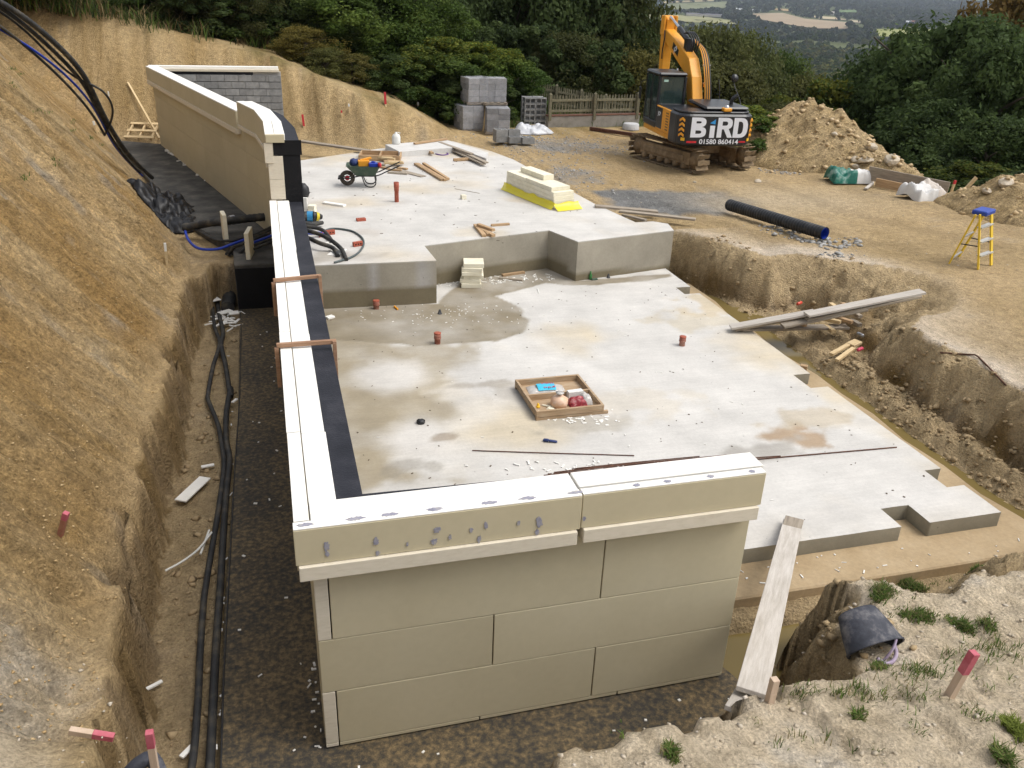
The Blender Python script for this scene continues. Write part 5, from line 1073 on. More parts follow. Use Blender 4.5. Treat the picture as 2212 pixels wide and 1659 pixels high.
for s in (-1, 1):
    U(MB().box(s*.80-.16, s*.80+.16, yb-.004, yb, 1.0, 1.06) if s < 0 else MB().box(.76, .98, yb-.004, yb, 1.02, 1.07), 'reflector', redr, 0, cw)
    for k in range(4):
        z = 1.18+.15*k; m = Matrix.Translation((s*1.13, -1.935, 0)) @ Matrix.Rotation(s*rad(48), 4, 'Z') @ Matrix.Rotation(rad(90), 4, 'X')
        U(MB().prism([(-.09, z), (.0, z+.06), (.09, z), (.09, z+.07), (0, z+.13), (-.09, z+.07)], 0, .02, m), 'chevron', yl, 0, cw)
    U(MB().box(-.06, .06, -.006, .02, 1.06, 1.15, Matrix.Translation((s*1.08, -1.965, 0)) @ Matrix.Rotation(s*rad(40), 4, 'Z')), 'reflector', yel, 0, cw)

# ================================================================== block packs by the hedge
dkblock = M('pack_block', [(.20, .20, .205), (.27, .27, .275), (.33, .33, .34)], 6, .9, .3, 40, rvar=.28)
fm, t_, b_ = nt('shrink_film'); b_.inputs['Base Color'].default_value = (.55, .57, .62, 1); b_.inputs['Roughness'].default_value = .2; b_.inputs['Alpha'].default_value = .16
n_ = t_.nodes.new('ShaderNodeTexNoise'); n_.inputs['Scale'].default_value = 5; n_.inputs['Distortion'].default_value = 2; bp_ = t_.nodes.new('ShaderNodeBump'); bp_.inputs['Strength'].default_value = .8; t_.links.new(n_.outputs['Fac'], bp_.inputs['Height']); t_.links.new(bp_.outputs[0], b_.inputs['Normal']); FILM = fm
pb = MB().box(-.218, .218, -.148, .148, 0, .212).mesh('block', dkblock, .006)
ZG = .72
def pack(px, py, z, rz, label, layers=5, nx=2, ny=3, tilt=0):
    e = empty('block_pack', at(px, py, z), rad(rz), label, 'block pack', 'wrapped packs of grey blocks'); e.rotation_euler = (0, rad(tilt), rad(rz))
    pal = MB()
    for y in (-.38, 0, .38): pal.box(-.48, .48, y-.04, y+.04, 0, .08)
    for x in (-.4, -.13, .13, .4): pal.box(x-.06, x+.06, -.46, .46, .082, .102)
    pal.build('pallet', grey_timber, e)
    for k in range(layers):
        for i in range(nx):
            for j in range(ny):
                o = link('block', pb, e); o.location = ((i-(nx-1)/2)*.442+random.uniform(-.008, .008), (j-(ny-1)/2)*.302+random.uniform(-.008, .008), .105+k*.216)
    h = .105+layers*.216; hx, hy = nx*.221+.012, ny*.151+.012
    mb = MB().box(-hx, hx, -hy, hy, .02, h+.012); mb.build('shrink_wrap', FILM, e, .03, 2)
    return e
pk1 = pack(1012, 281, ZG, 12, 'wrapped block pack on the ground, left in the group of four', 4); pk2 = pack(1073, 287, ZG, -8, 'wrapped block pack standing in front at right on the ground', 4)
pk3 = pack(1050, 277, ZG, 6, 'block pack standing behind the two front packs on the ground', 4)
up_z = ZG+.105+4*.216+.03
pa = at(1012, 281, ZG); pack_u = pack(1026, 223, up_z, 8, 'wrapped block pack on top, left of the upper two', 4); pack(1066, 224, up_z, -4, 'wrapped block pack on top, right of the upper two', 4, 2, 2)
length('timber_post', 'upright pale timber propping the upper block packs', 'timber', at(1045, 284, ZG), at(1050, 226, up_z-.02)+Vector((0, -.1, 0)), .08, .06, pine)
def hollow():
    mb = MB(); w, d, h, t = .44, .215, .215, .035
    for y in (-d/2+t/2, d/2-t/2): mb.box(-w/2, w/2, y-t/2, y+t/2, 0, h)
    for x in (-w/2+t/2, 0, w/2-t/2): mb.box(x-t/2, x+t/2, -d/2+t, d/2-t, 0.0, h)
    mb.box(-w/2+t, w/2-t, -d/2+t, d/2-t, h*.3, h*.32); return mb.mesh('hollow_block', blockwork, 0)
hb = hollow()
e = at(1157, 274, ZG); k = 0
for lay in range(5):
    for j in range(2):
        for i in range(2):
            o = link('hollow_block', hb); o.matrix_basis = Matrix.Translation((e.x+(i-.5)*.46, e.y+.25+.46*j, ZG+.12+lay*.222)) @ Matrix.Rotation(rad(-6), 4, 'Z') @ Matrix.Rotation(rad(90), 4, 'X')
            tag(o, 'grey hollow block, %s %s in the %s layer of the tall stack by the fence' % (('left', 'right')[i], ('front', 'rear')[j], ('bottom', 'second', 'middle', 'fourth', 'top')[lay]), 'concrete block', 'tall stack of hollow blocks')
tag(place(MB().box(-.6, .6, -.4, .5, 0, .1), 'pallet', grey_timber, (e.x, e.y+.3, ZG), rad(-6), .01), 'low pallet under the tall hollow block stack', 'pallet')
e = at(1112, 312, ZG)
for i, (dx, dy, dz) in enumerate(((-.3, .25, 0), (-.3, .48, 0), (.0, .25, 0), (.3, .1, 0), (.3, -.14, 0), (0, .02, 0), (-.3, .25, .22), (-.3, .48, .22), (.02, .3, .22))):
    o = link('hollow_block', hb); o.matrix_basis = Matrix.Translation((e.x+dx*1.5, e.y+dy*1.05, ZG+.05+dz)) @ Matrix.Rotation(rad(random.uniform(-4, 8)), 4, 'Z')
    tag(o, 'grey hollow block in the low group standing in front of the packs', 'concrete block', 'low group of hollow blocks')
pale_film = M('pale_plastic_film', [(.45, .46, .48), (.6, .61, .64)], 5, .3, .4, 14, spec=.5)
p = at(1150, 287, ZG); sheet_heap('plastic_film', 'crumpled pale plastic film lying in front of the tall block stack', 'plastic film', (p.x, p.y, ZG), .8, .5, .4, pale_film, 33, 0, 28, 5)

# ================================================================== low wall and picket fences
cwall = M('fence_wall', [(.20, .185, .16), (.27, .25, .22), (.33, .31, .275)], 3, .95, .3, 30)
fence_m = M('fence_wood', [(.11, .10, .065), (.17, .155, .10), (.22, .20, .135)], 12, .9, .2, 40, rvar=.2)
wA = at(1183, 276, ZG); wB = at(1380, 271, ZG); wd = (wB-wA); wd.z = 0; wl_len = wd.length; wa = math.atan2(wd.y, wd.x)
zt_ = atY(1183, 252, wA.y).z
lw = empty('garden_wall', wA, wa, 'low grey concrete garden wall below the picket fence', 'wall'); MB().box(0, wl_len, 0, .22, -.2, zt_-ZG).build('wall', cwall, lw, .01); MB().box(-.03, wl_len+.03, -.02, .24, zt_-ZG+.002, zt_-ZG+.06).build('capping', M('brick_capping', [(.12, .06, .04), (.2, .10, .07)], 8), lw, .01)
def picket_fence(label, a, b, h, np_, nposts, step=None, zb=0):
    a = Vector(a); b = Vector(b); d = b-a; L_ = Vector((d.x, d.y, 0)).length; r = empty('picket_fence', a, math.atan2(d.y, d.x), label, 'fence'); s = d.z/L_
    pm = MB().box(-.027, .027, -.01, .01, 0, h-.06).add([(-.027, -.01, h-.06), (.027, -.01, h-.06), (0, -.01, h), (-.027, .01, h-.06), (.027, .01, h-.06), (0, .01, h)], [(0, 1, 2), (5, 4, 3), (1, 4, 5, 2), (0, 2, 5, 3)]).mesh('picket', fence_m)
    for k in range(np_): o = link('picket', pm, r); x = L_*(k+.5)/np_; o.location = (x, 0, x*s+.05+random.uniform(-.015, .015)); o.rotation_euler = (0, rad(random.uniform(-1.5, 1.5)), 0)
    for z in (h*.22, h*.78): MB().bar((0, -.04, z), (L_, -.04, z+L_*s), .04, .09).build('rail', fence_m, r)
    po = MB().box(-.06, .06, -.06, .06, -.2, h+.08).add([(-.06, -.06, h+.08), (.06, -.06, h+.08), (.06, .06, h+.08), (-.06, .06, h+.08), (0, 0, h+.15)], [(0, 1, 4), (1, 2, 4), (2, 3, 4), (3, 0, 4)]).mesh('post', fence_m)
    for k in range(nposts): o = link('post', po, r); x = L_*k/(nposts-1); o.location = (x, -.11, x*s)
    return r
picket_fence('short picket fence standing on the low garden wall', (wA.x+.05, wA.y+.12, zt_+.04), (wB.x-.15, wB.y+.12, zt_+.04), .74, 30, 3)
fA = atY(1146, 222, 38.5); fB = atY(1356, 262, 38.0); 
picket_fence('long picket fence sloping down behind the short one', fA, fB, .88, 48, 5)
stA = at(1275, 281, ZG); length('steel_beam', 'long rusty steel beam lying on the ground left of the excavator', 'steel beam', at(1275, 281, ZG), at(1392, 298, ZG), .14, .13, rust)
length('steel_beam', 'rusty mesh beam lying on the ground right of the excavator', 'steel beam', at(1604, 302, ZG+.05), at(1712, 316, ZG), .25, .1, rust)
tag(place(MB().lathe([(.35, 0), (.33, .22), (.28, .24), (0, .24)], 12), 'manhole_ring', M('pale_concrete_ring', [(.4, .4, .4), (.5, .5, .49)], 4, .9), at(1362, 279, ZG), 0, 0), 'pale concrete ring beside the garden wall', 'concrete ring')
tag(MB().build if 0 else rod('drain_pipe', 'terracotta drain pipe lying on the ground right of the excavator', 'pipe', [at(1630, 330, ZG+.09), at(1652, 332, ZG+.09), at(1676, 335, ZG+.09)], .085, terra, None, 12))
rod('drain_pipe', 'shorter terracotta pipe piece beside the lying drain pipe', 'pipe', [at(1654, 333.5, ZG+.09), at(1680, 337, ZG+.09)], .075, terra, None, 12)
ts('red_post', 'red painted post foot beside the excavator rear', at(1612, 318, ZG), MB().box(-.06, .06, -.06, .06, 0, .35).box(-.1, .1, -.1, .1, 0, .05), red_p, 'post')

# ================================================================== yard: pipe, ladder, bags, edging
cp = empty('corrugated_pipe', at(1566, 449, ZG), 0, 'large black corrugated pipe lying on the earth yard', 'pipe')
a = at(1572, 456, ZG+.02); b = at(1779, 520, ZG+.02); dv = (b-a); dv.z = 0; n = 150; r0 = .155; path = [(dv*(i/n))+Vector((0, 0, r0+.02)) for i in range(n+1)]
cp.location = a; MB().tube(path, [r0 if (i//2) % 2 else r0*.92 for i in range(n+1)], 20, False).build('shell', black_pl, cp); MB().tube([path[0]-dv*.0, path[-1]+dv*.002], r0*.85, 20, False).build('liner', blue_pl, cp)
mrk = M('yellow_mark', [(.55, .5, .2), (.6, .55, .3)], 5); 
ld = empty('step_ladder', at(2095, 570, ZG), 0, 'yellow step ladder with blue top standing on the earth yard', 'ladder')
F1, F2, F3, F4 = [at(x, y, ZG)-Vector(ld.location) for x, y in ((2113, 582), (2141, 573), (2050, 570), (2071, 555))]
T1 = F1.lerp(F3, .42)+Vector((0, 0, 1.18)); T2 = F2.lerp(F4, .42)+Vector((0, 0, 1.18)); T3 = F1.lerp(F3, .55)+Vector((0, 0, 1.16)); T4 = F2.lerp(F4, .55)+Vector((0, 0, 1.16))
ly_ = M('ladder_yellow', [(.68, .46, .03), (.75, .52, .05)], 8, .55); alu = M('aluminium', [(.45, .45, .44), (.6, .6, .58)], 10, .45, .1, metal=.5)
for p0, p1, nm in ((F1, T1, 'front_rail'), (F2, T2, 'front_rail'), (F3, T3, 'back_rail'), (F4, T4, 'back_rail')): MB().bar(p0, p1, (.09 if nm[0] == 'f' else .065), .035).build(nm, ly_, ld)
for t_ in (.25, .5, .76): MB().bar(F1.lerp(T1, t_), F2.lerp(T2, t_), .11, .03).build('tread', alu, ld)
for t_ in (.12, .55): MB().bar(F3.lerp(T3, t_), F4.lerp(T4, t_), .03, .03).build('brace', alu, ld)
for p0, p1, q0, q1 in ((F1, T1, F3, T3), (F2, T2, F4, T4)): MB().bar(p0.lerp(p1, .42), q0.lerp(q1, .42), .03, .02).build('spreader', steel_d, ld)
mid = (T1+T2+T3+T4)/4; e_ = (T2-T1).normalized(); m = Matrix.Translation(mid) @ Matrix.Rotation(math.atan2(e_.y, e_.x), 4, 'Z'); MB().box(-.26, .26, -.16, .16, -.03, .07, m).build('top_cap', M('blue_cap', [(.02, .05, .28), (.03, .07, .36)], 6, .5), ld, .02)
greenbag = M('green_bag', [(.008, .085, .065), (.012, .14, .10), (.3, .4, .36)], 4, .5, .5, 9); whitebag = M('white_bag', [(.55, .54, .52), (.66, .65, .63)], 4, .6, .5, 9)
def bulkbag(label, px, py, sx, sy, sz, rz, m1, m2, seed, split=.5):
    e = empty('bulk_bag', at(px, py, ZG), rad(rz), label, 'bag', 'slumped building bags')
    n = 22; P = np.array([(-1+2*i/(n-1), -1+2*k/(n-1)) for i in range(n) for k in range(n)]); u, v = P.T
    def build(lo, hi, mat, nm):
        uu = lo+(hi-lo)*(u+1)/2; h = sz*((1-np.abs(uu)**5)*(1-np.abs(v)**6))**.4*(.8+1.0*fbm(uu*2.2+seed, v*2.2, seed, 3)); h = h+.5*sz*np.exp(-((uu+.85)/.2)**2-((v-.2)/.5)**2)*(lo < -.5)
        V = np.stack([uu*sx/2*(1+.1*fbm(v*2, uu*2, seed+2, 2)), v*sy/2*(1+.15*fbm(uu*3, v*0, seed+1, 2)), np.maximum(h, 0)], -1); ID = np.arange(n*n).reshape(n, n)
        o = link(nm, np_mesh(nm, V, np.stack([ID[:-1, :-1], ID[1:, :-1], ID[1:, 1:], ID[:-1, 1:]], -1).reshape(-1, 4), mat, True), e)
    build(-1, split, m1, 'body'); build(split-.02, 1, m2, 'end_flap')
bulkbag('green and white slumped bulk bag beside the timber edging', 1832, 391, 1.35, .8, .42, -8, greenbag, whitebag, 5, .15); bulkbag('white crumpled bulk bag at the end of the timber edging', 1993, 428, 1.2, .9, .46, 6, whitebag, M('beige_flap', [(.5, .44, .38), (.6, .55, .5)], 5), 13, .2)
length('edging_board', 'long weathered edging board running along the plateau edge', 'timber', at(1872, 388, ZG+.1), at(2044, 424, ZG), .06, .42, grey_timber); length('edging_board', 'short lower edging board before the long one', 'timber', at(1890, 402, ZG), at(1985, 422, ZG), .05, .25, timber)
length('timber_length', 'short pale plank end lying in front of the edging board', 'timber', at(1870, 409, ZG), at(1884, 398, ZG+.03), .1, .04, scaffold)
stake(2078, 417, (2098, 387), 'leaning pale post at the plateau edge', None, .09, base=at(2076, 419, ZG)); stake(2056, 408, (2058, 390), 'red and white stake behind the white bag', red_p, .06, base=at(2056, 412, ZG)); stake(1960, 395, (1961, 384), 'white stake behind the long edging board', white_p, .07, base=at(1960, 396, ZG))

# stack of planks bridging the trench
g = 'plank stack over the trench'
z0, z1 = .02, .84
length('plank', 'topmost long grey plank reaching from slab to bank over the trench', 'plank', at(1578, 709, .07), at(1760, 676, .46), .23, .045, scaffold, g); length('plank', 'upper long grey plank of the stack, nearer the bank', 'plank', at(1742, 682, .47), at(1993, 632, .86), .23, .045, scaffold, g)
for k, (a, b, za, zb) in enumerate((((1585, 712), (1800, 672), .02, .44), ((1740, 690), (1985, 640), .36, .80), ((1690, 706), (1870, 668), .22, .56), ((1600, 712), (1830, 708), .02, .05))): length('plank', 'lower grey plank underneath the bridging plank stack', 'plank', at(*a, za), at(*b, zb), .22, .045, grey_timber, g)
for k, (a, b, z) in enumerate((((1793, 660), (1822, 680), .30), ((1818, 660), (1850, 676), .32), ((1830, 672), (1858, 688), .2), ((1775, 690), (1815, 700), .14), ((1800, 688), (1840, 700), .16), ((1690, 698), (1712, 708), .08), ((1702, 696), (1722, 704), .1), ((1722, 700), (1740, 706), .08), ((1838, 695), (1857, 706), .1), ((1782, 706), (1800, 720), .02))):
    length('timber_block', 'short timber block wedged beneath the bridging planks', 'timber', at(*a, z), at(*b, z), .1, .07, (pine, timber, grey_timber)[k % 3], 'timber blocks under the planks')
length('timber_length', 'pale timber with pointed end in the trench, upper one', 'timber', at(1795, 768, .0), at(1838, 744, .06), .09, .05, pine); length('timber_length', 'pale timber in the trench, lower one', 'timber', at(1807, 781, .0), at(1843, 755, .06), .08, .05, pine); length('timber_block', 'broad pale timber chip above the two trench timbers', 'timber', at(1836, 748, .06), at(1854, 740, .09), .18, .05, pine)
silver = M('silver_can', [(.4, .41, .43), (.5, .5, .52)], 6, .3, 0, metal=.8)
def can(label, a, b, z, mat, r=.034):
    A = at(*a, z)+Vector((0, 0, r)); B = at(*b, z)+Vector((0, 0, r)); d = (B-A).normalized(); B = A+d*.16
    e = empty('drink_can', A, 0, label, 'can'); MB().tube([Vector((0, 0, 0)), d*.01, d*.15, d*.16], [r*.8, r, r, r*.8], 12).build('can', mat, e); MB().tube([d*.16, d*.163], r*.75, 12).build('lid', silver, e)
can('red drink can lying under the earth bank', (1722, 660), (1732, 656), .12, M('orange_red_can', [(.55, .05, .03), (.6, .10, .06)], 8, .35)); can('pink red drink can lying by the bank nose', (1852, 760), (1864, 755), .1, M('pink_red_can', [(.5, .03, .08), (.6, .08, .14)], 8, .35)); can('silver dark can lying above the trench timbers', (1852, 723), (1865, 730), .1, silver)
length('timber_block', 'brown timber block on the slab edge beside the notch', 'timber', at(1727, 800, -.2), at(1742, 803, -.2), .1, .12, timber)
rod('bent_bar', 'bent rusty bar lying on the pale bank top', 'steel bar', [G(2030, 765, .03), G(2068, 768, .03), G(2105, 770, .03), G(2112, 774, .03), G(2130, 792, .03), G(2172, 836, .03)], .014, rust, None, 7)

# gangplank from the near bank
gf = at(1622, 1502, 1.27); length('gangplank', 'long pale scaffold board leaning from the near bank to the slab', 'plank', gf, at(1712, 1132, .035), .235, .042, scaffold)
length('gangplank', 'dark short board end lying on top of the slab end of the gangplank', 'plank', at(1701, 1172, .15), at(1716, 1122, .085), .225, .03, grey_timber); length('gangplank', 'lower board end under the foot of the gangplank', 'plank', at(1597, 1547, 1.27), at(1640, 1470, 1.0), .235, .042, scaffold)
stake(1655, 1542, (1657, 1456), 'square pale stake beside the foot of the gangplank', None, .055, base=at(1655, 1545, 1.22), h=.36, body=pinkwood)
stake(2050, 1505, (2068, 1405), 'stout stake with pink paint on the near right bank', pink, .06, paint=.45, body=pinkwood)
# flexible rubber bucket
bk = G(1880, 1405); be = empty('rubber_bucket', bk+Vector((0, .10, .14)), 0, 'dusty black rubber bucket tipped over on the near bank', 'bucket')
dustb = M('dusty_rubber', [(.018, .020, .027), (.045, .048, .062), (.20, .19, .19)], 7, .65, .2, 40, stretch=(1, 1, 1))
axis = Vector((-.05, .80, .42)).normalized(); mR = axis.to_track_quat('Z', 'Y').to_matrix().to_4x4() @ Matrix.Diagonal((1.2, .80, 1, 1))
MB().lathe([(.235, -.17), (.250, -.172), (.252, -.155), (.240, -.14), (.215, .0), (.18, .14), (.165, .19), (.14, .205), (0, .21)], 32, mR).build('shell', dustb, be); MB().lathe([(.235, -.168), (.20, .0), (.15, .17), (0, .18)], 32, mR).build('inside', black_pl, be)
lil = M('lilac_strap', [(.30, .22, .34), (.42, .36, .44)], 9, .7)
MB().tube(smooth_path([mR @ Vector((-.10, .21, -.17)), mR @ Vector((-.05, .15, -.24)), mR @ Vector((.03, .0, -.30)), mR @ Vector((.10, -.1, -.28)), mR @ Vector((.16, -.17, -.17))], 5), .014, 6).build('handle', lil, be)
rod('strap', 'lilac strap hanging below the tipped rubber bucket', 'strap', [bk+Vector(v) for v in ((-.06, -.16, .06), (.0, -.2, .03), (.08, -.2, .03), (.15, -.15, .06), (.17, -.08, .1))], .02, lil, None, 6, 4)
# black boot toe at the very bottom left: dark rubber hose end
rod('duct_end', 'dusty black duct end poking in at the bottom left edge', 'duct', [at(270, 1680, 1.3), at(300, 1650, 1.35), at(330, 1640, 1.35), at(352, 1690, 1.3)], .05, dustb, None, 10, 4)

# ---- soil heaps with stones
def mound(label, c, rx, ry, h, seed, rz=0, n=90, ridge=()):
    u = np.linspace(-1.15, 1.15, n); Uu, Vv = np.meshgrid(u, u); q = np.hypot(Uu, Vv)
    z = h*np.clip(1-q**1.3, 0, 1)**.9
    for (a, b, w, k) in ridge: z = np.maximum(z, k*np.clip(1-np.hypot((Uu-a)/w, (Vv-b)/w), 0, 1))
    x = Uu*rx; y = Vv*ry; cs, sn = math.cos(rz), math.sin(rz); X_ = c[0]+x*cs-y*sn; Y_ = c[1]+x*sn+y*cs
    z = z*(1+.5*fbm(X_*1.5, Y_*1.5, seed, 4))+(fbm(X_*3.5, Y_*3.5, seed+2, 4)*.22+np.abs(fbm(X_*9, Y_*9, seed+4, 2))*.10)*np.clip(z*4, 0, 1)
    gz_ = height(X_.ravel(), Y_.ravel(), False).reshape(X_.shape); gz_ = np.maximum(gz_, -3.5)
    Z_ = gz_+z-.14*np.clip(1-z*8, 0, 1)-.02; ID = np.arange(n*n).reshape(n, n)
    V = np.stack([X_-c[0], Y_-c[1], Z_-c[2]], -1).reshape(-1, 3); n1 = fbm(X_*1.2, Y_*1.2, seed+6, 4).ravel()[:, None]; n2 = fbm(X_*5, Y_*5, seed+7, 3).ravel()[:, None]
    Cc = np.array((.50, .37, .20))+n1*np.array((.16, .13, .09))+n2*np.array((.14, .12, .10))
    o = link('soil_heap', np_mesh('soil_heap', V, np.stack([ID[:-1, :-1], ID[:-1, 1:], ID[1:, 1:], ID[1:, :-1]], -1).reshape(-1, 4), SOIL, True, np.clip(Cc, .02, .9))); o.location = c
    return tag(o, label, 'soil heap')
h1 = at(1810, 352, ZG); mound('tall sandy soil heap with stones at the plateau edge', (18.7, 27.4, .7), 4.2, 2.7, 1.9, 201, rad(-32), 110, ((-.70, .05, .6, .8), (.5, -.1, .5, 1.0))); mound('lower stony soil heap in front of the tall one', (19.6, 24.6, .7), 2.4, 1.3, .85, 211, rad(-38), 70)
p2 = at(2190, 470, ZG); mound('sandy soil heap at the right edge of the yard', (20.3, 19.3, .7), 2.1, 2.0, 1.05, 221, rad(-20), 80, ((-.5, .3, .6, .6),))
def rock_mesh(seed):
    r = random.Random(seed); bm = bmesh.new(); bmesh.ops.create_icosphere(bm, subdivisions=2, radius=.5)
    sx, sy, sz = r.uniform(.8, 1.3), r.uniform(.6, 1), r.uniform(.45, .75); off = [Vector((r.uniform(-1, 1), r.uniform(-1, 1), r.uniform(-1, 1))).normalized() for _ in range(9)]
    for v in bm.verts:
        p = v.co.copy(); 
        for o_ in off:
            dd = p.dot(o_); 
            if dd > .36: p -= o_*(dd-.36)*.9
        v.co = Vector((p.x*sx, p.y*sy, p.z*sz))*(1+r.uniform(-.03, .03))
    me = bpy.data.meshes.new('rock'); bm.to_mesh(me); bm.free(); return me
stone_m = M('pale_stone', [(.40, .33, .23), (.50, .43, .33), (.56, .50, .42)], 5, .9, .4, 30, rvar=.12); grey_stone = M('grey_stone', [(.28, .27, .25), (.38, .37, .35), (.46, .45, .43)], 6, .9, .4, 30, rvar=.15)
rocks = [rock_mesh(i) for i in range(5)]
for r_ in rocks: r_.materials.append(stone_m)
def rock(px, py, s, label, surf=None):
    p = surf or G(px, py); o = link('rock', random.choice(rocks)); o.location = p+Vector((0, 0, s*.12)); o.scale = (s, s, s); o.rotation_euler = (random.uniform(-.3, .3), random.uniform(-.3, .3), random.uniform(0, 6)); tag(o, label, 'rock')
dg = None
def surf_hit(px, py):
    global dg
    dg = bpy.context.evaluated_depsgraph_get(); d = Vector(ray(px, py)).normalized(); ok, loc, *_ = scene.ray_cast(dg, Vector(CAM), d); return loc if ok else G(px, py)
bpy.context.view_layer.update()
for px, py, s, lab in ((1880, 322, .55, 'pale rock on the right flank of the tall soil heap'), (1925, 352, .6, 'big pale rock where the two soil heaps meet'), (1870, 350, .5, 'rock low on the front of the stony heap'), (1845, 347, .4, 'rock beside the foot of the tall soil heap'), (1802, 292, .3, 'grey rock near the crest of the tall soil heap'), (1848, 362, .3, 'small rock before the stony soil heap'), (1640, 318, .4, 'pale rock on the ground right of the excavator track'), (1636, 394, .3, 'flat pale stone alone on the yard below the excavator'), (2170, 398, .55, 'rounded soil lump on the crest of the right heap'), (2130, 415, .35, 'soil lump on the left flank of the right heap'), (1500, 395, .14, 'small stone on the yard between pipe and excavator')):
    rock(px, py, s, lab, surf_hit(px, py))
def heap_clods():
    dg_ = bpy.context.evaluated_depsgraph_get(); out = []; rr_ = random.Random(12)
    for (cx_, cy_, sx_, sy_, n_) in ((18.7, 27.4, 2.6, 2.2, 420), (19.6, 24.6, 1.6, 1.2, 200), (20.3, 19.3, 1.5, 1.5, 260)):
        for k in range(n_):
            ok, loc, *_ = scene.ray_cast(dg_, Vector((cx_+rr_.gauss(0, sx_*.55), cy_+rr_.gauss(0, sy_*.55), 12)), Vector((0, 0, -1)))
            if ok and loc.z > .5: out.append(tuple(loc))
    return out
HC = heap_clods()
# loose stones: rubble beside the pipe, gravel, chips
def scatter(name, pts, smin, smax, mat, seed):
    r = random.Random(seed); V = []; Fs = []
    base = [(np.array([v.co[:] for v in m_.vertices]), [tuple(p.vertices) for p in m_.polygons]) for m_ in rocks_low]
    for p in pts:
        bv, bf = r.choice(base); s = smin+(smax-smin)*r.random()**2.5; a = r.uniform(0, 6.3); c, sn = math.cos(a), math.sin(a); k = sum(len(v) for v in V)
        vv = bv*s; V.append(np.stack([vv[:, 0]*c-vv[:, 1]*sn+p[0], vv[:, 0]*sn+vv[:, 1]*c+p[1], vv[:, 2]+p[2]+s*.1], -1)); Fs += [tuple(i+k for i in f) for f in bf]
    me = np_mesh(name, np.vstack(V), np.array(Fs), mat); return tag(link(name, me), kind='stuff')
def low_rock(seed):
    r = random.Random(seed); bm = bmesh.new()
    for _ in range(12): bm.verts.new(Vector((r.gauss(0, 1), r.gauss(0, 1), r.gauss(0, 1))).normalized()*r.uniform(.35, .55)*1.0)
    bmesh.ops.convex_hull(bm, input=bm.verts[:]); bmesh.ops.delete(bm, geom=[v for v in bm.verts if not v.link_faces], context='VERTS'); bmesh.ops.triangulate(bm, faces=bm.faces[:])
    for v in bm.verts: v.co = Vector((v.co.x*1.15, v.co.y*.9, v.co.z*.62))
    me = bpy.data.meshes.new('chip'); bm.to_mesh(me); bm.free(); return me
rocks_low = [low_rock(i) for i in range(6)]
def around(n, f): return [f() for _ in range(n)]
def gp(x, y): return (x, y, hz(x, y))
R2 = random.Random(5); gs = lambda s: R2.gauss(0, s)
scatter('heap_clods', HC, .03, .26, M('heap_clod', [(.40, .29, .15), (.50, .37, .21), (.56, .45, .30)], 6, .95, .4, 30), 13)
pp = []
for k in range(120): t = R2.random(); q = at(1640+150*t, 480+45*t, ZG); pp.append((q.x+gs(.25), q.y+gs(.18)-.25, ZG+.0))
for k in range(50): q = at(1790+R2.uniform(-20, 70), 525+R2.uniform(-15, 12), ZG); pp.append((q.x, q.y, ZG))
for k in range(22): q = at(1760+R2.uniform(0, 110), 556+R2.uniform(-4, 4), ZG); pp.append((q.x, q.y, ZG-.02))
pp = [gp(x, y) for x, y, z in pp]; scatter('rubble', pp, .05, .22, grey_stone, 3)
pp = [gp(10.3+gs(1.6), 30.6+gs(1.5)) for k in range(900)]+[gp(9.0+gs(.7), 25.5+gs(1.3)) for k in range(260)]+[gp(*at(1690+gs(26), 367+gs(4), ZG)[:2]) for k in range(170)]; scatter('gravel', pp, .025, .12, grey_stone, 4)
pp = []
for k in range(2600):
    x = R2.uniform(-2.6, 9.5); y = R2.uniform(2.2, 6.5); pp.append((x, y))
xs_ = np.array(pp); zz_, sd_, pf_, *_ = height(xs_[:, 0], xs_[:, 1], True, True); ok_ = (sd_ > .05); pp = [(x, y, z) for (x, y), z, k in zip(pp, zz_, ok_) if k]; scatter('soil_lumps', pp, .010, .06, stone_m, 6)
pp = [(R2.uniform(9.4, 10.4), R2.uniform(7.0, 13)) for k in range(700)]+[(R2.uniform(9.6, 12.5), R2.uniform(12.6, 16.0)) for k in range(150)]+[(R2.uniform(10.1, 10.8), R2.uniform(7, 12.5)) for k in range(260)]+[(R2.uniform(9.4, 10.4), R2.uniform(15.2, 18)) for k in range(120)]+[(R2.uniform(3.9, 5.4), R2.uniform(4.9, 6.4)) for k in range(140)]+[(R2.uniform(-1.55, -.9), R2.uniform(5.5, 17.5)) for k in range(220)]
xs_ = np.array(pp); zz_ = height(xs_[:, 0], xs_[:, 1], True); clod = M('clod', [(.27, .195, .105), (.36, .265, .15), (.42, .32, .19)], 6, .95, .4, 30); scatter('clods', [(x, y, z) for (x, y), z in zip(pp, zz_)], .02, .15, clod, 8)
pp = []
for k in range(600): x = R2.uniform(9.5, 20); y = R2.uniform(14, 30); pp.append((x, y))
xs_ = np.array(pp); zz_, sd_, *_ = height(xs_[:, 0], xs_[:, 1], True, True); scatter('yard_chips', [(x, y, z) for (x, y), z, s in zip(pp, zz_, sd_) if s > .2], .010, .06, stone_m, 9)
# slope face: chalky streaks and clods
pp = []
for k in range(5200):
    y = 4.6+21*R2.random()**1.5; x = -1.75-R2.random()*4.0*(.3+y/26); pp.append((x, y))
xs_ = np.array(pp); zz_ = height(xs_[:, 0], xs_[:, 1], True); scatter('slope_clods', [(x, y, z) for (x, y), z in zip(pp, zz_)], .012, .050, M('slope_clod', [(.32, .22, .10), (.40, .285, .14), (.46, .35, .2)], 6, .95, .4, 30), 11)

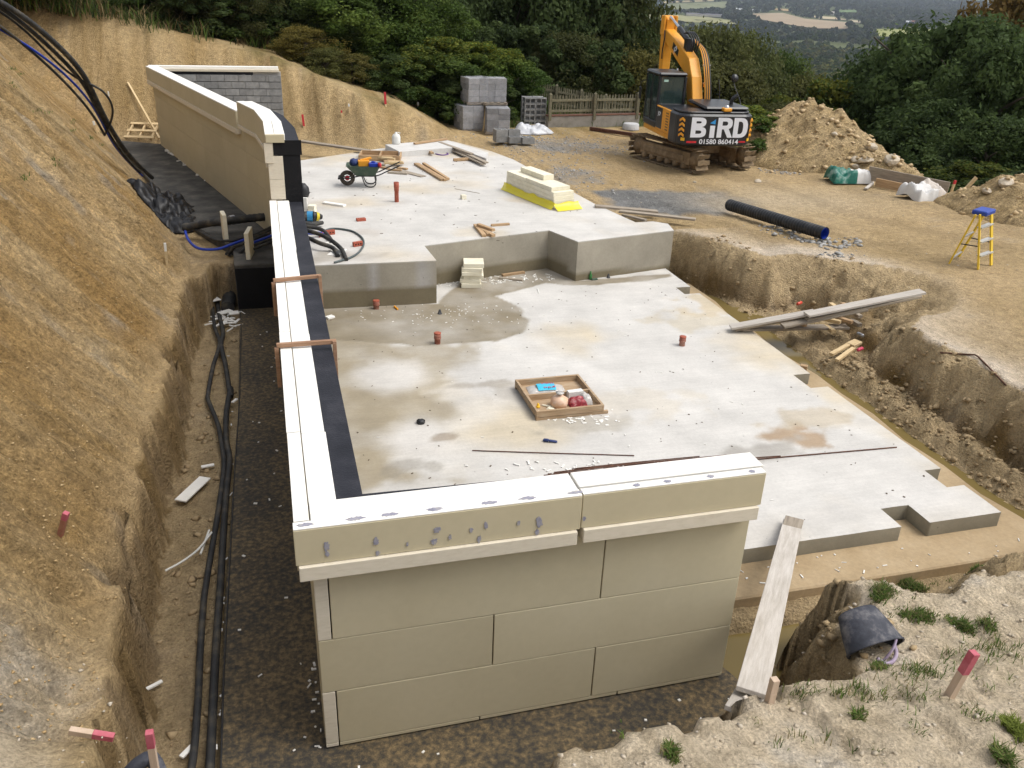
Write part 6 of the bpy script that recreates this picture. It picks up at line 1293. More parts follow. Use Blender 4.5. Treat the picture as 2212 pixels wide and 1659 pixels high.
# ---- foam scraps: named larger ones, the rest as one scatter
big = [(461, 648, .24, .24, 25, 'square white foam tile lying on the trench pipes', -.16), (505, 677, .20, .17, 10, 'pale foam piece at the corner of the footing in the trench', -.2), (487, 675, .28, .16, 35, 'beige foam piece among the trench offcuts', -.24), (417, 1058, .62, .17, 62, 'long flat white foam strip on the trench floor', -.3), (461, 607, .22, .06, 40, 'foam sliver beside the duct end in the trench', .0),
       (507, 867, .14, .05, 60, 'white foam scrap on the footing edge in mid trench', -.25), (449, 1008, .18, .06, 10, 'small torn white scrap above the long foam strip', -.31), (497, 694, .26, .05, -30, 'narrow foam sliver at the trench offcut heap', -.28), (512, 695, .24, .05, 70, 'upright lying sliver at the right of the offcut heap', -.26), (330, 1484, .2, .04, 30, 'thin foam stick on the near trench floor', -.31), (404, 1625, .15, .05, 50, 'short foam stick beside the trench pipes near the bottom', -.3)]
for px, py, sx, sy, rz, lab, z in big: slabpiece('foam_offcut', lab, at(px, py, z), sx, sy, .025, rz, foam_white)
rod('conduit', 'thin white bent conduit lying across the near trench', 'conduit', [at(357, 1233, -.28), at(395, 1212, -.26), at(430, 1185, -.22), at(457, 1150, -.2)], .014, white_p, None, 6, 4); rod('conduit', 'short white conduit piece crossing the bent one', 'conduit', [at(433, 1197, -.27), at(452, 1145, -.2)], .014, white_p, None, 6)
mb = MB()
def sliver(p, L_, w, h): a = R2.uniform(0, 6.3); mb.box(-L_/2, L_/2, -w/2, w/2, 0, h, Matrix.Translation(p) @ Matrix.Rotation(a, 4, 'Z') @ Matrix.Rotation(R2.uniform(-.2, .2), 4, 'X'))
for k in range(38): q = at(488+gs(16), 690+gs(13), -.27); sliver(q, R2.uniform(.05, .22), R2.uniform(.02, .05), .02)
for k in range(28): t = R2.random(); q = at(503-28*t+gs(6), 760+860*t, -.285); sliver(q, R2.uniform(.02, .09), R2.uniform(.008, .02), .01)
for k in range(26): q = Vector((R2.uniform(-.75, .05), R2.uniform(5, 17.3), -.248)); sliver(q, R2.uniform(.01, .05), R2.uniform(.01, .03), .008)
for k in range(22): q = Vector((R2.uniform(.1, 4.0), R2.uniform(4.9, 5.8), -.248)); sliver(q, R2.uniform(.01, .045), R2.uniform(.01, .03), .01)
for k in range(16): q = Vector((-.02+gs(.05), R2.uniform(5.8, 7.0), -.248)); sliver(q, .015+.06*R2.random()**2, R2.uniform(.006, .025), .012)
for k in range(90): q = at(960+gs(90), 680+gs(14), 0); sliver(q, R2.uniform(.01, .05), R2.uniform(.008, .02), .006)
for k in range(90): q = Vector((R2.uniform(3.2, 6.1), 17.7+.27*0+R2.uniform(-.05, .5), 0.002)); sliver(q, R2.uniform(.02, .12), .02, .01)
for k in range(40): q = Vector((R2.uniform(.7, 8.7), R2.uniform(8, 16), 0.004)); sliver(q, R2.uniform(.015, .06), .012, .006)
for k in range(24): q = Vector((R2.uniform(5, 9), R2.uniform(6.95, 7.45), -.213)); sliver(q, .01+.07*R2.random()**2, R2.uniform(.006, .02), .01)
for k in range(60): q = at(1300+gs(120), 1012+gs(6), .004); sliver(q, R2.uniform(.02, .1), .02, .012)
for k in range(60): t = R2.random(); q = at(355+200*t+gs(3), 322+140*t+gs(2), .71); sliver(q, R2.uniform(.04, .2), .05, .03)
for k in range(40): q = at(1250+gs(45), 903+gs(8), .003); sliver(q, R2.uniform(.02, .08), .03, .006)
tag(mb.build('foam_scraps', foam_white), kind='stuff')
mb = MB()
for k in range(170): q = Vector((R2.uniform(.7, 8.8), R2.uniform(7.6, 17), 0.003)); sliver(q, R2.uniform(.008, .035), R2.uniform(.006, .02), .005)
for k in range(70): q = Vector((R2.uniform(.8, 7.6), R2.uniform(17.5, 27), .922)); sliver(q, R2.uniform(.02, .07), R2.uniform(.008, .02), .006)
tag(mb.build('grit', M('dark_grit', [(.06, .045, .03), (.14, .10, .06)], 9, .9)), kind='stuff')
length('white_wire', 'bent thin white strip lying on the dry part of the slab', 'strip', at(1161, 624, 0), at(1164, 634, 0), .02, .02, white_p)
# ================================================================== vegetation
def leaf_material():
    m, t, b = nt('leaves'); N = t.nodes; L = t.links
    va = N.new('ShaderNodeVertexColor'); va.layer_name = 'Col'; oi = N.new('ShaderNodeObjectInfo')
    vm = N.new('ShaderNodeVectorMath'); vm.operation = 'MULTIPLY'; L.new(va.outputs[0], vm.inputs[0]); L.new(oi.outputs['Color'], vm.inputs[1])
    L.new(vm.outputs[0], b.inputs['Base Color']); b.inputs['Roughness'].default_value = .7; b.inputs['Specular IOR Level'].default_value = .1
    tr_ = N.new('ShaderNodeBsdfTranslucent'); L.new(vm.outputs[0], tr_.inputs[0]); mx = N.new('ShaderNodeMixShader'); mx.inputs[0].default_value = .42
    L.new(b.outputs[0], mx.inputs[1]); L.new(tr_.outputs[0], mx.inputs[2]); L.new(mx.outputs[0], N['Material Output'].inputs[0]); return m
LEAF = leaf_material()
bark = M('bark', [(.05, .04, .03), (.10, .08, .06), (.15, .125, .10)], 6, .95, .4, 30)
def quads_at(P, Nrm, size, rng, asp=1.7):
    n = len(P); a = rng.normal(size=(n, 3)); u = np.cross(Nrm, a); u /= np.linalg.norm(u, axis=1)[:, None]+1e-9; w = np.cross(Nrm, u); s = size[:, None]
    return np.stack([P-u*s*asp*.5, P-w*s*.45, P+u*s*asp*.5, P+w*s*.45], 1).reshape(-1, 3), np.arange(4*n).reshape(-1, 4)
def crown(seed, nlobe, nleaf, leaf, cols, low=.08, wide=.5, loose=0.0, topy=0.0):
    """leafy crown in a unit box: height 1, radius about .5"""
    r = np.random.default_rng(seed); C = []; Rr = []
    while len(C) < nlobe:
        z = low+(1-low)*r.random(); prof = math.sin(math.pi*min(1, (z-low)/(1-low)*.80+.17))**.75; a = r.random()*2*math.pi; q = prof*wide*(.35+.62*r.random()**.45)
        q *= 1+.28*math.sin(a*3+seed)+.14*math.sin(a*5+2*seed); rr = .045+.10*r.random()**1.6; C.append((q*math.cos(a), q*math.sin(a), min(z, 1-rr*.6))); Rr.append(rr)
    C = np.array(C); Rr = np.array(Rr); k = r.integers(0, nlobe, nleaf); d = r.normal(size=(nleaf, 3)); d /= np.linalg.norm(d, axis=1)[:, None]; d[:, 2] = d[:, 2]*.8+.12
    P = C[k]+d*Rr[k][:, None]*(.55+.5*r.random(nleaf)[:, None]+loose*r.random(nleaf)[:, None]**3)
    nr = d+r.normal(size=(nleaf, 3))*.65+np.array([0, 0, .35]); nr /= np.linalg.norm(nr, axis=1)[:, None]
    V, F_ = quads_at(P, nr, leaf*(.6+.8*r.random(nleaf)), r)
    c0 = np.array(cols); lob = r.random(nlobe); ci = (lob[k]*.7+r.random(nleaf)*.3); cc = np.stack([np.interp(ci, np.linspace(0, 1, len(c0)), c0[:, j]) for j in range(3)], -1)
    if topy: w_ = np.clip((P[:, 2]-.72)/.2, 0, 1)[:, None]*topy*(r.random((nleaf, 1)) < .7); cc = cc*(1-w_)+np.array((.17, .17, .03))*w_
    cc = cc*(.75+.5*r.random((nleaf, 1)))
    return np_mesh('crown', V, F_, LEAF, False, None, cc)
def trunk_mesh(seed, h=.75, r0=.028, limbs=8):
    r = random.Random(seed); mb = MB(); p = [Vector((0, 0, -.08))]
    for k in range(5): p.append(Vector((r.uniform(-.03, .03), r.uniform(-.03, .03), h*(k+1)/5)))
    mb.tube(smooth_path(p, 2), [r0*(1.25-1.1*i/10) for i in range(11)], 8)
    for k in range(limbs):
        z = h*r.uniform(.25, .95); a = r.uniform(0, 6.3); L_ = r.uniform(.2, .38); b = Vector((math.cos(a)*L_, math.sin(a)*L_, L_*r.uniform(.3, .9)))
        mb.tube(smooth_path([Vector((0, 0, z)), Vector((0, 0, z))+b*.5+Vector((r.uniform(-.03, .03), r.uniform(-.03, .03), .02)), Vector((0, 0, z))+b], 2), [r0*.45, r0*.38, r0*.3, r0*.2, r0*.1], 5)
    return mb.mesh('trunk', bark)
dark = [(.034, .052, .020), (.062, .090, .031), (.10, .135, .045)]; mid = [(.040, .064, .018), (.072, .110, .028), (.12, .155, .042)]; olive = [(.058, .066, .024), (.096, .106, .038), (.15, .155, .058)]
PROTO = {'oak': (crown(1, 190, 44000, .0145, dark), trunk_mesh(1)), 'mid': (crown(2, 150, 36000, .0150, mid, loose=.5), trunk_mesh(2)), 'olive': (crown(3, 160, 34000, .0150, olive, loose=.4), trunk_mesh(3)),
         'ash': (crown(4, 130, 24000, .0165, olive, .12, .46, .9), trunk_mesh(4, .8, .02, 12)), 'bush': (crown(5, 80, 22000, .021, dark, .0, .55), trunk_mesh(5, .5, .02)), 'ivy': (crown(6, 90, 26000, .021, mid, .0, .55, .2, .75), trunk_mesh(6, .5, .02)),
         'small': (crown(7, 60, 4200, .040, mid, .05, .5), trunk_mesh(7)), 'small2': (crown(8, 60, 4200, .040, olive, .05, .5, .3), trunk_mesh(8)), 'small3': (crown(9, 70, 4600, .038, dark, .02, .5), trunk_mesh(9))}
def plant(proto, x, y, zb, H, Wd, label, cat, group=None, tint=(1, 1, 1), name='tree'):
    e = empty(name, (x, y, zb), random.uniform(0, 6.3), label, cat, group); e.scale = (Wd, Wd, H)
    c = link('crown' if name != 'bush' else 'foliage', PROTO[proto][0], e); c.color = (*tint, 1); link('trunk' if name != 'bush' else 'stem', PROTO[proto][1], e); return e
def tree_at(px, top, d, Wd, proto, label, tint=(1, 1, 1), group=None, name='tree', cat='tree', sink=0.0):
    r = ray(px, top); r = r/np.hypot(r[0], r[1]); p = CAM+r*d; zb = hz(p[0], p[1])-sink; H = max(1.2, p[2]-zb); return plant(proto, p[0], p[1], zb, H, Wd, label, cat, group, tint, name)
# bushes along the top of the back slope
gB = 'bushes on top of the back slope'
for k, px in enumerate(range(-40, 720, 52)):
    tree_at(px+random.uniform(-8, 8), -60-random.uniform(0, 30)+max(0, (px-520)*.25), 38.5+random.uniform(0, 1.5), 3.4+random.random(), ('bush', 'bush', 'ivy', 'olive')[k % 4], 'dense dark bush on the crest of the back earth slope', tuple(.8+.35*random.random() for _ in range(1))*3, gB, 'bush', 'bush')
for k, px in enumerate(range(-60, 760, 74)):
    tree_at(px+random.uniform(-10, 10), -150, 43+random.uniform(0, 3), 6, ('oak', 'olive', 'mid')[k % 3], 'leafy tree rising behind the bushes of the back slope', (.8, .85, .8), 'trees behind the back slope bushes')
T_ = tree_at
T_(742, -70, 40.5, 6.5, 'mid', 'leafy mid green tree with yellowish tips above the back slope', (1.15, 1.15, .9)); T_(668, -60, 40, 4.5, 'oak', 'dark tree left of the yellowish tipped tree'); T_(830, -60, 42, 6, 'mid', 'lighter leafy tree beside the hedge top', (1.0, 1.05, .85)); T_(655, 60, 36.3, 2.6, 'ash', 'brownish dry shrub on the crest of the back slope', (1.5, 1.15, .8), None, 'bush', 'bush')
T_(760, 118, 36.0, 2.6, 'olive', 'low dry scrub at the slope crest under the leafy tree', (1.2, 1.0, .8), None, 'bush', 'bush', .4); T_(840, 120, 36, 2.8, 'bush', 'dark scrub spilling over the slope crest', (1.1, 1.1, 1), None, 'bush', 'bush', .4)
T_(700, 105, 35.4, 2.2, 'olive', 'small scrub overhanging the middle of the slope crest', (1, .95, .8), None, 'bush', 'bush', .4)
T_(900, 118, 36.2, 3.6, 'ivy', 'ivy covered bush at the left end of the hedge', (.8, .85, .8), None, 'bush', 'bush'); T_(955, 84, 37, 4.4, 'ivy', 'tall ivy bush with yellow green top behind the block packs', (.9, .95, .85), None, 'bush', 'bush'); T_(1025, 95, 38, 4.2, 'ivy', 'ivy bush with bright yellow leaves above the upper block packs', (1.0, 1.05, .8), None, 'bush', 'bush'); T_(1085, 108, 39.5, 4.0, 'ivy', 'ivy bush directly behind the tall hollow block stack', (.85, .95, .8), None, 'bush', 'bush'); T_(1128, 150, 41.5, 2.6, 'ivy', 'right end bush of the ivy hedge beside the picket fence', (.85, .85, .75), None, 'bush', 'bush'); T_(985, 150, 36.8, 3.4, 'bush', 'dark lower bush right behind the block packs', (1, 1, 1), None, 'bush', 'bush'); T_(1090, 170, 38.3, 2.6, 'bush', 'dark lower bush beside the fence corner', (1, 1, 1), None, 'bush', 'bush')
T_(920, -20, 46, 7, 'oak', 'dark tree rising behind the left hedge end'); T_(1010, -60, 50, 8, 'oak', 'tall dark tree behind the yellow ivy bush', (.9, .9, .9)); T_(1090, -90, 53, 9, 'olive', 'tall dull green tree behind the hedge', (.72, .75, .7)); T_(1190, -120, 52, 9.5, 'oak', 'broad dark tree above the long picket fence', (.95, .95, .95)); T_(1290, -120, 54, 9.5, 'ash', 'tall tree with bare limbs behind the picket fences', (.62, .66, .62)); T_(1345, -30, 56, 7, 'oak', 'dark tree left of the excavator boom', (1.1, 1.1, 1.1)); T_(1150, 60, 45, 6, 'bush', 'dark thicket behind the sloping fence, left', (.9, .9, .9), None, 'bush', 'bush'); T_(1235, 80, 45, 6, 'olive', 'dull thicket behind the sloping fence, middle', (.6, .62, .58), None, 'bush', 'bush'); T_(1310, 90, 45, 5.5, 'bush', 'dark thicket behind the sloping fence, right', (.9, .9, .9), None, 'bush', 'bush')
T_(1390, 120, 46, 5.5, 'ash', 'dry brownish shrub behind the excavator cab', (1.05, .9, .7), None, 'bush', 'bush'); T_(1440, 75, 62, 9, 'olive', 'dull green tree behind the excavator dipper', (.85, .88, .8)); T_(1530, 70, 66, 10, 'olive', 'grey green tree right behind the excavator boom', (.95, .95, .85)); T_(1600, 84, 70, 10, 'olive', 'grey green tree right of the excavator boom', (.9, .95, .85)); T_(1560, 150, 50, 8, 'ash', 'dry looking tree behind the excavator mirror', (.9, .85, .75)); T_(1640, 150, 56, 8, 'olive', 'dull tree beyond the excavator counterweight', (.8, .85, .78))
T_(1625, 232, 33, 3.6, 'ivy', 'bright leafy shrub beside the excavator mirror', (1.0, 1.1, .9), None, 'bush', 'bush'); T_(1690, 130, 75, 9, 'mid', 'green rounded tree in the valley beyond the heap', (.95, .95, .9)); T_(1745, 175, 60, 8, 'olive', 'brownish green tree beyond the tall soil heap', (.85, .82, .7)); T_(1785, 180, 48, 7, 'ivy', 'rounded shrub with yellow green top beyond the tall soil heap', (.85, .85, .75)); T_(1700, 230, 42, 6, 'olive', 'low tree behind the tall soil heap, left', (.75, .75, .68)); T_(1850, 225, 50, 7, 'olive', 'low tree behind the stony soil heap', (.85, .85, .7)); T_(1900, 235, 50, 6.5, 'mid', 'green shrub between the heaps and the big dark tree', (.8, .8, .7)); T_(1660, 250, 38, 5, 'ash', 'thin shrub behind the excavator tail', (.8, .8, .7))
T_(2085, 46, 47, 11, 'oak', 'biggest dark leafy tree at the right', (1.1, 1.15, 1.1)); T_(2005, 74, 50, 8.5, 'oak', 'dark tree left of the biggest one at the right', (1.15, 1.2, 1.15)); T_(2175, 100, 43, 8, 'oak', 'dark tree in front at the right edge', (1, 1.05, 1)); T_(1950, 180, 48, 6.5, 'oak', 'dark lower tree at the left of the big dark group', (1.1, 1.15, 1.05)); T_(2060, 220, 41, 7.5, 'oak', 'dark leafy mass low under the biggest tree', (1, 1.05, 1)); T_(2170, 260, 37, 6.5, 'oak', 'dark bush low at the right edge behind the heap', (.95, 1, .95)); T_(1975, 290, 40, 6, 'bush', 'dark bush below the plateau edge by the stony heap', (1.1, 1.1, 1.05), None, 'bush', 'bush'); T_(2120, 355, 33.5, 4.5, 'ivy', 'shrub with lighter leaves behind the leaning post', (.6, .65, .6), None, 'bush', 'bush'); T_(2040, 340, 35.5, 4.5, 'bush', 'dark bush straight behind the white bulk bag', (1, 1, 1), None, 'bush', 'bush'); T_(2205, 380, 32, 4, 'bush', 'dark bush behind the soil heap at the right edge', (1, 1, 1), None, 'bush', 'bush'); T_(2195, -10, 66, 10, 'ash', 'reddish autumn tree at the top right corner', (1.7, 1.05, .95))
# trees further down the valley, one by one
gV = 'trees down the valley side'
rv = random.Random(21); cnt = 0
while cnt < 130:
    px = rv.uniform(1385, 2120); d = rv.uniform(75, 330)**1.0; r = ray(px, 100); r = r/np.hypot(r[0], r[1]); x, y = r[0]*d, r[1]*d; zb = hz(x, y); H = rv.uniform(8, 14)
    if 1825 < px < 1930 and d > 250: continue
    plant(rv.choice(('small', 'small2', 'small3')), x, y, zb-.3, H, H*rv.uniform(.75, 1.05), 'rounded tree in the wooded valley below the yard', 'tree', gV, tuple(np.array(rv.choice(((1, 1, 1), (1.25, 1.2, .8), (.8, .85, .9), (.95, .9, .8), (1.6, 1.45, .6), (.8, .85, .8), (1.3, 1.25, 1.0))))*rv.uniform(.9, 1.3))); cnt += 1

# ================================================================== far landscape
def proj_px(P):
    c = (P-CAM) @ ROT; return CX-FPX*c[:, 0]/c[:, 2], CY+FPX*c[:, 1]/c[:, 2]
FIELDS = [([(1621, 31), (1691, 29), (1738, 42), (1836, 50), (1833, 64), (1761, 63), (1716, 57), (1635, 42)], (.31, .235, .15)), ([(1744, 35), (1805, 38), (1836, 45), (1772, 42)], (.40, .33, .20)), ([(1892, 65), (2066, 66), (2069, 82), (1895, 81)], (.27, .28, .085)), ([(1957, 59), (2088, 58), (2085, 64), (1957, 62)], (.29, .28, .11)),
          ([(1400, 30), (1527, 38), (1580, 46), (1594, 54), (1500, 50), (1398, 42)], (.25, .24, .11)), ([(1434, 10), (1571, 5), (1569, 18), (1454, 22)], (.15, .16, .075)), ([(1431, 4.5), (1543, 1), (1543, 3.2), (1431, 8)], (.38, .31, .17)), ([(1840, 196), (1918, 199), (1905, 208), (1836, 205)], (.17, .21, .065)), ([(2094, 25), (2161, 29), (2160, 33), (2094, 28)], (.36, .29, .2)), ([(1674, 19), (1712, 22), (1712, 26), (1674, 23)], (.36, .25, .11)), ([(1836, 44), (1866, 47), (1862, 51), (1836, 49)], (.40, .34, .22)), ([(1808, 24), (1850, 23), (1850, 27), (1808, 28)], (.13, .2, .07))]
def far_grid(poly, lift, n=12):
    """drape a pixel polygon on the far ground"""
    cxp = sum(p[0] for p in poly)/len(poly); cyp = sum(p[1] for p in poly)/len(poly); V = []; Fq = []; m = len(poly); rings = 4
    for k in range(rings+1):
        for p in poly:
            q = k/rings; V.append(G(cxp+(p[0]-cxp)*q, cyp+(p[1]-cyp)*q, lift))
    for k in range(rings):
        for i in range(m): a = k*m+i; b = k*m+(i+1) % m; Fq.append((a, b, b+m, a+m))
    return V, Fq
FPOLY = []
for k, (poly, colr) in enumerate(FIELDS):
    dense = []
    for i in range(len(poly)):
        a, b = poly[i], poly[(i+1) % len(poly)]
        for j in range(4): dense.append((a[0]+(b[0]-a[0])*j/4, a[1]+(b[1]-a[1])*j/4))
    V, Fq = far_grid(dense, 2.2); V = [v for v in V]
    o = MB().add(V, Fq, True).build('field', M('field_%s' % 'abcdefghijklmnop'[k], [tuple(c*.85 for c in colr), colr, tuple(c*1.12 for c in colr)], .02, .95, 0, stretch=(1, .25, 1))); tag(o, kind='structure'); FPOLY.append(poly)
def far_trees(name, n, pick, nq, hmin, hmax, cols, seed):
    r = np.random.default_rng(seed); P = pick(n*3, r); z = height(P[:, 0], P[:, 1], False); B = np.stack([P[:, 0], P[:, 1], z], -1)
    h = hmin+(hmax-hmin)*r.random(len(B)); top = B.copy(); top[:, 2] += h*.6; u, v = proj_px(top); ok = np.ones(len(B), bool); u0, v0 = proj_px(B)
    for poly in FPOLY:
        for (uu, vv) in ((u, v), (u0, v0)): ok &= sdf(uu, vv, poly) > .8
    ok &= (u > 1330) & (u < 2260); B = B[ok][:n]; h = h[ok][:n]; n = len(B); w = h*(.42+.2*r.random(n))
    d = r.normal(size=(n, nq, 3)); d /= np.linalg.norm(d, axis=2)[..., None]; d[..., 2] = np.abs(d[..., 2])*1.1-.12
    lump = .72+.4*r.random((n, nq, 1))
    Pq = B[:, None, :]+np.stack([w, w, h*.55], -1)[:, None, :]*d*lump+np.stack([0*h, 0*h, h*.42], -1)[:, None, :]
    nr = d+r.normal(size=d.shape)*.45; nr /= np.linalg.norm(nr, axis=2)[..., None]
    V, F_ = quads_at(Pq.reshape(-1, 3), nr.reshape(-1, 3), np.repeat(w, nq)*(6.0/math.sqrt(nq))*(.5+.5*r.random(n*nq)), r, 1.3)
    c = np.array(cols)[r.integers(0, len(cols), n)]*(.75+.5*r.random((n, 1))); c = np.repeat(c, nq, 0)*(.75+.5*r.random((n*nq, 1)))
    return tag(link(name, np_mesh(name, V, F_, LEAF, False, None, c)), kind='stuff')
def sector(d0, d1, p=1.0, a0=1330, a1=2260):
    def f(n, r):
        px = a0+(a1-a0)*r.random(n); q = np.array([ray(v, 60) for v in px]); q = q[:, :2]/np.hypot(q[:, 0], q[:, 1])[:, None]; d = d0+(d1-d0)*r.random(n)**p; return q*d[:, None]
    return f
wood = [(.045, .068, .022), (.062, .084, .027), (.034, .054, .022), (.09, .10, .032), (.13, .13, .04), (.07, .07, .034), (.05, .068, .036)]
far_trees('valley_wood', 5600, sector(300, 1080, .8), 56, 8, 14, wood, 31)
far_trees('valley_edge_wood', 3000, sector(1060, 1650, .9), 30, 8, 14, wood, 35)
far_trees('field_trees', 420, sector(1050, 2400), 44, 8, 15, wood[:4], 32)
def hedge(n, r):
    out = []
    for poly in FPOLY[:7]:
        for i in range(len(poly)):
            a, b = np.array(poly[i], float), np.array(poly[(i+1) % len(poly)], float)
            c_ = np.mean(poly, 0)
            for t in np.linspace(0, 1, 9): q = a+(b-a)*t; q = c_+(q-c_)*1.02+np.array([0, 1.2]); g_ = G(*q); out.append(g_[:2])
    return np.array(out)
far_trees('hedgerow', 400, hedge, 30, 3, 8, wood[:3], 33)
far_trees('far_wood', 5200, sector(1900, 5600, .9), 22, 10, 18, [(.03, .045, .02), (.04, .055, .022), (.055, .06, .024), (.028, .04, .024)], 34)
# farm buildings
wroof = M('pale_roof', [(.5, .52, .55), (.62, .63, .65)], .2, .6, 0); broof = M('blue_roof', [(.3, .42, .5), (.36, .48, .56)], .2, .6, 0); rroof = M('red_roof', [(.22, .09, .06), (.28, .12, .08)], .2, .8, 0); wwall = M('house_wall', [(.45, .42, .38), (.55, .52, .48)], .2, .9, 0); droof = M('dark_roof', [(.10, .09, .11), (.14, .13, .15)], .2, .7, 0)
def house(px, py, wpx, hm, roof, label, cat='building', dm=10):
    p = G(px, py, 2.2); d = (p-Vector(CAM)).length; w = wpx*d/FPX; e = empty('farm_building', p, math.atan2(-p.x, p.y)+.05, label, cat, 'far farm buildings')
    MB().box(-w/2, w/2, -dm/2, dm/2, -2, hm*.6).build('wall', wwall, e)
    MB().add([(-w/2-.5, -dm/2-.5, hm*.6+.05), (w/2+.5, -dm/2-.5, hm*.6+.05), (w/2+.5, dm/2+.5, hm*.6+.05), (-w/2-.5, dm/2+.5, hm*.6+.05), (-w/2-.5, 0, hm), (w/2+.5, 0, hm)], [(0, 1, 5, 4), (3, 4, 5, 2), (0, 4, 3), (1, 2, 5), (3, 2, 1, 0)]).build('roof', roof, e)
house(1419, 13, 22, 9, broof, 'far shed with pale blue roof beyond the dark trees', dm=24); house(1400, 16, 12, 9, rroof, 'far red roofed house beside the blue roofed shed'); house(1392, 10, 10, 9, rroof, 'far red roofed house left of the blue roofed shed'); house(1580, 24, 20, 9, wroof, 'far pale roofed farm shed, left of three', dm=20); house(1605, 26, 18, 9, wroof, 'far pale roofed farm shed, middle of three', dm=20); house(1630, 27, 20, 8, wroof, 'far pale roofed farm shed, right of three', dm=20); house(1550, 36, 120, 6, droof, 'long dark polytunnel shed below the pale farm sheds', dm=60); house(1961, 55, 10, 11, wroof, 'far white house beyond the bright green field'); house(1972, 53, 7, 9, rroof, 'far small red roofed house by the white house'); house(2113, 39, 8, 10, wroof, 'far white house on the wooded hillside at right'); house(1797, 33, 7, 10, wwall, 'far pale farmhouse beside the tan strips')

# ================================================================== grass and weeds
def blades(P, hgt, n, seed, spread, cols, lean=.5, wid=.008):
    r = np.random.default_rng(seed); k = np.repeat(np.arange(len(P)), n); B = np.array(P)[k]+np.concatenate([r.normal(size=(len(k), 2))*spread, np.zeros((len(k), 1))], 1)
    h = np.array(hgt)[k]*(.5+.7*r.random(len(k))); a = r.random(len(k))*2*np.pi; dr = np.stack([np.cos(a), np.sin(a), 0*a], -1); sd = np.stack([-np.sin(a), np.cos(a), 0*a], -1)*wid
    t1 = B+dr*(h*lean*.3)[:, None]+np.array([0, 0, 1])*(h*.6)[:, None]; t2 = B+dr*(h*lean)[:, None]+np.array([0, 0, 1])*(h*.95)[:, None]
    V = np.stack([B-sd, B+sd, t1+sd*.8, t1-sd*.8, t2+sd*.15, t2-sd*.15], 1).reshape(-1, 3); i = np.arange(len(k))*6
    F_ = np.vstack([np.stack([i, i+1, i+2, i+3], -1), np.stack([i+3, i+2, i+4, i+5], -1)]); c = np.array(cols)[r.integers(0, len(cols), len(k))]*(.7+.6*r.random((len(k), 1)))
    return V, F_, np.vstack([c, c])
gcol = [(.10, .16, .035), (.13, .20, .045), (.075, .12, .03), (.17, .19, .06), (.24, .20, .10)]; dry = [(.20, .15, .07), (.28, .21, .11), (.15, .11, .055), (.10, .10, .04)]
tufts = [(1905, 1283, .13, 130, .10, 'spiky grass tuft left of the bright clumps on the near bank'), (1968, 1268, .10, 190, .12, 'bright green clump beside the spiky tuft'), (2105, 1237, .08, 130, .08, 'round green clump highest on the near bank'), (1985, 1332, .09, 190, .13, 'long green clump behind the rubber bucket'), (2080, 1352, .10, 140, .08, 'leafy green clump above the pink painted stake'), (2135, 1348, .08, 70, .07, 'small grass clump right of the leafy one'), (1445, 1628, .11, 70, .05, 'grass tuft on the bank rim below the near wall'), (1850, 1548, .10, 45, .05, 'small weed below the stretch of dark grass'), (2185, 1575, .14, 120, .08, 'yellow green tuft at the right edge of the near bank'), (2170, 1640, .12, 120, .09, 'leafy tuft in the bottom right corner'), (1900, 1440, .08, 90, .07, 'grass under the tipped rubber bucket'), (1740, 1262, .09, 40, .04, 'thin tuft on the crest of the bank spit')]
for k, (px, py, h, n, sp, lab) in enumerate(tufts):
    p = G(px, py); rt = random.Random(90+k); ax_ = rt.uniform(0, 3.1); sub = [tuple(p)]+[(p.x+math.cos(ax_)*d_*sp*1.1+rt.gauss(0, sp*.35), p.y+math.sin(ax_)*d_*sp*1.1+rt.gauss(0, sp*.35), p.z) for d_ in (-1, -.5, .45, .9)]
    V, F_, c = blades(sub, [h*q_ for q_ in (.62, .3, .5, .55, .28)], max(12, int(n*.7)), 50+k, sp*(.42 if k not in (1, 3, 9) else .34), gcol if k not in (8,) else [(.16, .20, .04), (.2, .24, .05)], 1.0, .005); V = V-np.array(p)
    V[:, 2] += np.repeat(height(V.reshape(-1, 6, 3)[:, 0, 0]+p.x, V.reshape(-1, 6, 3)[:, 0, 1]+p.y, False)-p.z, 6)
    o = link('grass_tuft', np_mesh('grass_tuft', V, F_, LEAF, False, None, c)); o.location = p; tag(o, lab, 'grass tuft', 'tufts on the near bank')
pts = []; hh = []
rg = random.Random(77)
def addg(px, py, n, sx, sy, h):
    for k in range(n):
        p = G(px+rg.gauss(0, sx), py+rg.gauss(0, sy)); pts.append(tuple(p)); hh.append(h)
addg(1850, 1500, 34, 70, 8, .07); addg(1990, 1455, 22, 40, 12, .08); addg(2130, 1412, 22, 50, 10, .09); addg(1700, 1600, 10, 250, 25, .06); addg(2100, 1560, 16, 90, 40, .06); addg(2040, 1290, 10, 110, 40, .05)
V, F_, c = blades(pts, hh, 9, 61, .035, gcol, .7, .004); tag(link('low_grass', np_mesh('low_grass', V, F_, LEAF, False, None, c)), kind='stuff')
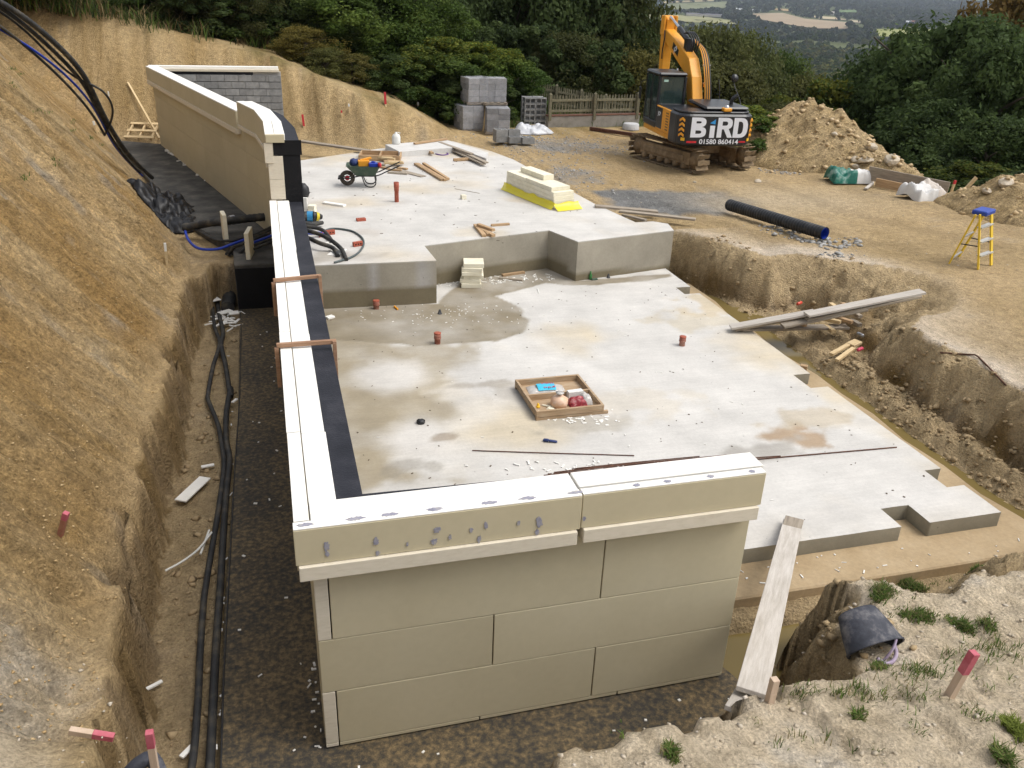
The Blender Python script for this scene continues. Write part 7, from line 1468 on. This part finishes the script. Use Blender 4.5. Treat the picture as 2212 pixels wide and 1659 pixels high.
# weeds on the slope, dry grass along the crest of the back slope
pts = []; hh = []
for px, py in ((22, 35), (25, 148), (38, 165), (30, 180), (75, 240), (160, 265), (90, 250), (215, 288), (225, 310), (190, 300), (45, 388), (120, 350), (30, 25), (10, 15), (60, 60), (155, 285)):
    for k in range(2): p = G(px+rg.gauss(0, 5), max(3, py+rg.gauss(0, 4))); pts.append(tuple(p)); hh.append(.07)
V, F_, c = blades(pts, hh, 12, 63, .06, gcol, .8, .008); tag(link('slope_weeds', np_mesh('slope_weeds', V, F_, LEAF, False, None, c)), kind='stuff')
crest = [(0, 14), (120, 24), (250, 40), (400, 64), (560, 95), (620, 112), (665, 116), (700, 150), (755, 160), (816, 158), (867, 174), (909, 200), (950, 232)]
pts = []; hh = []
for k in range(520):
    t = rg.random()*(len(crest)-1); i = int(t); f_ = t-i; px = crest[i][0]*(1-f_)+crest[i+1][0]*f_; py = crest[i][1]*(1-f_)+crest[i+1][1]*f_
    p = G(px+rg.gauss(0, 8), max(1, py-6+rg.gauss(0, 8))); pts.append(tuple(p)); hh.append(rg.uniform(.3, .75))
V, F_, c = blades(pts, hh, 16, 65, .28, dry+gcol[:2]+dark, .7, .018); tag(link('dry_grass', np_mesh('dry_grass', V, F_, LEAF, False, None, c)), kind='stuff')
xs_ = np.stack([np.random.default_rng(3).uniform(8.5, 17, 500), np.random.default_rng(4).uniform(34.8, 38.5, 500)], -1); zz_ = height(xs_[:, 0], xs_[:, 1], False)
V, F_, c = blades([(x, y, z) for (x, y), z in zip(xs_, zz_)], [.25]*500, 10, 67, .15, gcol, .6, .015); tag(link('garden_grass', np_mesh('garden_grass', V, F_, LEAF, False, None, c)), kind='stuff')

# ================================================================== haze
hm = bpy.data.materials.new('haze'); hm.use_nodes = True; hn = hm.node_tree; hn.nodes.remove(hn.nodes['Principled BSDF']); pv = hn.nodes.new('ShaderNodeVolumePrincipled')
pv.inputs['Color'].default_value = (.74, .83, .97, 1); pv.inputs['Density'].default_value = .00007; pv.inputs['Anisotropy'].default_value = .2
hn.links.new(pv.outputs[0], hn.nodes['Material Output'].inputs['Volume'])
tag(MB().box(-420, 6600, -120, 7600, -175, 32).build('haze', hm), kind='stuff')
